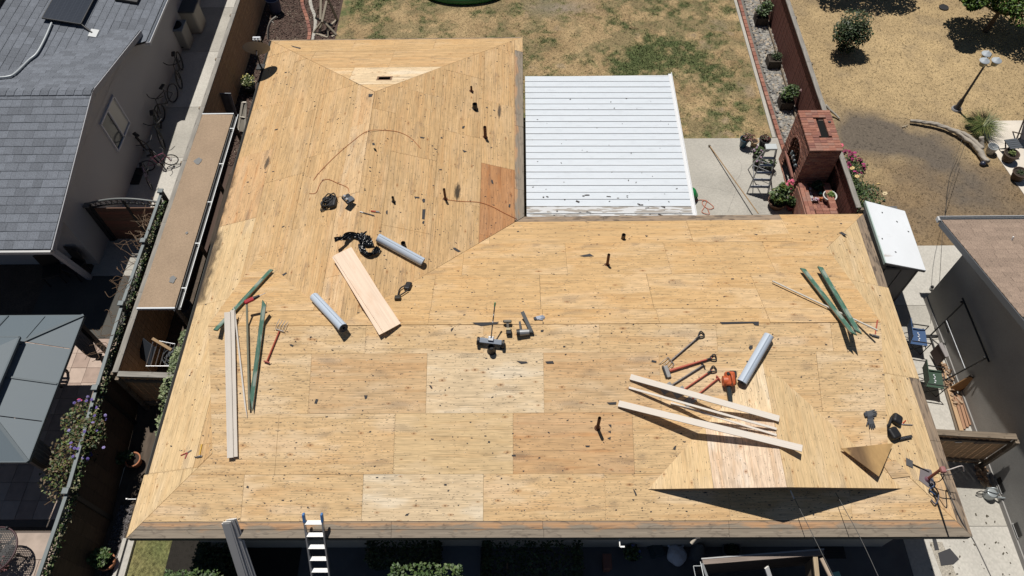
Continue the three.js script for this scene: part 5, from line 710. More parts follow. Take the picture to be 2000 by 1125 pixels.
// ---------------------------------------------------------------- left neighbour's courtyard
{ const o = thing('paving', 'pinkish square pavers of the left neighbour courtyard'); o.userData.kind = 'structure'; const mats = [[.40, .30, .245], [.36, .27, .225], [.44, .345, .29]].map((c, i) => std(null, .9, { map: texture(128, 128, (u, v) => c.map(x => x * (.78 + .44 * fbm(u * 5 + i * 7, v * 5, 4)))) })); const gs = [0, 1].map(i => box(.415, .06, .445, 0, 0, 0)), r = rng(13);
  mesh('joint_bed', box(4.6, .04, 5.4, -12.4, -.035, -7.6), std([.12, .1, .085], .95), o); for (let i = 0; i < 10; i++) for (let j = 0; j < 11; j++) { const p = mesh('paver', gs[0], pick(mats, r), o); p.position.set(-10.36 - i * .425, -.028 + rr(-.003, .003, r), -9.85 + j * .455); }
  const big = [[.34, .265, .22], [.30, .24, .205], [.37, .30, .255]].map((c, i) => std(null, .92, { map: texture(128, 128, (u, v) => c.map(x => x * (.72 + .55 * fbm(u * 4 + i * 5, v * 4, 4)))) })); mesh('joint_bed', box(4.2, .04, 3.2, -12.2, -.032, -3.2), std([.11, .09, .08], .95), o);
  for (let j = 0; j < 5; j++) { let x = -10.2; let k = 0; while (x > -14) { const w = [.62, .42, .85, .5][(j * 3 + k++) % 4]; const p = mesh('stone', box(w - .012, .06, .608), pick(big, r), o); p.position.set(x - w / 2, -.026 + rr(-.002, .002, r), -4.45 + j * .62); x -= w; } } }
{ const g = slab([[-9.96, -6.4], [-10.3, -5.6], [-10.6, -4.7], [-10.9, -4.0], [-11.1, -3.0], [-9.96, -3.0]], -.05, .012); tag(mesh('path', g, std([.60, .555, .48], .9)), 'cream curved concrete border at the lower left corner', undefined, undefined, 'structure'); const g2 = slab([[-14, -12.3], [-10.15, -12.3], [-10.15, -10.08], [-14, -10.08]], -.05, .006); tag(mesh('courtyard', g2, std(null, .92, { map: rep(T.con, .3, .3), color: 0x777777 })), 'dark concrete court in front of the left house', undefined, undefined, 'structure'); }
{ const g = slab([[-10.12, -12.2], [-9.95, -12.2], [-9.95, -8.05], [-10.12, -8.05]], -.05, .01); tag(mesh('path_border', g, M.soil), 'dark earth strip behind the iron fence', undefined, undefined, 'structure'); }
// iron fence with scrolls and ivy over a solid brown board face
{ const o = thing('iron_fence', 'black iron topped fence with a scrollwork band, ivy and a brown board face at left', 'fence'), h = 2.02, zs = [-13.65, -11.9, -9.9, -7.55, -5.08, -2.6], fx = z => z < -8 ? -10.16 : z < -5 ? -10.1 + (z + 8) * .06 : -9.93, rail = std([.13, .15, .155], .45, { metalness: .3 });
  for (const z of zs) { mesh('post', box(.1, h + .06, .1, fx(z), (h + .06) / 2, z), M.iron, o); mesh('post_cap', rbox(.15, .05, .15, .015, fx(z), h + .085, z), rail, o); }
  const bm = [[.085, .055, .036], [.075, .048, .032], [.095, .062, .04]].map((c, i) => wood(60 + i, c.map(x => x * 1.25), c.map(x => x * .75)));
  for (let i = 0; i + 1 < zs.length; i++) { const z0 = zs[i] + .05, z1 = zs[i + 1] - .05, L = z1 - z0, P = (z, y) => V(fx(z), y, z); mesh('top_rail', beam(P(z0, h), P(z1, h), .08, .045), rail, o); mesh('mid_rail', beam(P(z0, h - .3), P(z1, h - .3), .05, .04), M.iron, o);
    const n = Math.round(L / .3); for (let k = 0; k < n; k++) { const za = z0 + L * k / n + .003, zb = z0 + L * (k + 1) / n - .003; mesh('board', beam(P(za, (h - .34) / 2), P(zb, (h - .34) / 2), .025, h - .36), bm[(k * 7 + i) % 3], o); }
    const q = Math.floor(L / .19); for (let k = 0; k < q; k++) { const z = z0 + (k + .5) * L / q; mesh('scroll', new THREE.TorusGeometry(.082, .012, 5, 14).rotateY(Math.PI / 2).translate(fx(z), h - .15, z), M.iron, o); } }
  leaves('ivy', o, 3000, r => { const z = rr(-13.5, -2.6, r), d = noise(z * 2.3, 4); if (r() > d * 1.3) return; return [fx(z) + rr(-.02, .10, r), h - .30 + rr(-.02, .27, r), z]; }, .07, [...LC.mid, [.26, .24, .14], [.22, .20, .12]], 21);
  const r = rng(23); for (let k = 0; k < 46; k++) { const z = rr(-13.2, -8.6, r); let p = V(fx(z) - .02, h - .1, z), pts = [p.clone()]; for (let q = 0; q < 4; q++) { p = p.clone().add(V(rr(-.2, .06, r), rr(-.04, .13, r), rr(-.18, .18, r))); pts.push(p); } twig(o, pts, .006, MB.twig); } }
// arched gate
{ const o = thing('arched_gate', 'dark arched gate with brown boards and a scroll top, left', 'gate'), z = -13.55, x0 = -12.36, x1 = -10.28, W2 = x1 - x0, r = rng(3); const top = t => 1.42 + .36 * Math.sin(Math.PI * (.16 + t * .68)) - .08; const arc = (dy, n = 14) => Array.from({ length: n + 1 }, (_, i) => V(x0 + W2 * i / n, top(i / n) + dy, z));
  mesh('arch_rail', tube(arc(.20), .03, 40, 8), std([.16, .17, .17], .5), o); mesh('arch_rail', tube(arc(0), .025, 40, 8), M.iron, o); for (const x of [x0, x1, (x0 + x1) / 2]) mesh('stile', box(.07, top((x - x0) / W2) + .12, .07, x, top((x - x0) / W2) / 2 + .06, z), M.iron, o);
  for (let k = 0; k < 10; k++) { const y = .12 + k * .145; mesh('board', box(W2 - .1, .138, .03, (x0 + x1) / 2, y, z - .005), std([.14 + .02 * (k % 3), .075, .05], .8), o); } for (let k = 0; k < 12; k++) { const t = (k + .5) / 12; mesh('scroll', new THREE.TorusGeometry(.075, .011, 5, 14).translate(x0 + W2 * t, top(t) + .1, z), M.iron, o); } mesh('post', box(.13, 1.6, .13, x0 - .1, .8, z), M.iron, o); mesh('post_cap', rbox(.18, .06, .18, .02, x0 - .1, 1.63, z), std([.12, .12, .12], .5), o); }
{ const r = rng(24), o = thing('dry_vine', 'leafless pale vine scrambling over the iron fence by the arched gate', 'vine', V(-10.32, .4, -12.6)); for (let k = 0; k < 34; k++) { let p = V(rr(-.05, .1, r), rr(.3, 1.1, r), rr(-.5, .6, r)), pts = [p.clone()]; for (let q = 0; q < 5; q++) { p = p.clone().add(V(rr(-.18, .12, r), rr(-.05, .22, r), rr(-.18, .18, r))); pts.push(p); } twig(o, pts, .006, std([.30, .22, .15], .9)); } }
// gazebo
{ const ox = -12.73, oz = -7.55, o = thing('gazebo', 'grey hardtop gazebo with a tied back curtain, left edge', 'gazebo', V(ox, 0, oz)), e = 1.87, ey = 2.3, ay = 3.02, gm = std([.108, .138, .162], .6), rm = std([.085, .11, .128], .6);
  const cut = .62; const tri = (pts, nm, m, off = 0) => { const g = new THREE.BufferGeometry(), l = []; for (let i = 1; i + 1 < pts.length; i++) l.push(pts[0], pts[i], pts[i + 1]); const all = [...l, ...l.flatMap((_, i) => i % 3 ? [] : [l[i + 2], l[i + 1], l[i]].map(p => p.clone().add(V(0, -.02, 0))))]; g.setAttribute('position', new THREE.Float32BufferAttribute(all.flatMap(p => [p.x, p.y + off, p.z]), 3)); g.setAttribute('uv', new THREE.Float32BufferAttribute(all.flatMap(p => [p.x, p.z]), 2)); g.computeVertexNormals(); return mesh(nm, g, m, o); };
  for (let q = 0; q < 4; q++) { const rot = p => p.applyAxisAngle(YAX, q * Math.PI / 2), y1 = ey + (ay - ey) * cut; for (let k = 0; k < 4; k++) { const za = -e + k * e / 2 + .012, zb = -e + (k + 1) * e / 2 - .012, t = 1 - cut; const fa = za, fb = zb; const inner = z => Math.max(-e * t, Math.min(e * t, z)); const p = [rot(V(e, ey, fa)), rot(V(e, ey, fb))]; if (Math.abs(fb) <= e * t + .01) { p.push(rot(V(e * t, y1, fb))); } else { const a = Math.abs(fb), yy = ey + (ay - ey) * (1 - a / e); p.push(rot(V(a, yy, fb))); if (Math.abs(fa) < e * t) p.push(rot(V(e * t, y1, Math.sign(fb) * e * t))); } if (Math.abs(fa) <= e * t + .01) p.push(rot(V(e * t, y1, fa))); else { const a = Math.abs(fa), yy = ey + (ay - ey) * (1 - a / e); if (Math.abs(fb) < e * t) p.push(rot(V(e * t, y1, Math.sign(fa) * e * t))); p.push(rot(V(a, yy, fa))); } tri(p, 'roof_panel', gm); }
    mesh('ridge', beam(rot(V(e + .01, ey + .01, e + .01)), rot(V(e * .36, ey + (ay - ey) * .64 + .015, e * .36)), .07, .03), rm, o); mesh('eave_rail', beam(rot(V(e, ey - .04, -e)), rot(V(e, ey - .04, e)), .05, .08), rm, o); mesh('rib', beam(rot(V(e, ey + .012, 0)), rot(V(e * .38, ey + (ay - ey) * .62 + .012, 0)), .045, .03), rm, o); tri([rot(V(.95, 2.86, -.95)), rot(V(.95, 2.86, .95)), rot(V(0, 3.22, 0))], 'upper_roof', gm); mesh('upper_rail', beam(rot(V(.95, 2.84, -.95)), rot(V(.95, 2.84, .95)), .04, .06), rm, o); mesh('post', box(.1, 2.28, .1, ...rot(V(e - .14, 1.14, e - .14)).toArray()), M.iron, o); }
  const curtain = (x, z, h) => { const P = [], I = [], n = 18, mseg = 26; for (let j = 0; j <= mseg; j++) { const t = j / mseg, y = h * (1 - t), w = .30 * (1 - .72 * Math.exp(-(((t - .58) / .16) ** 2))); for (let i = 0; i <= n; i++) { const k = i / n - .5; P.push(x + k * .1 + .035 * Math.sin(i * 2.2) * (w / .3), y, z + k * w * 2); } } for (let j = 0; j < mseg; j++) for (let i = 0; i < n; i++) { const a = j * (n + 1) + i; I.push(a, a + 1, a + n + 1, a + 1, a + n + 2, a + n + 1); } const g = new THREE.BufferGeometry(); g.setAttribute('position', new THREE.Float32BufferAttribute(P, 3)); g.setIndex(I); g.computeVertexNormals(); mesh('curtain', g, std([.15, .155, .165], .9, { side: THREE.DoubleSide }), o); mesh('tie', rbox(.12, .06, .2, .02, x, h * .42, z), std([.12, .10, .09], .8), o); };
  curtain(1.72, -1.45, 2.2); curtain(1.72, 1.5, 2.2); }
// slatted bench end under the gazebo
{ const p = at(118, 742), o = thing('slatted_bench', 'dark slatted bench end under the gazebo edge', 'bench', p); for (let k = 0; k < 5; k++) mesh('slat', box(.5, .025, .07, -.1, .44, -.2 + k * .1), M.iron, o); for (const [x, z] of [[.12, -.22], [.12, .22]]) mesh('leg', box(.05, .44, .05, x, .22, z), M.iron, o); mesh('back_rail', box(.05, .05, .5, .12, .62, 0), M.iron, o); mesh('back_post', box(.05, .6, .05, .12, .33, -.24), M.iron, o); }
// table and chairs in the shade by the porch post
{ for (const [x, y, ry, l] of [[115, 545, .3, 'dark patio chair left of the low table in the porch shade'], [158, 535, -.4, 'dark patio chair by the porch post in the shade']]) { const o = thing('patio_chair', l, 'chair', at(x, y), ry); mesh('seat', rbox(.5, .06, .5, .02, 0, .42, 0), M.black, o); mesh('backrest', rbox(.5, .5, .05, .02, 0, .7, -.24), M.black, o); for (const [a, b] of [[-.22, -.22], [.22, -.22], [-.22, .22], [.22, .22]]) mesh('leg', cyl(.02, .02, .42, a, 0, b, 8), M.iron, o); } const o = thing('low_table', 'pale low table top in the shade by the porch post', 'table', at(128, 500)); mesh('top', rbox(.6, .05, .55, .02, 0, .45, 0), std([.10, .105, .11], .6), o); for (const [a, b] of [[-.25, -.22], [.25, -.22], [-.25, .22], [.25, .22]]) mesh('leg', cyl(.02, .02, .45, a, 0, b, 8), M.iron, o); }
// round mesh table at the left edge, red plant beside it
{ const p = at(-14, 1075, .7), o = thing('mesh_table', 'round dark wire mesh table top at the lower left edge', 'table', V(p.x, 0, p.z)); mesh('rim', new THREE.TorusGeometry(.52, .022, 8, 48).rotateX(Math.PI / 2).translate(0, .7, 0), std([.05, .02, .025], .5), o); const g = []; for (let k = -12; k <= 12; k++) { const q = k * .04, L = Math.sqrt(Math.max(0, .52 * .52 - q * q)); g.push(box(.014, .01, 2 * L, q, .70, 0), box(2 * L, .01, .014, 0, .703, q)); } for (let k = 0; k < 26; k++) { g.push(box(.08, .012, .08, ((k * 37) % 19 - 9) * .042, .70, ((k * 53) % 17 - 8) * .045, 0, k, 0)); } mesh('mesh_top', g, M.iron, o); for (let k = 0; k < 3; k++) mesh('leg', rod(V(.1 * Math.cos(k * 2.1), .7, .1 * Math.sin(k * 2.1)), V(.4 * Math.cos(k * 2.1), 0, .4 * Math.sin(k * 2.1)), .02), M.iron, o); mesh('finial', new THREE.SphereGeometry(.035, 10, 8).translate(.15, .73, -.5), M.iron, o); }
{ const p = at(15, 1110), o = thing('red_leaf_shrub', 'small shrub with dusky red leaves at the lower left corner', 'shrub', V(p.x, 0, p.z)); for (let k = 0; k < 6; k++) twig(o, [V(0, 0, 0), V(rr(-.1, .15), .3, rr(-.1, .1)), V(rr(-.25, .3), .6, rr(-.3, .25))], .012, MB.twig, 'stem'); leaves('foliage', o, 520, multi(ball(-.05, .62, -.25, .25, .18, .22, .3), ball(.18, .6, .05, .26, .16, .22, .3), ball(-.2, .55, .1, .2, .16, .2, .3)), .075, [[.16, .06, .065], [.11, .035, .045], [.22, .10, .10], [.06, .075, .03]], 25); }
// flowering vine over the fence
{ const p = at(160, 870, .6), o = thing('flowering_vine', 'bushy vine with violet flowers spilling over the iron fence', 'vine', V(-10.1, .75, -6.05)); const f = multi(ball(-.15, 1.15, -.75, .45, .36, .5, .3), ball(-.2, .95, -.1, .48, .42, .55, .3), ball(-.42, .75, .45, .40, .45, .5, .3), ball(.15, 1.15, -.45, .38, .3, .5, .3)); leaves('foliage', o, 2300, f, .075, [...LC.mid, ...LC.yel, ...LC.dry, ...LC.dry, ...LC.dark], 26); const r = rng(27), tm = std([.24, .15, .08], .9); for (let k = 0; k < 60; k++) { const q = f(r); let d = V(q[0], q[1], q[2]); twig(o, [V(q[0] * .3, q[1] * .6, q[2] * .7), d, d.clone().add(V(rr(-.3, .12, r), rr(-.1, .2, r), rr(-.15, .3, r)))], .005, tm); } const l = []; for (let k = 0; k < 34; k++) { const q = multi(ball(.0, 1.3, -.8, .5, .35, .5, .85), ball(.2, 1.2, -.3, .5, .4, .6, .85))(r); l.push(q); } blooms(o, l, .036, [std([.15, .10, .34], .6), std([.24, .2, .42], .6), std([.10, .07, .26], .6)], 28); blooms(o, [[-.25, 1.35, -1.2], [-.18, 1.38, -1.15]], .04, [std([.5, .06, .16], .6)], 29); }
// climbing hedge against the left wall
{ const o = thing('wall_climber', 'pale green leafy climber against the left wall of the house', 'shrub', V(-8.35, 0, -7.2)); const f = multi(ball(-.12, 1.5, -.6, .32, .5, .6, .5), ball(-.12, 1.2, .1, .30, .6, .6, .5), ball(-.15, .95, .65, .26, .6, .45, .5), ball(-.1, 1.7, -1.25, .2, .3, .4, .4), ball(.05, 1.95, -1.7, .12, .25, .25, .4)); leaves('foliage', o, 3600, f, .085, [[.16, .21, .09], [.22, .26, .13], [.27, .30, .17], [.09, .13, .045]], 30); for (let k = 0; k < 5; k++) twig(o, [V(0, 0, -.9 + k * .4), V(.05, .7, -.8 + k * .35), V(0, 1.4, -1.1 + k * .4)], .02, MB.bark, 'stem'); }
// terracotta pots in the side yard
{ const o = thing('potted_plant', 'terracotta pot with a lit leafy plant near the bottom left corner', 'potted plant', at(218, 1102)); pot(o, .13, .19, .30, MB.terra); leaves('foliage', o, 420, ball(-.08, .44, -.04, .25, .17, .22, .2), .085, LC.mid, 35); for (let k = 0; k < 4; k++) twig(o, [V(0, .25, 0), V(rr(-.15, .1), .45, rr(-.1, .1))], .007, MB.twig, 'stem'); }
{ const o = thing('potted_plant', 'terracotta pot with a dark plant half in shade below the climber', 'potted plant', at(268, 905)); pot(o, .12, .18, .28, MB.terra); leaves('foliage', o, 240, ball(-.25, .36, -.02, .27, .13, .18, .2), .085, LC.dark.concat(LC.mid), 36); for (let k = 0; k < 3; k++) twig(o, [V(0, .25, 0), V(-.2, .38, rr(-.1, .1))], .007, MB.twig, 'stem'); }
{ const o = thing('garden_tap', 'short pale pipe stub sticking out by the left wall', 'pipe', at(258, 975, .5)); mesh('pipe', rod(V(-.12, 0, 0), V(.1, 0, 0), .014), M.white, o); mesh('tap', rbox(.05, .06, .04, .01, -.12, .01, 0), M.steel, o); }
// behind the return fence: grill rack, coil of wire, poles, sacks
{ const b = at(290, 710, 1.0), o = thing('wire_rack', 'bright wire rack standing on end inside the fenced corner', 'rack', V(b.x, 0, b.z)); const P = (x, y, h) => at(x, y, h).sub(o.position); const A = P(285, 715, 1.05), B2 = P(300, 664, 1.5), D = P(330, 715, 1.0), E2 = P(342, 672, 1.35); for (let k = 0; k < 6; k++) { const t = k / 5; mesh('bar', rod(A.clone().lerp(D, t), B2.clone().lerp(E2, t), .011), M.alu, o); } mesh('rail', rod(A, D, .014), M.alu, o); mesh('rail', rod(B2, E2, .014), M.alu, o); mesh('backing', beam(P(282, 705, .95), P(292, 670, 1.35), .5, .02), std([.02, .025, .035], .7), o); mesh('timber', beam(P(298, 662, 1.55), P(335, 684, 1.4), .07, .09), std([.33, .22, .12], .85), o); for (const x of [A, D]) mesh('leg', rod(x, V(x.x, 0, x.z), .012), M.steel, o); }
{ const c = at(346, 694, .9), o = thing('wire_coil', 'coil of grey wire behind the return fence', 'wire coil', c), r = rng(37); for (let k = 0; k < 9; k++) { const t = new THREE.TorusGeometry(rr(.2, .33, r), .009, 5, 40); t.rotateX(1.2 + rr(-.15, .15, r)).rotateZ(rr(-.3, .3, r)); t.translate(rr(-.05, .05, r), rr(-.08, .08, r), rr(-.05, .05, r)); mesh('loop', t, std([.15, .17, .19], .5, { metalness: .4 }), o); } mesh('stake', rod(V(0, 0, 0), V(0, -.9, 0), .02), M.iron, o); }
{ const its = [['blue_tarp', 'crumpled dark blue tarp in the shade beside the lean-to shed', 'tarp', [440, 300], [.02, .035, .06]], ['folded_sack', 'grey folded sack in the narrow gap beside the lean-to shed', 'sack', [388, 470], [.07, .07, .07]], ['storage_bag', 'dull red and grey bag in the narrow gap beside the shed', 'bag', [378, 535], [.10, .045, .04]], ['green_bag', 'dark olive bag in the gap beside the lean-to shed', 'bag', [412, 400], [.04, .045, .03]]]; its.forEach(([n, l, c, p, k], i) => { const q = at(...p, .2), o = thing(n, l, c, V(Math.max(q.x, -8.75), 0, q.z)); const g = new THREE.IcosahedronGeometry(.36, 4), P = g.attributes.position; for (let j = 0; j < P.count; j++) { const x = P.getX(j), y = P.getY(j), z = P.getZ(j), s = .8 + .5 * fbm(x * 4 + i * 9 + 20, z * 4 + y * 3 + 20, 3); P.setXYZ(j, x * s * .8, Math.max(0, (y * s * .8 + .25)), z * s * 1.5); } g.computeVertexNormals(); mesh('bulk', g, std(k, .8), o); mesh('fold', rbox(.3, .05, .5, .02, .05, .5, .05, .1, .4, .15), std(k.map(x => x * 1.4), .8), o); }); }
{ const o = thing('water_drum', 'dark bluish drum at the lower end of the lean-to shed', 'drum', at(372, 620)); mesh('drum', lathe([[0, 0], [.23, 0], [.25, .05], [.25, .28], [.262, .3], [.25, .32], [.25, .58], [.24, .62], [0, .62]], 24), std([.05, .06, .075], .5), o); mesh('lid', cyl(.2, .2, .02, 0, .62, 0), std([.03, .035, .04], .5), o); }
// white folding frame and metal pieces in the upper left gap
{ const b = at(470, 265, .3), o = thing('slatted_rack', 'off white folded wooden rack leaning by the left eave', 'rack', V(b.x, 0, b.z)); const P = (x, y, h) => at(x, y, h).sub(o.position), wm = std([.48, .44, .38], .7); const q = [P(465, 255, .1), P(474, 200, .9), P(481, 200, .9), P(478, 258, .15)]; mesh('slat', beam(q[0], q[1], .09, .03), wm, o); mesh('slat', beam(q[3], q[2], .07, .03), wm, o); mesh('slat', beam(q[1], q[2], .06, .03), wm, o); mesh('slat', beam(q[0].clone().lerp(q[1], .5), q[3].clone().lerp(q[2], .5), .07, .03), wm, o); mesh('panel', beam(q[0].clone().lerp(q[3], .5), q[1].clone().lerp(q[2], .5), .16, .012), std([.36, .33, .28], .8), o); mesh('knob', new THREE.SphereGeometry(.05, 12, 10).translate(...q[0].clone().add(V(.02, .06, .05)).toArray()), std([.6, .58, .53], .5), o); }
{ const o = thing('metal_stack', 'stack of galvanised folded panels at the far end of the lean-to shed', 'metal panels', at(438, 218, .6)); for (let k = 0; k < 4; k++) mesh('panel', beam(V(-.12 + k * .08, -.6, -.1), V(-.1 + k * .09, .55, -.28), .03, .35, V(1, 0, 0)), std([.33, .36, .40], .4, { metalness: .5 }), o); }
{ const o = thing('yellow_flower_pot', 'round shrub with yellow flowers in a dark pot by the left eave', 'potted plant', at(491, 178)); pot(o, .15, .2, .3, std([.02, .03, .03], .6)); leaves('foliage', o, 420, ball(0, .46, 0, .26, .17, .26, .4), .06, LC.yel, 38); const r = rng(39), l = []; for (let k = 0; k < 34; k++) l.push(ball(0, .50, 0, .27, .17, .27, .9)(r)); blooms(o, l, .022, [std([.62, .52, .16], .6), std([.62, .60, .40], .6)], 40); }
{ const o = thing('drift_branch', 'pale bent branch rising behind the far left roof corner', 'branch', at(528, 72, .1)); mesh('branch', tube([V(-.05, 0, .15), V(.03, .35, 0), V(.2, .62, -.1), V(.42, .75, -.18)], .045, 30, 7), std([.30, .28, .25], .9), o); mesh('stub', rod(V(.2, .62, -.1), V(.3, .6, .0), .03, .015), std([.3, .28, .25], .9), o); }
{ const b = at(540, 24), o = thing('blue_bin', 'dark blue bin on the bark mulch at the top edge', 'bin', b); mesh('tub', lathe([[0, 0], [.2, 0], [.25, .58], [.27, .6], [.25, .6], [.22, .1]], 20), std([.035, .05, .10], .5), o); mesh('handle', new THREE.TorusGeometry(.08, .012, 6, 16, Math.PI).translate(.25, .5, 0), C.black, o); }
// wooden A-frame stand on the lawn
{ const g = std([.30, .26, .20], .85), o = thing('wooden_stand', 'weathered wooden A-frame stand on the lawn beyond the rear wing', 'wooden stand', at(640, 55)); const Q = (x, y, h = 0) => at(x, y, h).sub(o.position); const l = [[Q(616, 36), Q(632, -6, 1.0)], [Q(659, 40), Q(638, -8, 1.0)], [Q(612, 64), Q(630, 40, .45)], [Q(657, 68), Q(632, 42, .45)], [Q(626, 38, .5), Q(627, -12, 1.0)], [Q(629, 43, .5), Q(638, 2, .9)], [Q(612, 64), Q(640, 73)], [Q(648, 72), Q(657, 66)], [Q(616, 36), Q(626, 39)], [Q(645, 50), Q(659, 38)], [Q(624, 64), Q(628, 44, .3)], [Q(640, 71), Q(640, 56, .2)]]; l.forEach(([a, b], i) => mesh(i < 6 ? 'leg' : 'brace', beam(a, b, .08, .045), g, o)); }
// bins and air conditioner by the wall
{ const o = thing('air_conditioner', 'grey outdoor air conditioning unit with a fan grille on top', 'air conditioner', at(360, 88)); mesh('case', rbox(.62, .82, .62, .05, 0, .42, 0), std([.24, .24, .23], .6), o); mesh('top', rbox(.66, .05, .66, .02, 0, .85, 0), std([.2, .22, .245], .5), o); mesh('fan', cyl(.24, .24, .012, 0, .874, 0, 24), M.black, o); for (let k = 0; k < 6; k++) mesh('grille', new THREE.TorusGeometry(.04 + k * .038, .005, 4, 28).rotateX(Math.PI / 2).translate(0, .892, 0), M.iron, o); for (const x of [-.1, .06]) mesh('vent', box(.08, .05, .012, x, .14, .312), M.black, o); }
{ const p = at(385, 55), o = thing('utility_box', 'large pale box with a dark rounded lid behind the air conditioner', 'storage box', p); mesh('body', rbox(.6, .95, .75, .08, 0, .48, 0), std([.32, .31, .28], .7), o); mesh('lid', rbox(.68, .08, .84, .035, 0, .98, 0), std([.075, .08, .09], .7), o); }
// bicycles along the wall
function bike(label, p, ry, fm, sc = 1, grp) { const o = thing('bicycle', label, 'bicycle', p, ry); o.rotation.z = 0; o.scale.setScalar(1); const k = sc, w = .33 * k, wb = .52 * k; for (const x of [-wb, wb]) { const wh = group('wheel', o); wh.position.set(x, w, 0); mesh('tyre', new THREE.TorusGeometry(w - .02, .024 * k, 8, 36), C.black, wh); const sp = []; for (let q = 0; q < 12; q++) { const a = q / 12 * 6.283; sp.push(rod(V(0, 0, 0), V(Math.cos(a) * (w - .03), Math.sin(a) * (w - .03), 0), .003, .003, 4)); } mesh('spokes', sp, M.steel, wh); mesh('hub', new THREE.CylinderGeometry(.03, .03, .08, 10).rotateX(Math.PI / 2), M.steel, wh); }
  const B = V(-.06 * k, .28 * k, 0), S2 = V(-.2 * k, .78 * k, 0), H1 = V(.36 * k, .82 * k, 0), H0 = V(.4 * k, .62 * k, 0), R0 = V(-wb, w, 0), F0 = V(wb, w, 0), tb = (a, b, q = .017) => rod(a, b, q * k, q * k, 8); mesh('frame', [tb(B, S2), tb(B, H0, .02), tb(S2.clone().lerp(B, .15), H1), tb(H1, H0), tb(R0, B, .012), tb(R0, S2.clone().lerp(B, .1), .011)], fm, o); mesh('fork', [tb(H0, F0.clone().add(V(0, 0, .05))), tb(H0, F0.clone().add(V(0, 0, -.05)))], fm, o); mesh('saddle', rbox(.25 * k, .06 * k, .13 * k, .025, S2.x, S2.y + .1 * k, 0), C.black, o); mesh('seat_post', rod(S2, V(S2.x, S2.y + .1 * k, 0), .014 * k), M.steel, o); mesh('handlebar', tube([V(H1.x - .08 * k, H1.y + .12 * k, -.3 * k), V(H1.x + .05 * k, H1.y + .1 * k, -.15 * k), V(H1.x + .03 * k, H1.y + .06 * k, 0), V(H1.x + .05 * k, H1.y + .1 * k, .15 * k), V(H1.x - .08 * k, H1.y + .12 * k, .3 * k)], .014 * k, 30, 6), C.black, o); mesh('crank', [new THREE.CylinderGeometry(.09 * k, .09 * k, .012, 18).rotateX(Math.PI / 2).translate(B.x, B.y, .04), tb(B.clone().add(V(0, 0, .06)), B.clone().add(V(.12 * k, -.1 * k, .06)), .01)], M.steel, o); return o; }
{ const d = c => std(c, .4, { metalness: .3 }); bike('black bicycle parked nearest the air conditioner', V(-12.18, 0, -20.9), -1.35, d([.03, .03, .035])); bike('black bicycle with a white mark, second from the air conditioner', V(-12.2, 0, -19.2), -1.75, d([.025, .025, .028])); bike('dark bicycle parked square across the path below the window', V(-12.1, 0, -17.95), -1.2, d([.04, .05, .05])); bike('dark bicycle with an orange grip leaning on the wall', V(-12.25, 0, -17.0), -.7, d([.06, .05, .045])); bike('small pink bicycle standing near the light strip', V(-11.75, 0, -16.5), .35, d([.33, .11, .18]), .72); bike('small lilac bicycle at the lower end of the row', V(-12.0, 0, -15.95), -1.1, d([.16, .12, .22]), .7); }
{ const p = at(262, 345), o = thing('ribbed_mat', 'dark ribbed mat standing on the path below the small bicycles', 'mat', V(p.x + .1, 0, p.z)); const h = []; mesh('mat', box(.34, .02, .72, 0, .03, 0), C.black, o); for (let k = 0; k < 8; k++) mesh('rib', box(.33, .015, .03, 0, .048, -.32 + k * .09), std([.03, .03, .03], .7), o); }
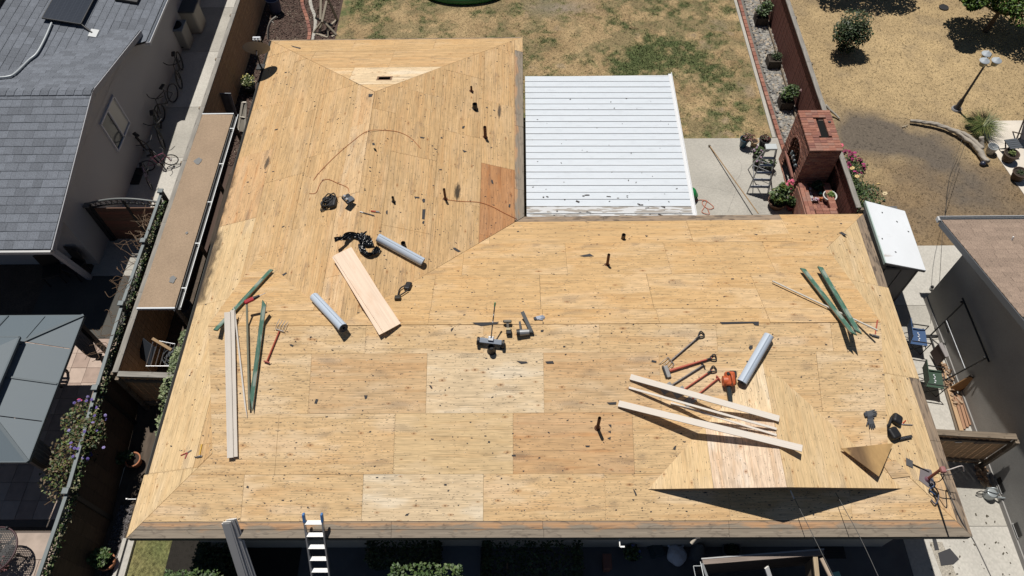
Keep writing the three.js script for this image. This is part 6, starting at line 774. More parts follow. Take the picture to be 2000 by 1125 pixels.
// ---------------------------------------------------------------- brick fireplace and counter
{ const o = thing('brick_fireplace', 'tall red brick outdoor fireplace with an arched opening and a flue slot', 'fireplace'), x0 = 8.37, x1 = 9.31, z0 = -16.64, z1 = -15.02, h = 2.07, r = rng(81), bw = .2, bh = .066;
  // core, with the arched fire opening and the wood store cut into the left face
  const core = new THREE.Shape([[z0 + .03, 0], [z1 - .03, 0], [z1 - .03, h - .05], [z0 + .03, h - .05]].map(([a, b]) => new THREE.Vector2(-a, b)));
  const zc = (z0 + z1) / 2 + .0, arch = new THREE.Path(); arch.moveTo(-(zc + .42), .72); arch.lineTo(-(zc + .42), 1.25); arch.absarc(-zc, 1.15, .43, Math.PI - .15 + Math.PI, .15, false); arch.lineTo(-(zc - .42), .72); arch.closePath();
  const hole2 = new THREE.Path([[zc - .38, .12], [zc + .38, .12], [zc + .38, .5], [zc - .38, .5]].map(([a, b]) => new THREE.Vector2(-a, b)));
  const arch2 = new THREE.Path(); const ap = [[zc - .42, .72], [zc + .42, .72], [zc + .42, 1.2]]; for (let k = 0; k <= 12; k++) { const a = k / 12 * Math.PI; ap.push([zc + .42 * Math.cos(a), 1.2 + .36 * Math.sin(a)]); } arch2.setFromPoints(ap.map(([a, b]) => new THREE.Vector2(-a, b))); core.holes.push(arch2, hole2);
  mesh('mortar_core', new THREE.ExtrudeGeometry(core, { depth: .5, bevelEnabled: false }).rotateY(-Math.PI / 2).scale(1, 1, 1).translate(x0 + .53, 0, 0), M.mortar, o);
  mesh('mortar_core', box(x1 - x0 - .58, h - .05, z1 - z0 - .06, x0 + .55 + (x1 - x0 - .58) / 2, (h - .05) / 2, (z0 + z1) / 2), M.mortar, o);
  const soot = std([.02, .018, .017], .95); mesh('firebox', box(.02, .9, .86, x0 + .535, 1.15, zc), soot, o);
  const fw = rbox(.028, bh - .009, bw - .009, .005), fx = rbox(bw - .009, bh - .009, .028, .005), rest = M.brick.map(() => []);
  let n = 0; const inHole = (z, y) => (Math.abs(z - zc) < .5 && y > .68 && y < 1.2 + .42 * Math.sqrt(Math.max(0, 1 - ((z - zc) / .5) ** 2))) || (Math.abs(z - zc) < .44 && y > .08 && y < .54);
  for (let j = 0; j < Math.floor((h - .07) / bh); j++) for (let k = -1; k < 9; k++) { const z = z0 + bw * (k + .5 + (j % 2) * .5), y = (j + .5) * bh; const za = Math.max(z - bw / 2, z0), zb = Math.min(z + bw / 2, z1); if (zb - za < .05 || inHole(z, y)) continue; const i = Math.floor(r() * 5); const b = mesh('brick', fw, M.brick[i], o); b.position.set(x0 + .014 + rr(-.003, .004, r), y, (za + zb) / 2); b.scale.z = (zb - za - .009) / (bw - .009); n++; }
  for (let j = 0; j < Math.floor((h - .07) / bh); j++) for (const [zz, s] of [[z1 - .014, 1], [z0 + .014, -1]]) for (let k = -1; k < 5; k++) { const x = x0 + bw * (k + .5 + (j % 2) * .5); const xa = Math.max(x - bw / 2, x0 + .03), xb = Math.min(x + bw / 2, x1); if (xb - xa < .04) continue; const g = fx.clone().scale((xb - xa - .009) / (bw - .009), 1, 1).translate((xa + xb) / 2, (j + .5) * bh, zz + rr(-.003, .003, r)); rest[Math.floor(r() * 5)].push(g); }
  rest.forEach((l, i) => mesh('side_bricks', l, M.brick[i], o, 'stuff'));
  for (let k = 0; k < 15; k++) { const a = k / 14 * Math.PI, b = mesh('brick', rbox(.05, .065, .1, .006), M.brick[k % 5], o); b.position.set(x0 + .012, 1.2 + .43 * Math.sin(a), zc + .48 * Math.cos(a)); b.rotation.x = -a + Math.PI / 2; }
  // top course, with the flue slot
  const tb = rbox(bw - .008, .06, .096, .006), sx = [8.80, 9.05], sz = [-16.28, -15.56];
  for (let i = 0; i < 5; i++) for (let j = 0; j < 16; j++) { const x = x0 - .015 + .19 * (i + .5), z = z0 - .01 + .1045 * (j + .5); if (x > sx[0] - .07 && x < sx[1] + .07 && z > sz[0] - .02 && z < sz[1] + .02) continue; const b = mesh('brick', tb, M.brick[Math.floor(r() * 5)], o); b.position.set(x + (j % 2 ? .0 : .004), h + rr(-.004, .004, r), z); b.rotation.y = rr(-.02, .02, r); n++; }
  for (const x of [sx[0] - .035, sx[1] + .035]) for (let j = 0; j < 4; j++) { const b = mesh('brick', rbox(.085, .06, .17, .006), M.brick[j % 5], o); b.position.set(x, h, sz[0] + .09 + j * .18); }
  mesh('flue', box(sx[1] - sx[0] + .02, .012, sz[1] - sz[0], (sx[0] + sx[1]) / 2, h - .042, (sz[0] + sz[1]) / 2), std([.003, .003, .003], 1), o);  // black plate just under the rim, coloured for the shade deep in the flue
  mesh('stone', rbox(.08, .05, .07, .02, 9.17, h + .05, -16.12), std([.06, .06, .065], .7), o);
  mesh('hearth', rbox(.06, .08, 1.1, .01, x0 - .012, .62, zc), M.brick[3], o); }
{ const o = thing('brick_counter', 'L shaped red brick counter between the fireplace and the house eave', 'counter'), y = .88, r = rng(82); const body = (a, b, c, d) => mesh('mortar_core', box(c - a, y - .06, d - b, (a + c) / 2, (y - .06) / 2, (b + d) / 2), std([.17, .08, .06], .95), o);
  body(8.36, -14.84, 8.60, -13.4); body(8.61, -13.85, 9.30, -13.4); body(9.12, -14.84, 9.28, -13.86); const tb = rbox(.115, .055, .2, .006), tc = rbox(.2, .055, .1, .006), M5 = M.brick;
  const put = (g, x, z) => { const b = mesh('brick', g, M5[Math.floor(r() * 5)], o); b.position.set(x, y - .03 + rr(-.003, .003, r), z); }; for (let i = 0; i < 2; i++) for (let j = 0; j < 8; j++) put(tb, 8.42 + i * .122, -14.74 + j * .18); for (let i = 0; i < 3; i++) for (let j = 0; j < 4; j++) put(tc, 8.74 + i * .208, -13.8 + j * .108); for (let j = 0; j < 10; j++) put(tc, 9.2, -14.78 + j * .1);
  const fw = rbox(.028, .056, .19, .005); for (let j = 0; j < 12; j++) for (let k = 0; k < 8; k++) { const b = mesh('brick', fw, M5[Math.floor(r() * 5)], o); b.position.set(8.35, .06 + j * .066, -14.74 + k * .18 + (j % 2) * .09); } mesh('shelf', box(.55, .03, 1.05, 8.86, .62, -14.4), std([.30, .12, .09], .9), o); for (let i = 0; i < 5; i++) for (let j = 0; j < 4; j++) { const b = mesh('brick', rbox(.104, .03, .2, .005), M5[Math.floor(r() * 5)], o); b.position.set(8.66 + i * .11, .648, -14.68 + j * .207); } }
const cy = .67;
{ const p = at(1617, 390, cy), o = thing('white_planter', 'white rimmed round bowl with a leafy plant on the brick counter', 'planter', p); pot(o, .13, .19, .2, std([.62, .62, .60], .5), .015); leaves('foliage', o, 120, ball(.02, .22, -.02, .11, .06, .1, .2), .06, [[.12, .2, .04], [.09, .15, .03]], 83); }
{ const o = thing('teal_globe', 'small teal glass globe on the brick counter', 'ornament', at(1601, 380, cy)); mesh('globe', new THREE.SphereGeometry(.065, 20, 14).translate(0, .065, 0), std([.01, .09, .085], .15), o); mesh('base', cyl(.04, .03, .02, 0, 0, 0), M.black, o); }
{ const o = thing('orange_jar', 'small orange jar beside the white bowl on the counter', 'jar', at(1602, 391, cy)); mesh('jar', lathe([[0, 0], [.035, 0], [.042, .05], [.03, .08], [.032, .09]], 16), std([.55, .20, .03], .35), o); mesh('lid', cyl(.033, .033, .015, 0, .09, 0), std([.4, .12, .03], .5), o); }
{ const o = thing('white_bottle', 'small white bottle behind the white bowl on the counter', 'bottle', at(1618, 379, cy)); mesh('bottle', lathe([[0, 0], [.03, 0], [.03, .12], [.012, .15], [.012, .18], [0, .18]], 16), M.white, o); mesh('cap', cyl(.014, .014, .02, 0, .18, 0), M.white, o); }
{ const o = thing('flower_tray', 'tray of pale pink flowers on the near edge of the counter', 'flower tray', at(1587, 393, cy)); mesh('tray', rbox(.3, .06, .12, .01, 0, .03, 0), std([.1, .06, .05], .8), o); blooms(o, Array.from({ length: 10 }, (_, i) => [-.13 + (i % 5) * .065, .085 + (i % 2) * .02, -.03 + Math.floor(i / 5) * .06]), .03, [std([.5, .38, .44], .6), std([.33, .12, .2], .6), std([.55, .5, .55], .6)], 84); }
{ const o = thing('cooking_tongs', 'bundle of silver tongs and a dark cup lying on the counter', 'tongs', at(1580, 382, cy)); for (let k = 0; k < 5; k++) mesh('bar', rod(V(-.06 + k * .03, .03, -.13), V(-.03 + k * .03, .03, .13), .007), M.white, o); mesh('cup', cyl(.03, .035, .07, -.1, 0, .06), C.black, o); }
{ const o = thing('grey_parasol', 'folded grey parasol top with pale ribs by the fence and counter', 'parasol', at(1662, 393, .9).setY(0)); const rb = []; for (let k = 0; k < 8; k++) { const a = k / 8 * 6.283; mesh('rib', rod(V(0, 1.02, 0), V(Math.cos(a) * .2, .55, Math.sin(a) * .2), .009), std([.5, .52, .55], .5), o); } mesh('cloth', new THREE.ConeGeometry(.19, .48, 16, 1, true).translate(0, .78, 0), std([.07, .08, .10], .8, { side: THREE.DoubleSide }), o); mesh('ring', new THREE.TorusGeometry(.035, .012, 8, 18).rotateX(Math.PI / 2).translate(0, 1.04, 0), std([.4, .42, .45], .5), o); mesh('pole', cyl(.02, .02, .8, 0, 0, 0), M.steel, o); }
{ const o = thing('shade_plant', 'dark leafy plant and a pale ball in the fireplace shade on the counter', 'plant', V(9.0, .65, -14.8)); leaves('foliage', o, 200, ball(0, .12, 0, .22, .14, .16, .2), .08, LC.dark, 85); mesh('ball', new THREE.SphereGeometry(.05, 14, 10).translate(-.25, .05, .05), std([.3, .3, .32], .5), o); }
{ const o = thing('firebox_ornaments', 'grey glazed animal ornaments inside the arched fire opening', 'ornaments', V(8.48, .74, -15.83)); for (let k = 0; k < 4; k++) { mesh('ornament', new THREE.SphereGeometry(.07, 12, 9).scale(1, 1.3 - k * .15, .8).translate(-.02, .09, -.26 + k * .17), std([[.16, .2, .22], [.3, .29, .28], [.05, .05, .055], [.2, .24, .27]][k], .35), o); mesh('head', new THREE.SphereGeometry(.035, 10, 8).translate(-.05, .2 - k * .02, -.25 + k * .17), std([.2, .23, .25], .35), o); } }
// stepladder
{ const o = thing('step_ladder', 'aluminium stepladder standing open on the patio by the flower pots', 'stepladder', V(7.45, .02, -15.75)); const sm = std([.33, .34, .36], .35, { metalness: .7 }), Q = (x, y, h) => at(x, y, h).sub(o.position); const A = Q(1459, 378, .02), B2 = Q(1500, 378, .02), hT = 1.62; const T1 = Q(1496, 291, hT), T2 = Q(1516, 292, hT), R1 = Q(1462, 330, .02), R2 = Q(1502, 358, .02);
  for (const [a, b] of [[A, T1], [B2, T2]]) mesh('front_rail', beam(a, b, .03, .06), sm, o); for (const [a, b] of [[Q(1461, 331, .02), T1], [Q(1506, 352, .02), T2]]) mesh('rear_rail', beam(a, b, .025, .03), sm, o); for (let k = 1; k < 6; k++) { const t = k / 6.2, a = A.clone().lerp(T1, t), b = B2.clone().lerp(T2, t); mesh('step', beam(a, b, .09, .03), std([.42, .43, .45], .4, { metalness: .6 }), o); } const c = T1.clone().add(T2).multiplyScalar(.5); mesh('top_cap', rbox(.34, .07, .22, .015, c.x, c.y + .04, c.z - .05), std([.55, .58, .58], .4, { metalness: .3 }), o); for (const t of [.25, .5]) mesh('brace', beam(Q(1461, 331, .02).lerp(T1, t), Q(1506, 352, .02).lerp(T2, t), .02, .02), sm, o); mesh('spreader', rod(A.clone().lerp(T1, .35), Q(1461, 331, .02).lerp(T1, .35), .012), sm, o); }
// pots on the patio
const potPlant = (label, px, r0, r1, h, mat, build, name = 'flower_pot') => { const o = thing(name, label, 'flower pot', at(...px, .02)); pot(o, r0, r1, h, mat); build?.(o, h); return o; };
potPlant('tall blue glazed pot with a reddish plant at the lawn edge', [1450, 286], .10, .14, .36, std([.02, .055, .085], .3), (o, h) => { leaves('foliage', o, 160, ball(.1, h + .06, .02, .2, .11, .17, .2), .07, [[.2, .07, .07], [.14, .07, .06], [.08, .1, .04]], 86); });
potPlant('pale rimmed empty terracotta pot between the two planted pots', [1471, 284], .08, .12, .22, std([.42, .30, .18], .8)); potPlant('black nursery pot with a small plant beside the brick edging', [1490, 284], .13, .17, .30, M.black, (o, h) => leaves('foliage', o, 160, ball(0, h + .05, 0, .13, .1, .12, .2), .06, [[.16, .05, .05], [.08, .09, .04]], 87));
potPlant('low pot of mauve flowers behind the stepladder', [1478, 305], .12, .16, .2, M.black, (o, h) => { leaves('foliage', o, 220, ball(0, h + .06, 0, .2, .12, .16, .2), .06, LC.mid, 88); blooms(o, Array.from({ length: 12 }, (_, i) => ball(0, h + .1, 0, .18, .1, .15, .8)(rng(i + 5))), .03, [std([.42, .28, .38], .6)], 89); });
potPlant('pot with mixed white flowers right of the stepladder', [1500, 330], .12, .16, .22, M.black, (o, h) => { leaves('foliage', o, 300, ball(0, h + .08, 0, .2, .15, .2, .2), .06, LC.mid, 90); blooms(o, Array.from({ length: 16 }, (_, i) => ball(0, h + .14, 0, .2, .12, .18, .8)(rng(i + 25))), .025, [std([.6, .58, .52], .6), std([.5, .45, .4], .6)], 91); });
potPlant('dark pot with a purple flowering plant under the stepladder', [1478, 325], .13, .16, .2, M.black, (o, h) => { leaves('foliage', o, 220, ball(0, h + .06, 0, .2, .12, .18, .2), .07, LC.dark.concat([[.12, .07, .08]]), 92); blooms(o, Array.from({ length: 7 }, (_, i) => ball(0, h + .12, 0, .15, .08, .12, .8)(rng(i + 45))), .04, [std([.40, .25, .36], .6)], 93); });
potPlant('large bowl with a lush green plant and pink geraniums by the patio corner', [1515, 402], .2, .28, .26, std([.10, .045, .025], .5), (o, h) => { leaves('foliage', o, 900, multi(ball(0, h + .22, 0, .32, .24, .28, .3), ball(.12, h + .42, -.1, .2, .2, .2, .3)), .10, [...LC.mid, ...LC.yel], 94); blooms(o, [[.2, h + .62, -.2], [.26, h + .56, -.12], [.14, h + .58, -.12], [.3, h + .64, -.22], [.22, h + .5, -.05]], .065, [std([.62, .08, .17], .5), std([.66, .13, .22], .5)], 95); });
potPlant('small dark red pot with a spiky green plant at the house eave', [1542, 408], .1, .14, .22, std([.11, .015, .02], .35), (o, h) => leaves('foliage', o, 170, ball(0, h + .12, 0, .17, .14, .15, .2), .12, LC.mid, 96));
// broom pole, hose, green ball on the patio
{ const A = at(1386, 285, .05), B2 = at(1481, 417, .35), [o, L] = span('long_pole', 'long thin wooden pole lying across the patio', 'pole', A, B2); mesh('shaft', rod(V(0, 0, 0), V(L, 0, 0), .016), std([.32, .20, .09], .6), o); mesh('hook', rbox(.05, .04, .07, .01, 0, .02, .01), std([.15, .13, .1], .6), o); }
{ const P = [[1354, 399], [1362, 391], [1376, 391], [1386, 397], [1394, 405], [1384, 408], [1373, 400], [1372, 393], [1380, 392], [1376, 404], [1371, 414], [1385, 418], [1382, 408]].map(([x, y], i) => at(x, y, .035 + (i % 3) * .008)); tag(mesh('orange_hose', tube(P, .010, 140, 6), std([.50, .15, .08], .5)), 'thin orange hose curled on the patio beside the patio cover', 'hose'); }
{ const o = thing('green_toy', 'bright green round toy half hidden by the patio cover edge', 'toy', at(1352, 378, .25)); mesh('shell', new THREE.SphereGeometry(.19, 20, 14).scale(.75, .9, 1.1), std([.01, .18, .05], .4), o); mesh('rim', new THREE.TorusGeometry(.17, .025, 8, 24).rotateX(Math.PI / 2).translate(0, -.06, 0), std([.01, .12, .035], .5), o); }
// planters in the pebbles
for (const [px, py, l, sd, hgt] of [[1488, 42, 'wooden planter with a round green shrub, farthest along the pebble bed', 101, .34], [1511, 125, 'square dark planter with low dark foliage, middle of the pebble bed', 102, .15], [1532, 205, 'wooden planter with a leafy shrub and one pale pink rose, nearest the fireplace', 103, .34]]) { const o = thing('planter_box', l, 'planter', V(9.05, 0, at(px, py).z + .1)), w = .42, hh = .36; for (const [x, z, a, b] of [[-w / 2, 0, .03, w], [w / 2, 0, .03, w], [0, -w / 2 + .0, w - .06, .03], [0, w / 2, w - .06, .03]]) mesh('side_board', box(a, hh, b, x, hh / 2, z), std([.055, .045, .035], .85), o); mesh('earth', box(w - .06, .02, w - .06, 0, hh - .05, 0), MB.soil, o); leaves('foliage', o, sd === 102 ? 320 : 700, sd === 102 ? ball(.08, hh + .05, -.05, .2, .12, .2, .3) : multi(ball(0, hh + .2, 0, .3, .22, .28, .35), ball(.12, hh + .3, -.08, .24, .2, .24, .3)), sd === 102 ? .05 : .085, sd === 102 ? LC.dark : [...LC.mid, ...LC.dark, [.10, .15, .04]], sd); if (sd === 103) blooms(o, [[.34, hh + .36, .0]], .05, [std([.6, .38, .42], .6)], 104); twig(o, [V(0, .2, 0), V(.03, hh + .1, 0), V(.05, hh + .3, -.05)], .012, MB.bark, 'stem'); }
// green pool at the top edge
{ const p = at(908, -16), o = thing('green_pool', 'green oval plastic pool cut by the top edge', 'pool', p); const g = new THREE.TorusGeometry(1, .16, 12, 60).rotateX(Math.PI / 2); g.scale(1.45, 1, .78); g.translate(0, .15, 0); mesh('rim', g, std([.025, .16, .05], .45), o); mesh('wall', new THREE.CylinderGeometry(1, .95, .18, 48, 1, true).scale(1.42, 1, .75).translate(0, .09, 0), std([.015, .09, .03], .6), o); mesh('water', new THREE.CircleGeometry(1, 48).rotateX(-Math.PI / 2).scale(1.4, 1, .73).translate(0, .10, 0), std([.04, .12, .10], .1), o); }
{ const o = thing('stick', 'short brown stick lying on the dry lawn', 'stick', at(1238, 55, .02)); mesh('stick', tube([V(-.18, 0, 0), V(0, .015, .01), V(.16, 0, .02)], .012, 14, 6), std([.14, .07, .04], .9), o); mesh('stub', rod(V(-.1, 0, 0), V(-.16, .02, -.04), .008), std([.14, .07, .04], .9), o); }
// ---------------------------------------------------------------- the yard beyond the red fence
function limb(pts, r0, r1, n = 24, k = 9, rough = .12) { const c = new THREE.CatmullRomCurve3(pts), fr = c.computeFrenetFrames(n, false), P = [], I = []; for (let i = 0; i <= n; i++) { const t = i / n, p = c.getPointAt(t), q = r0 + (r1 - r0) * t; for (let j = 0; j < k; j++) { const a = j / k * 6.283, w = q * (1 + rough * (noise(i * .6 + j * 3.1, j * 1.7) - .5) * 2); P.push(...p.clone().addScaledVector(fr.normals[i], Math.cos(a) * w).addScaledVector(fr.binormals[i], Math.sin(a) * w).toArray()); } } for (let i = 0; i < n; i++) for (let j = 0; j < k; j++) { const a = i * k + j, b = i * k + (j + 1) % k; I.push(a, b, a + k, b, b + k, a + k); } const e = P.length / 3; P.push(...c.getPointAt(0).toArray(), ...c.getPointAt(1).toArray()); for (let j = 0; j < k; j++) { I.push(e, (j + 1) % k, j, e + 1, n * k + j, n * k + (j + 1) % k); } const g = new THREE.BufferGeometry(); g.setAttribute('position', new THREE.Float32BufferAttribute(P, 3)); g.setAttribute('uv', new THREE.Float32BufferAttribute(new Float32Array(P.length / 3 * 2), 2)); g.setIndex(I); g.computeVertexNormals(); return g; }
{ const m = wood(91, [.56, .51, .44], [.30, .265, .22], 3), o = thing('driftwood_log', 'long pale driftwood log curving across the dry yard', 'log'); const Q = (x, y, h = .1) => at(x, y, h); mesh('log', limb([Q(1778, 236), Q(1800, 238, .12), Q(1836, 245, .13), Q(1872, 261, .14), Q(1900, 282, .14), Q(1916, 300, .12), Q(1927, 318, .1)], .05, .09, 44, 12, .5), m, o); mesh('fork', limb([Q(1860, 252, .16), Q(1885, 262, .2), Q(1908, 280, .2), Q(1918, 292, .18)], .04, .09, 20, 8, .25), m, o); mesh('stub', limb([Q(1917, 290, .12), Q(1917, 276, .3), Q(1917, 267, .42)], .08, .07, 10, 8, .2), m, o); }
{ const o = thing('fallen_branch', 'small pale broken branch on the bare patch left of the log', 'branch'); mesh('branch', limb([at(1762, 248, .03), at(1768, 246, .04), at(1773, 244, .03)], .02, .012, 10, 6), std([.42, .36, .27], .9), o); mesh('twig', rod(at(1768, 246, .04), at(1770, 250, .03), .008), std([.42, .36, .27], .9), o); }
{ const o = thing('branch_pile', 'pale curved branch behind the brick fireplace', 'branch'); mesh('branch', limb([at(1612, 205, .3), at(1620, 214, .2), at(1632, 224, .1), at(1640, 232, .05)], .05, .03, 14, 7), std([.36, .33, .28], .9), o); mesh('stub', rod(at(1620, 214, .2), at(1617, 222, .12), .02), std([.36, .33, .28], .9), o); }
// bushes
function bush(label, p, parts, n, cols, seed, size = .09, name = 'bush', extra) { const o = thing(name, label, 'bush', p), r = rng(seed); leaves('foliage', o, n, multi(...parts.map(b => ball(...b))), size, cols, seed); for (const b of parts) twig(o, [V(0, 0, 0), V(b[0] * .4, b[1] * .5, b[2] * .4), V(b[0], b[1], b[2])], .02, MB.bark, 'stem'); extra?.(o, r); return o; }
bush('round dark green bush standing alone in the dry yard', V(11.75, 0, -22.0), [[0, .55, .1, .52, .5, .5, .35], [.15, 1.05, -.2, .55, .45, .5, .35], [-.25, .9, .1, .42, .4, .45, .35], [.35, .8, .1, .4, .4, .4, .35]], 3600, [...LC.dark, ...LC.dark, [.05, .07, .03]], 111, .085);
bush('low rose bush with one pink bloom behind the fireplace', V(9.85, 0, -16.75), [[0, .35, 0, .28, .3, .45, .3], [.05, .55, -.3, .25, .25, .3, .3]], 700, LC.mid, 112, .07, 'rose_bush', o => blooms(o, [[.38, .55, .05]], .07, [std([.66, .12, .18], .5)], 113));
bush('rose bush covered in magenta blooms beyond the fireplace', V(9.85, 0, -15.75), [[0, .5, 0, .5, .38, .55, .3], [.4, .6, .1, .45, .34, .45, .3]], 2200, LC.mid.concat(LC.dark), 114, .07, 'rose_bush', o => { const r = rng(115), l = []; for (let k = 0; k < 64; k++) l.push(ball(.2, .70, .02, .62, .28, .58, .85)(r)); blooms(o, l, .055, [std([.30, .02, .10], .5), std([.38, .04, .16], .5), std([.22, .02, .08], .5)], 116); });
bush('large rose bush with a few pale yellow blooms beside the grey capped fence', V(10.05, 0, -14.55), [[-.1, .55, -.45, .5, .42, .55, .3], [.25, .6, .15, .6, .45, .6, .3], [.15, .5, .75, .55, .42, .5, .3]], 3800, [...LC.mid, ...LC.dark, [.09, .12, .04]], 117, .08, 'rose_bush', o => blooms(o, [[.0, 1.0, -.75], [.05, 1.02, -.4], [.6, 1.0, -.1], [.75, .92, .2]], .07, [std([.62, .45, .20], .6), std([.62, .5, .3], .6)], 118));
// ornamental grass clump
{ const o = thing('grass_clump', 'big arching green grass clump beside the driftwood log', 'grass', at(1912, 256)), r = rng(121), P = [], Cc = [], N = []; for (let k = 0; k < 900; k++) { const a = r() * 6.283, L = rr(.45, .95, r), out = rr(.25, .75, r), w = .008, b = rr(.6, 1.3, r), c = r() < .3 ? [.26, .26, .09] : r() < .6 ? [.11, .15, .04] : [.06, .09, .025]; const pt = t => [Math.cos(a) * (.08 + out * t * t) , L * (t * 1.25 - t * t * .75), Math.sin(a) * (.08 + out * t * t)]; for (let i = 0; i < 4; i++) { const p = pt(i / 4), q = pt((i + 1) / 4), w0 = w * (1 - i / 5), w1 = w * (1 - (i + 1) / 4.2), sx = -Math.sin(a), sz = Math.cos(a); const A = [p[0] - sx * w0, p[1], p[2] - sz * w0], B = [p[0] + sx * w0, p[1], p[2] + sz * w0], D = [q[0] + sx * w1, q[1], q[2] + sz * w1], E = [q[0] - sx * w1, q[1], q[2] - sz * w1]; P.push(...A, ...B, ...D, ...A, ...D, ...E); for (let z = 0; z < 6; z++) { N.push(-Math.cos(a) * .3, .9, -Math.sin(a) * .3); Cc.push(c[0] * b, c[1] * b, c[2] * b); } } } const g = new THREE.BufferGeometry(); g.setAttribute('position', new THREE.Float32BufferAttribute(P, 3)); g.setAttribute('normal', new THREE.Float32BufferAttribute(N, 3)); g.setAttribute('color', new THREE.Float32BufferAttribute(Cc, 3)); mesh('blades', g, MLEAF, o); for (let k = 0; k < 8; k++) twig(o, [V(0, 0, 0), V(rr(-.2, .2, r), .6, rr(-.2, .2, r)), V(rr(-.5, .5, r), 1.0, rr(-.4, .3, r))], .005, std([.35, .3, .15], .9), 'seed_stalk'); }
// lamp post
{ const b = at(1868, 213), o = thing('lamp_post', 'black garden lamp post with three white capped lanterns', 'lamp post', b), H3 = 2.0; mesh('post', lathe([[0, 0], [.14, 0], [.13, .06], [.085, .12], [.07, .4], [.045, .46], [.035, 1.2], [.03, H3], [0, H3]], 16), std([.03, .035, .05], .4), o); mesh('base', cyl(.17, .15, .05, 0, 0, 0), std([.30, .30, .31], .6), o); for (let k = 0; k < 3; k++) { const a = k / 3 * 6.283 + .5, x = Math.cos(a) * .22, z = Math.sin(a) * .22, l = group('lantern', o); mesh('arm', tube([V(0, H3 - .1, 0), V(x * .5, H3 - .16, z * .5), V(x, H3 - .05, z)], .014, 16, 6), M.iron, o); mesh('shade', lathe([[.09, 0], [.12, .16], [.11, .17], [.07, .02], [0, .0]], 18), std([.42, .36, .20], .3), l); mesh('cap', lathe([[.155, .165], [.15, .185], [.10, .21], [.095, .225], [.05, .245], [.03, .28], [0, .285]], 20), std([.42, .46, .50], .4), l); l.position.set(x, H3 - .05, z); } mesh('finial', rod(V(0, H3, 0), V(.0, H3 + .32, 0), .014, .006), M.iron, o); }
// trees
function tree(label, base, trunkPts, r0, crowns, n, cols, seed, size) { const o = thing('tree', label, 'tree', base), r = rng(seed); mesh('trunk', limb(trunkPts, r0, r0 * .5, 16, 9, .12), MB.bark, o); const top = trunkPts[trunkPts.length - 1]; for (const c of crowns) mesh('limb', limb([top.clone().multiplyScalar(.8).add(V(0, top.y * .02, 0)), V((top.x * .8 + c[0]) / 2, (top.y * .9 + c[1]) / 2, (top.z * .8 + c[2]) / 2), V(c[0], c[1], c[2])], r0 * .4, r0 * .1, 10, 6), MB.bark, o); leaves('crown', o, n, multi(...crowns.map(b => ball(...b))), size, cols, seed); return o; }
tree('tree with bright green leaves at the top right corner', V(17.3, 0, -23.0), [V(0, 0, 0), V(.03, .5, .02), V(.05, .95, 0)], .11, [[.1, 1.4, .1, .85, .5, .7, .3], [-.95, 1.5, -.1, .8, .45, .6, .3], [.8, 1.25, .55, .95, .55, .8, .3], [1.0, 1.6, -.3, .8, .5, .7, .3], [-.9, 1.7, -.9, .8, .45, .6, .3], [.4, 1.9, -.9, .9, .5, .8, .3], [1.5, 1.0, .9, .5, .45, .5, .3], [-1.3, 1.5, .35, .35, .3, .35, .3], [-1.0, 1.9, .8, .4, .25, .4, .35], [-.2, 2.6, .9, .7, .3, .5, .35]].slice(0, 8), 12500, [[.085, .17, .022], [.10, .19, .025], [.055, .11, .02], [.14, .22, .03], [.03, .06, .014]], 131, .115);
tree('tree beyond the top edge shading the dry yard', V(12.9, 0, -25.95), [V(0, 0, 0), V(.03, .9, 0), V(.1, 1.8, 0)], .12, [[.0, 2.6, .2, 1.1, .6, .8, .3], [1.1, 2.5, .3, .9, .5, .7, .3], [-1.0, 2.5, .1, .9, .5, .7, .3]], 4500, [...LC.mid, ...LC.dark], 132, .12);
{ const o = bush('dark bush at the right edge above the pale slab', V(17.6, 0, -18.9), [[0, .5, 0, .5, .5, .6, .3], [.3, .8, -.2, .45, .45, .5, .3]], 1400, LC.dark, 133, .09); }
// pale slab with furniture at the right edge
{ const g = slab([[15.31, -18.3], [18.5, -18.3], [18.5, -12], [16.4, -12], [15.75, -14.6], [15.42, -16.8]], -.04, .012); tag(mesh('terrace', g, std(null, .9, { map: rep(texture(256, 256, per((u, v) => [.66, .60, .52].map(x => x * (.82 + .3 * fbm(u * 5, v * 5, 4))))), .4, .4) })), 'pale concrete slab at the right edge of the dry yard', undefined, undefined, 'structure'); }
{ const o = thing('folding_stool', 'dark slatted folding stool on the pale slab', 'stool', at(1966, 298), .15); for (let k = 0; k < 5; k++) mesh('slat', box(.42, .02, .07, 0, .40, -.17 + k * .085), std([.07, .08, .095], .6), o); for (const s of [-1, 1]) { mesh('leg', beam(V(s * .18, 0, -.2), V(s * .18, .39, .2), .03, .03), M.iron, o); mesh('leg', beam(V(s * .15, 0, .2), V(s * .15, .39, -.2), .03, .03), M.iron, o); } mesh('stretcher', beam(V(-.18, .1, -.1), V(.18, .1, -.1), .025, .025), M.iron, o); }
{ const o = thing('deck_chair', 'dark framed deck chair cut by the right edge', 'chair', at(1998, 275), -.3); mesh('frame', [beam(V(-.3, 0, .35), V(-.3, .75, -.3), .035, .035), beam(V(-.3, 0, -.35), V(-.3, .5, .3), .035, .035), beam(V(.3, 0, .35), V(.3, .75, -.3), .035, .035), beam(V(.3, 0, -.35), V(.3, .5, .3), .035, .035)], std([.05, .035, .03], .6), o); mesh('sling', beam(V(0, .3, .3), V(0, .7, -.3), .56, .012), std([.04, .035, .04], .85), o); mesh('bar', beam(V(-.3, .75, -.3), V(.3, .75, -.3), .035, .035), std([.05, .035, .03], .6), o); }
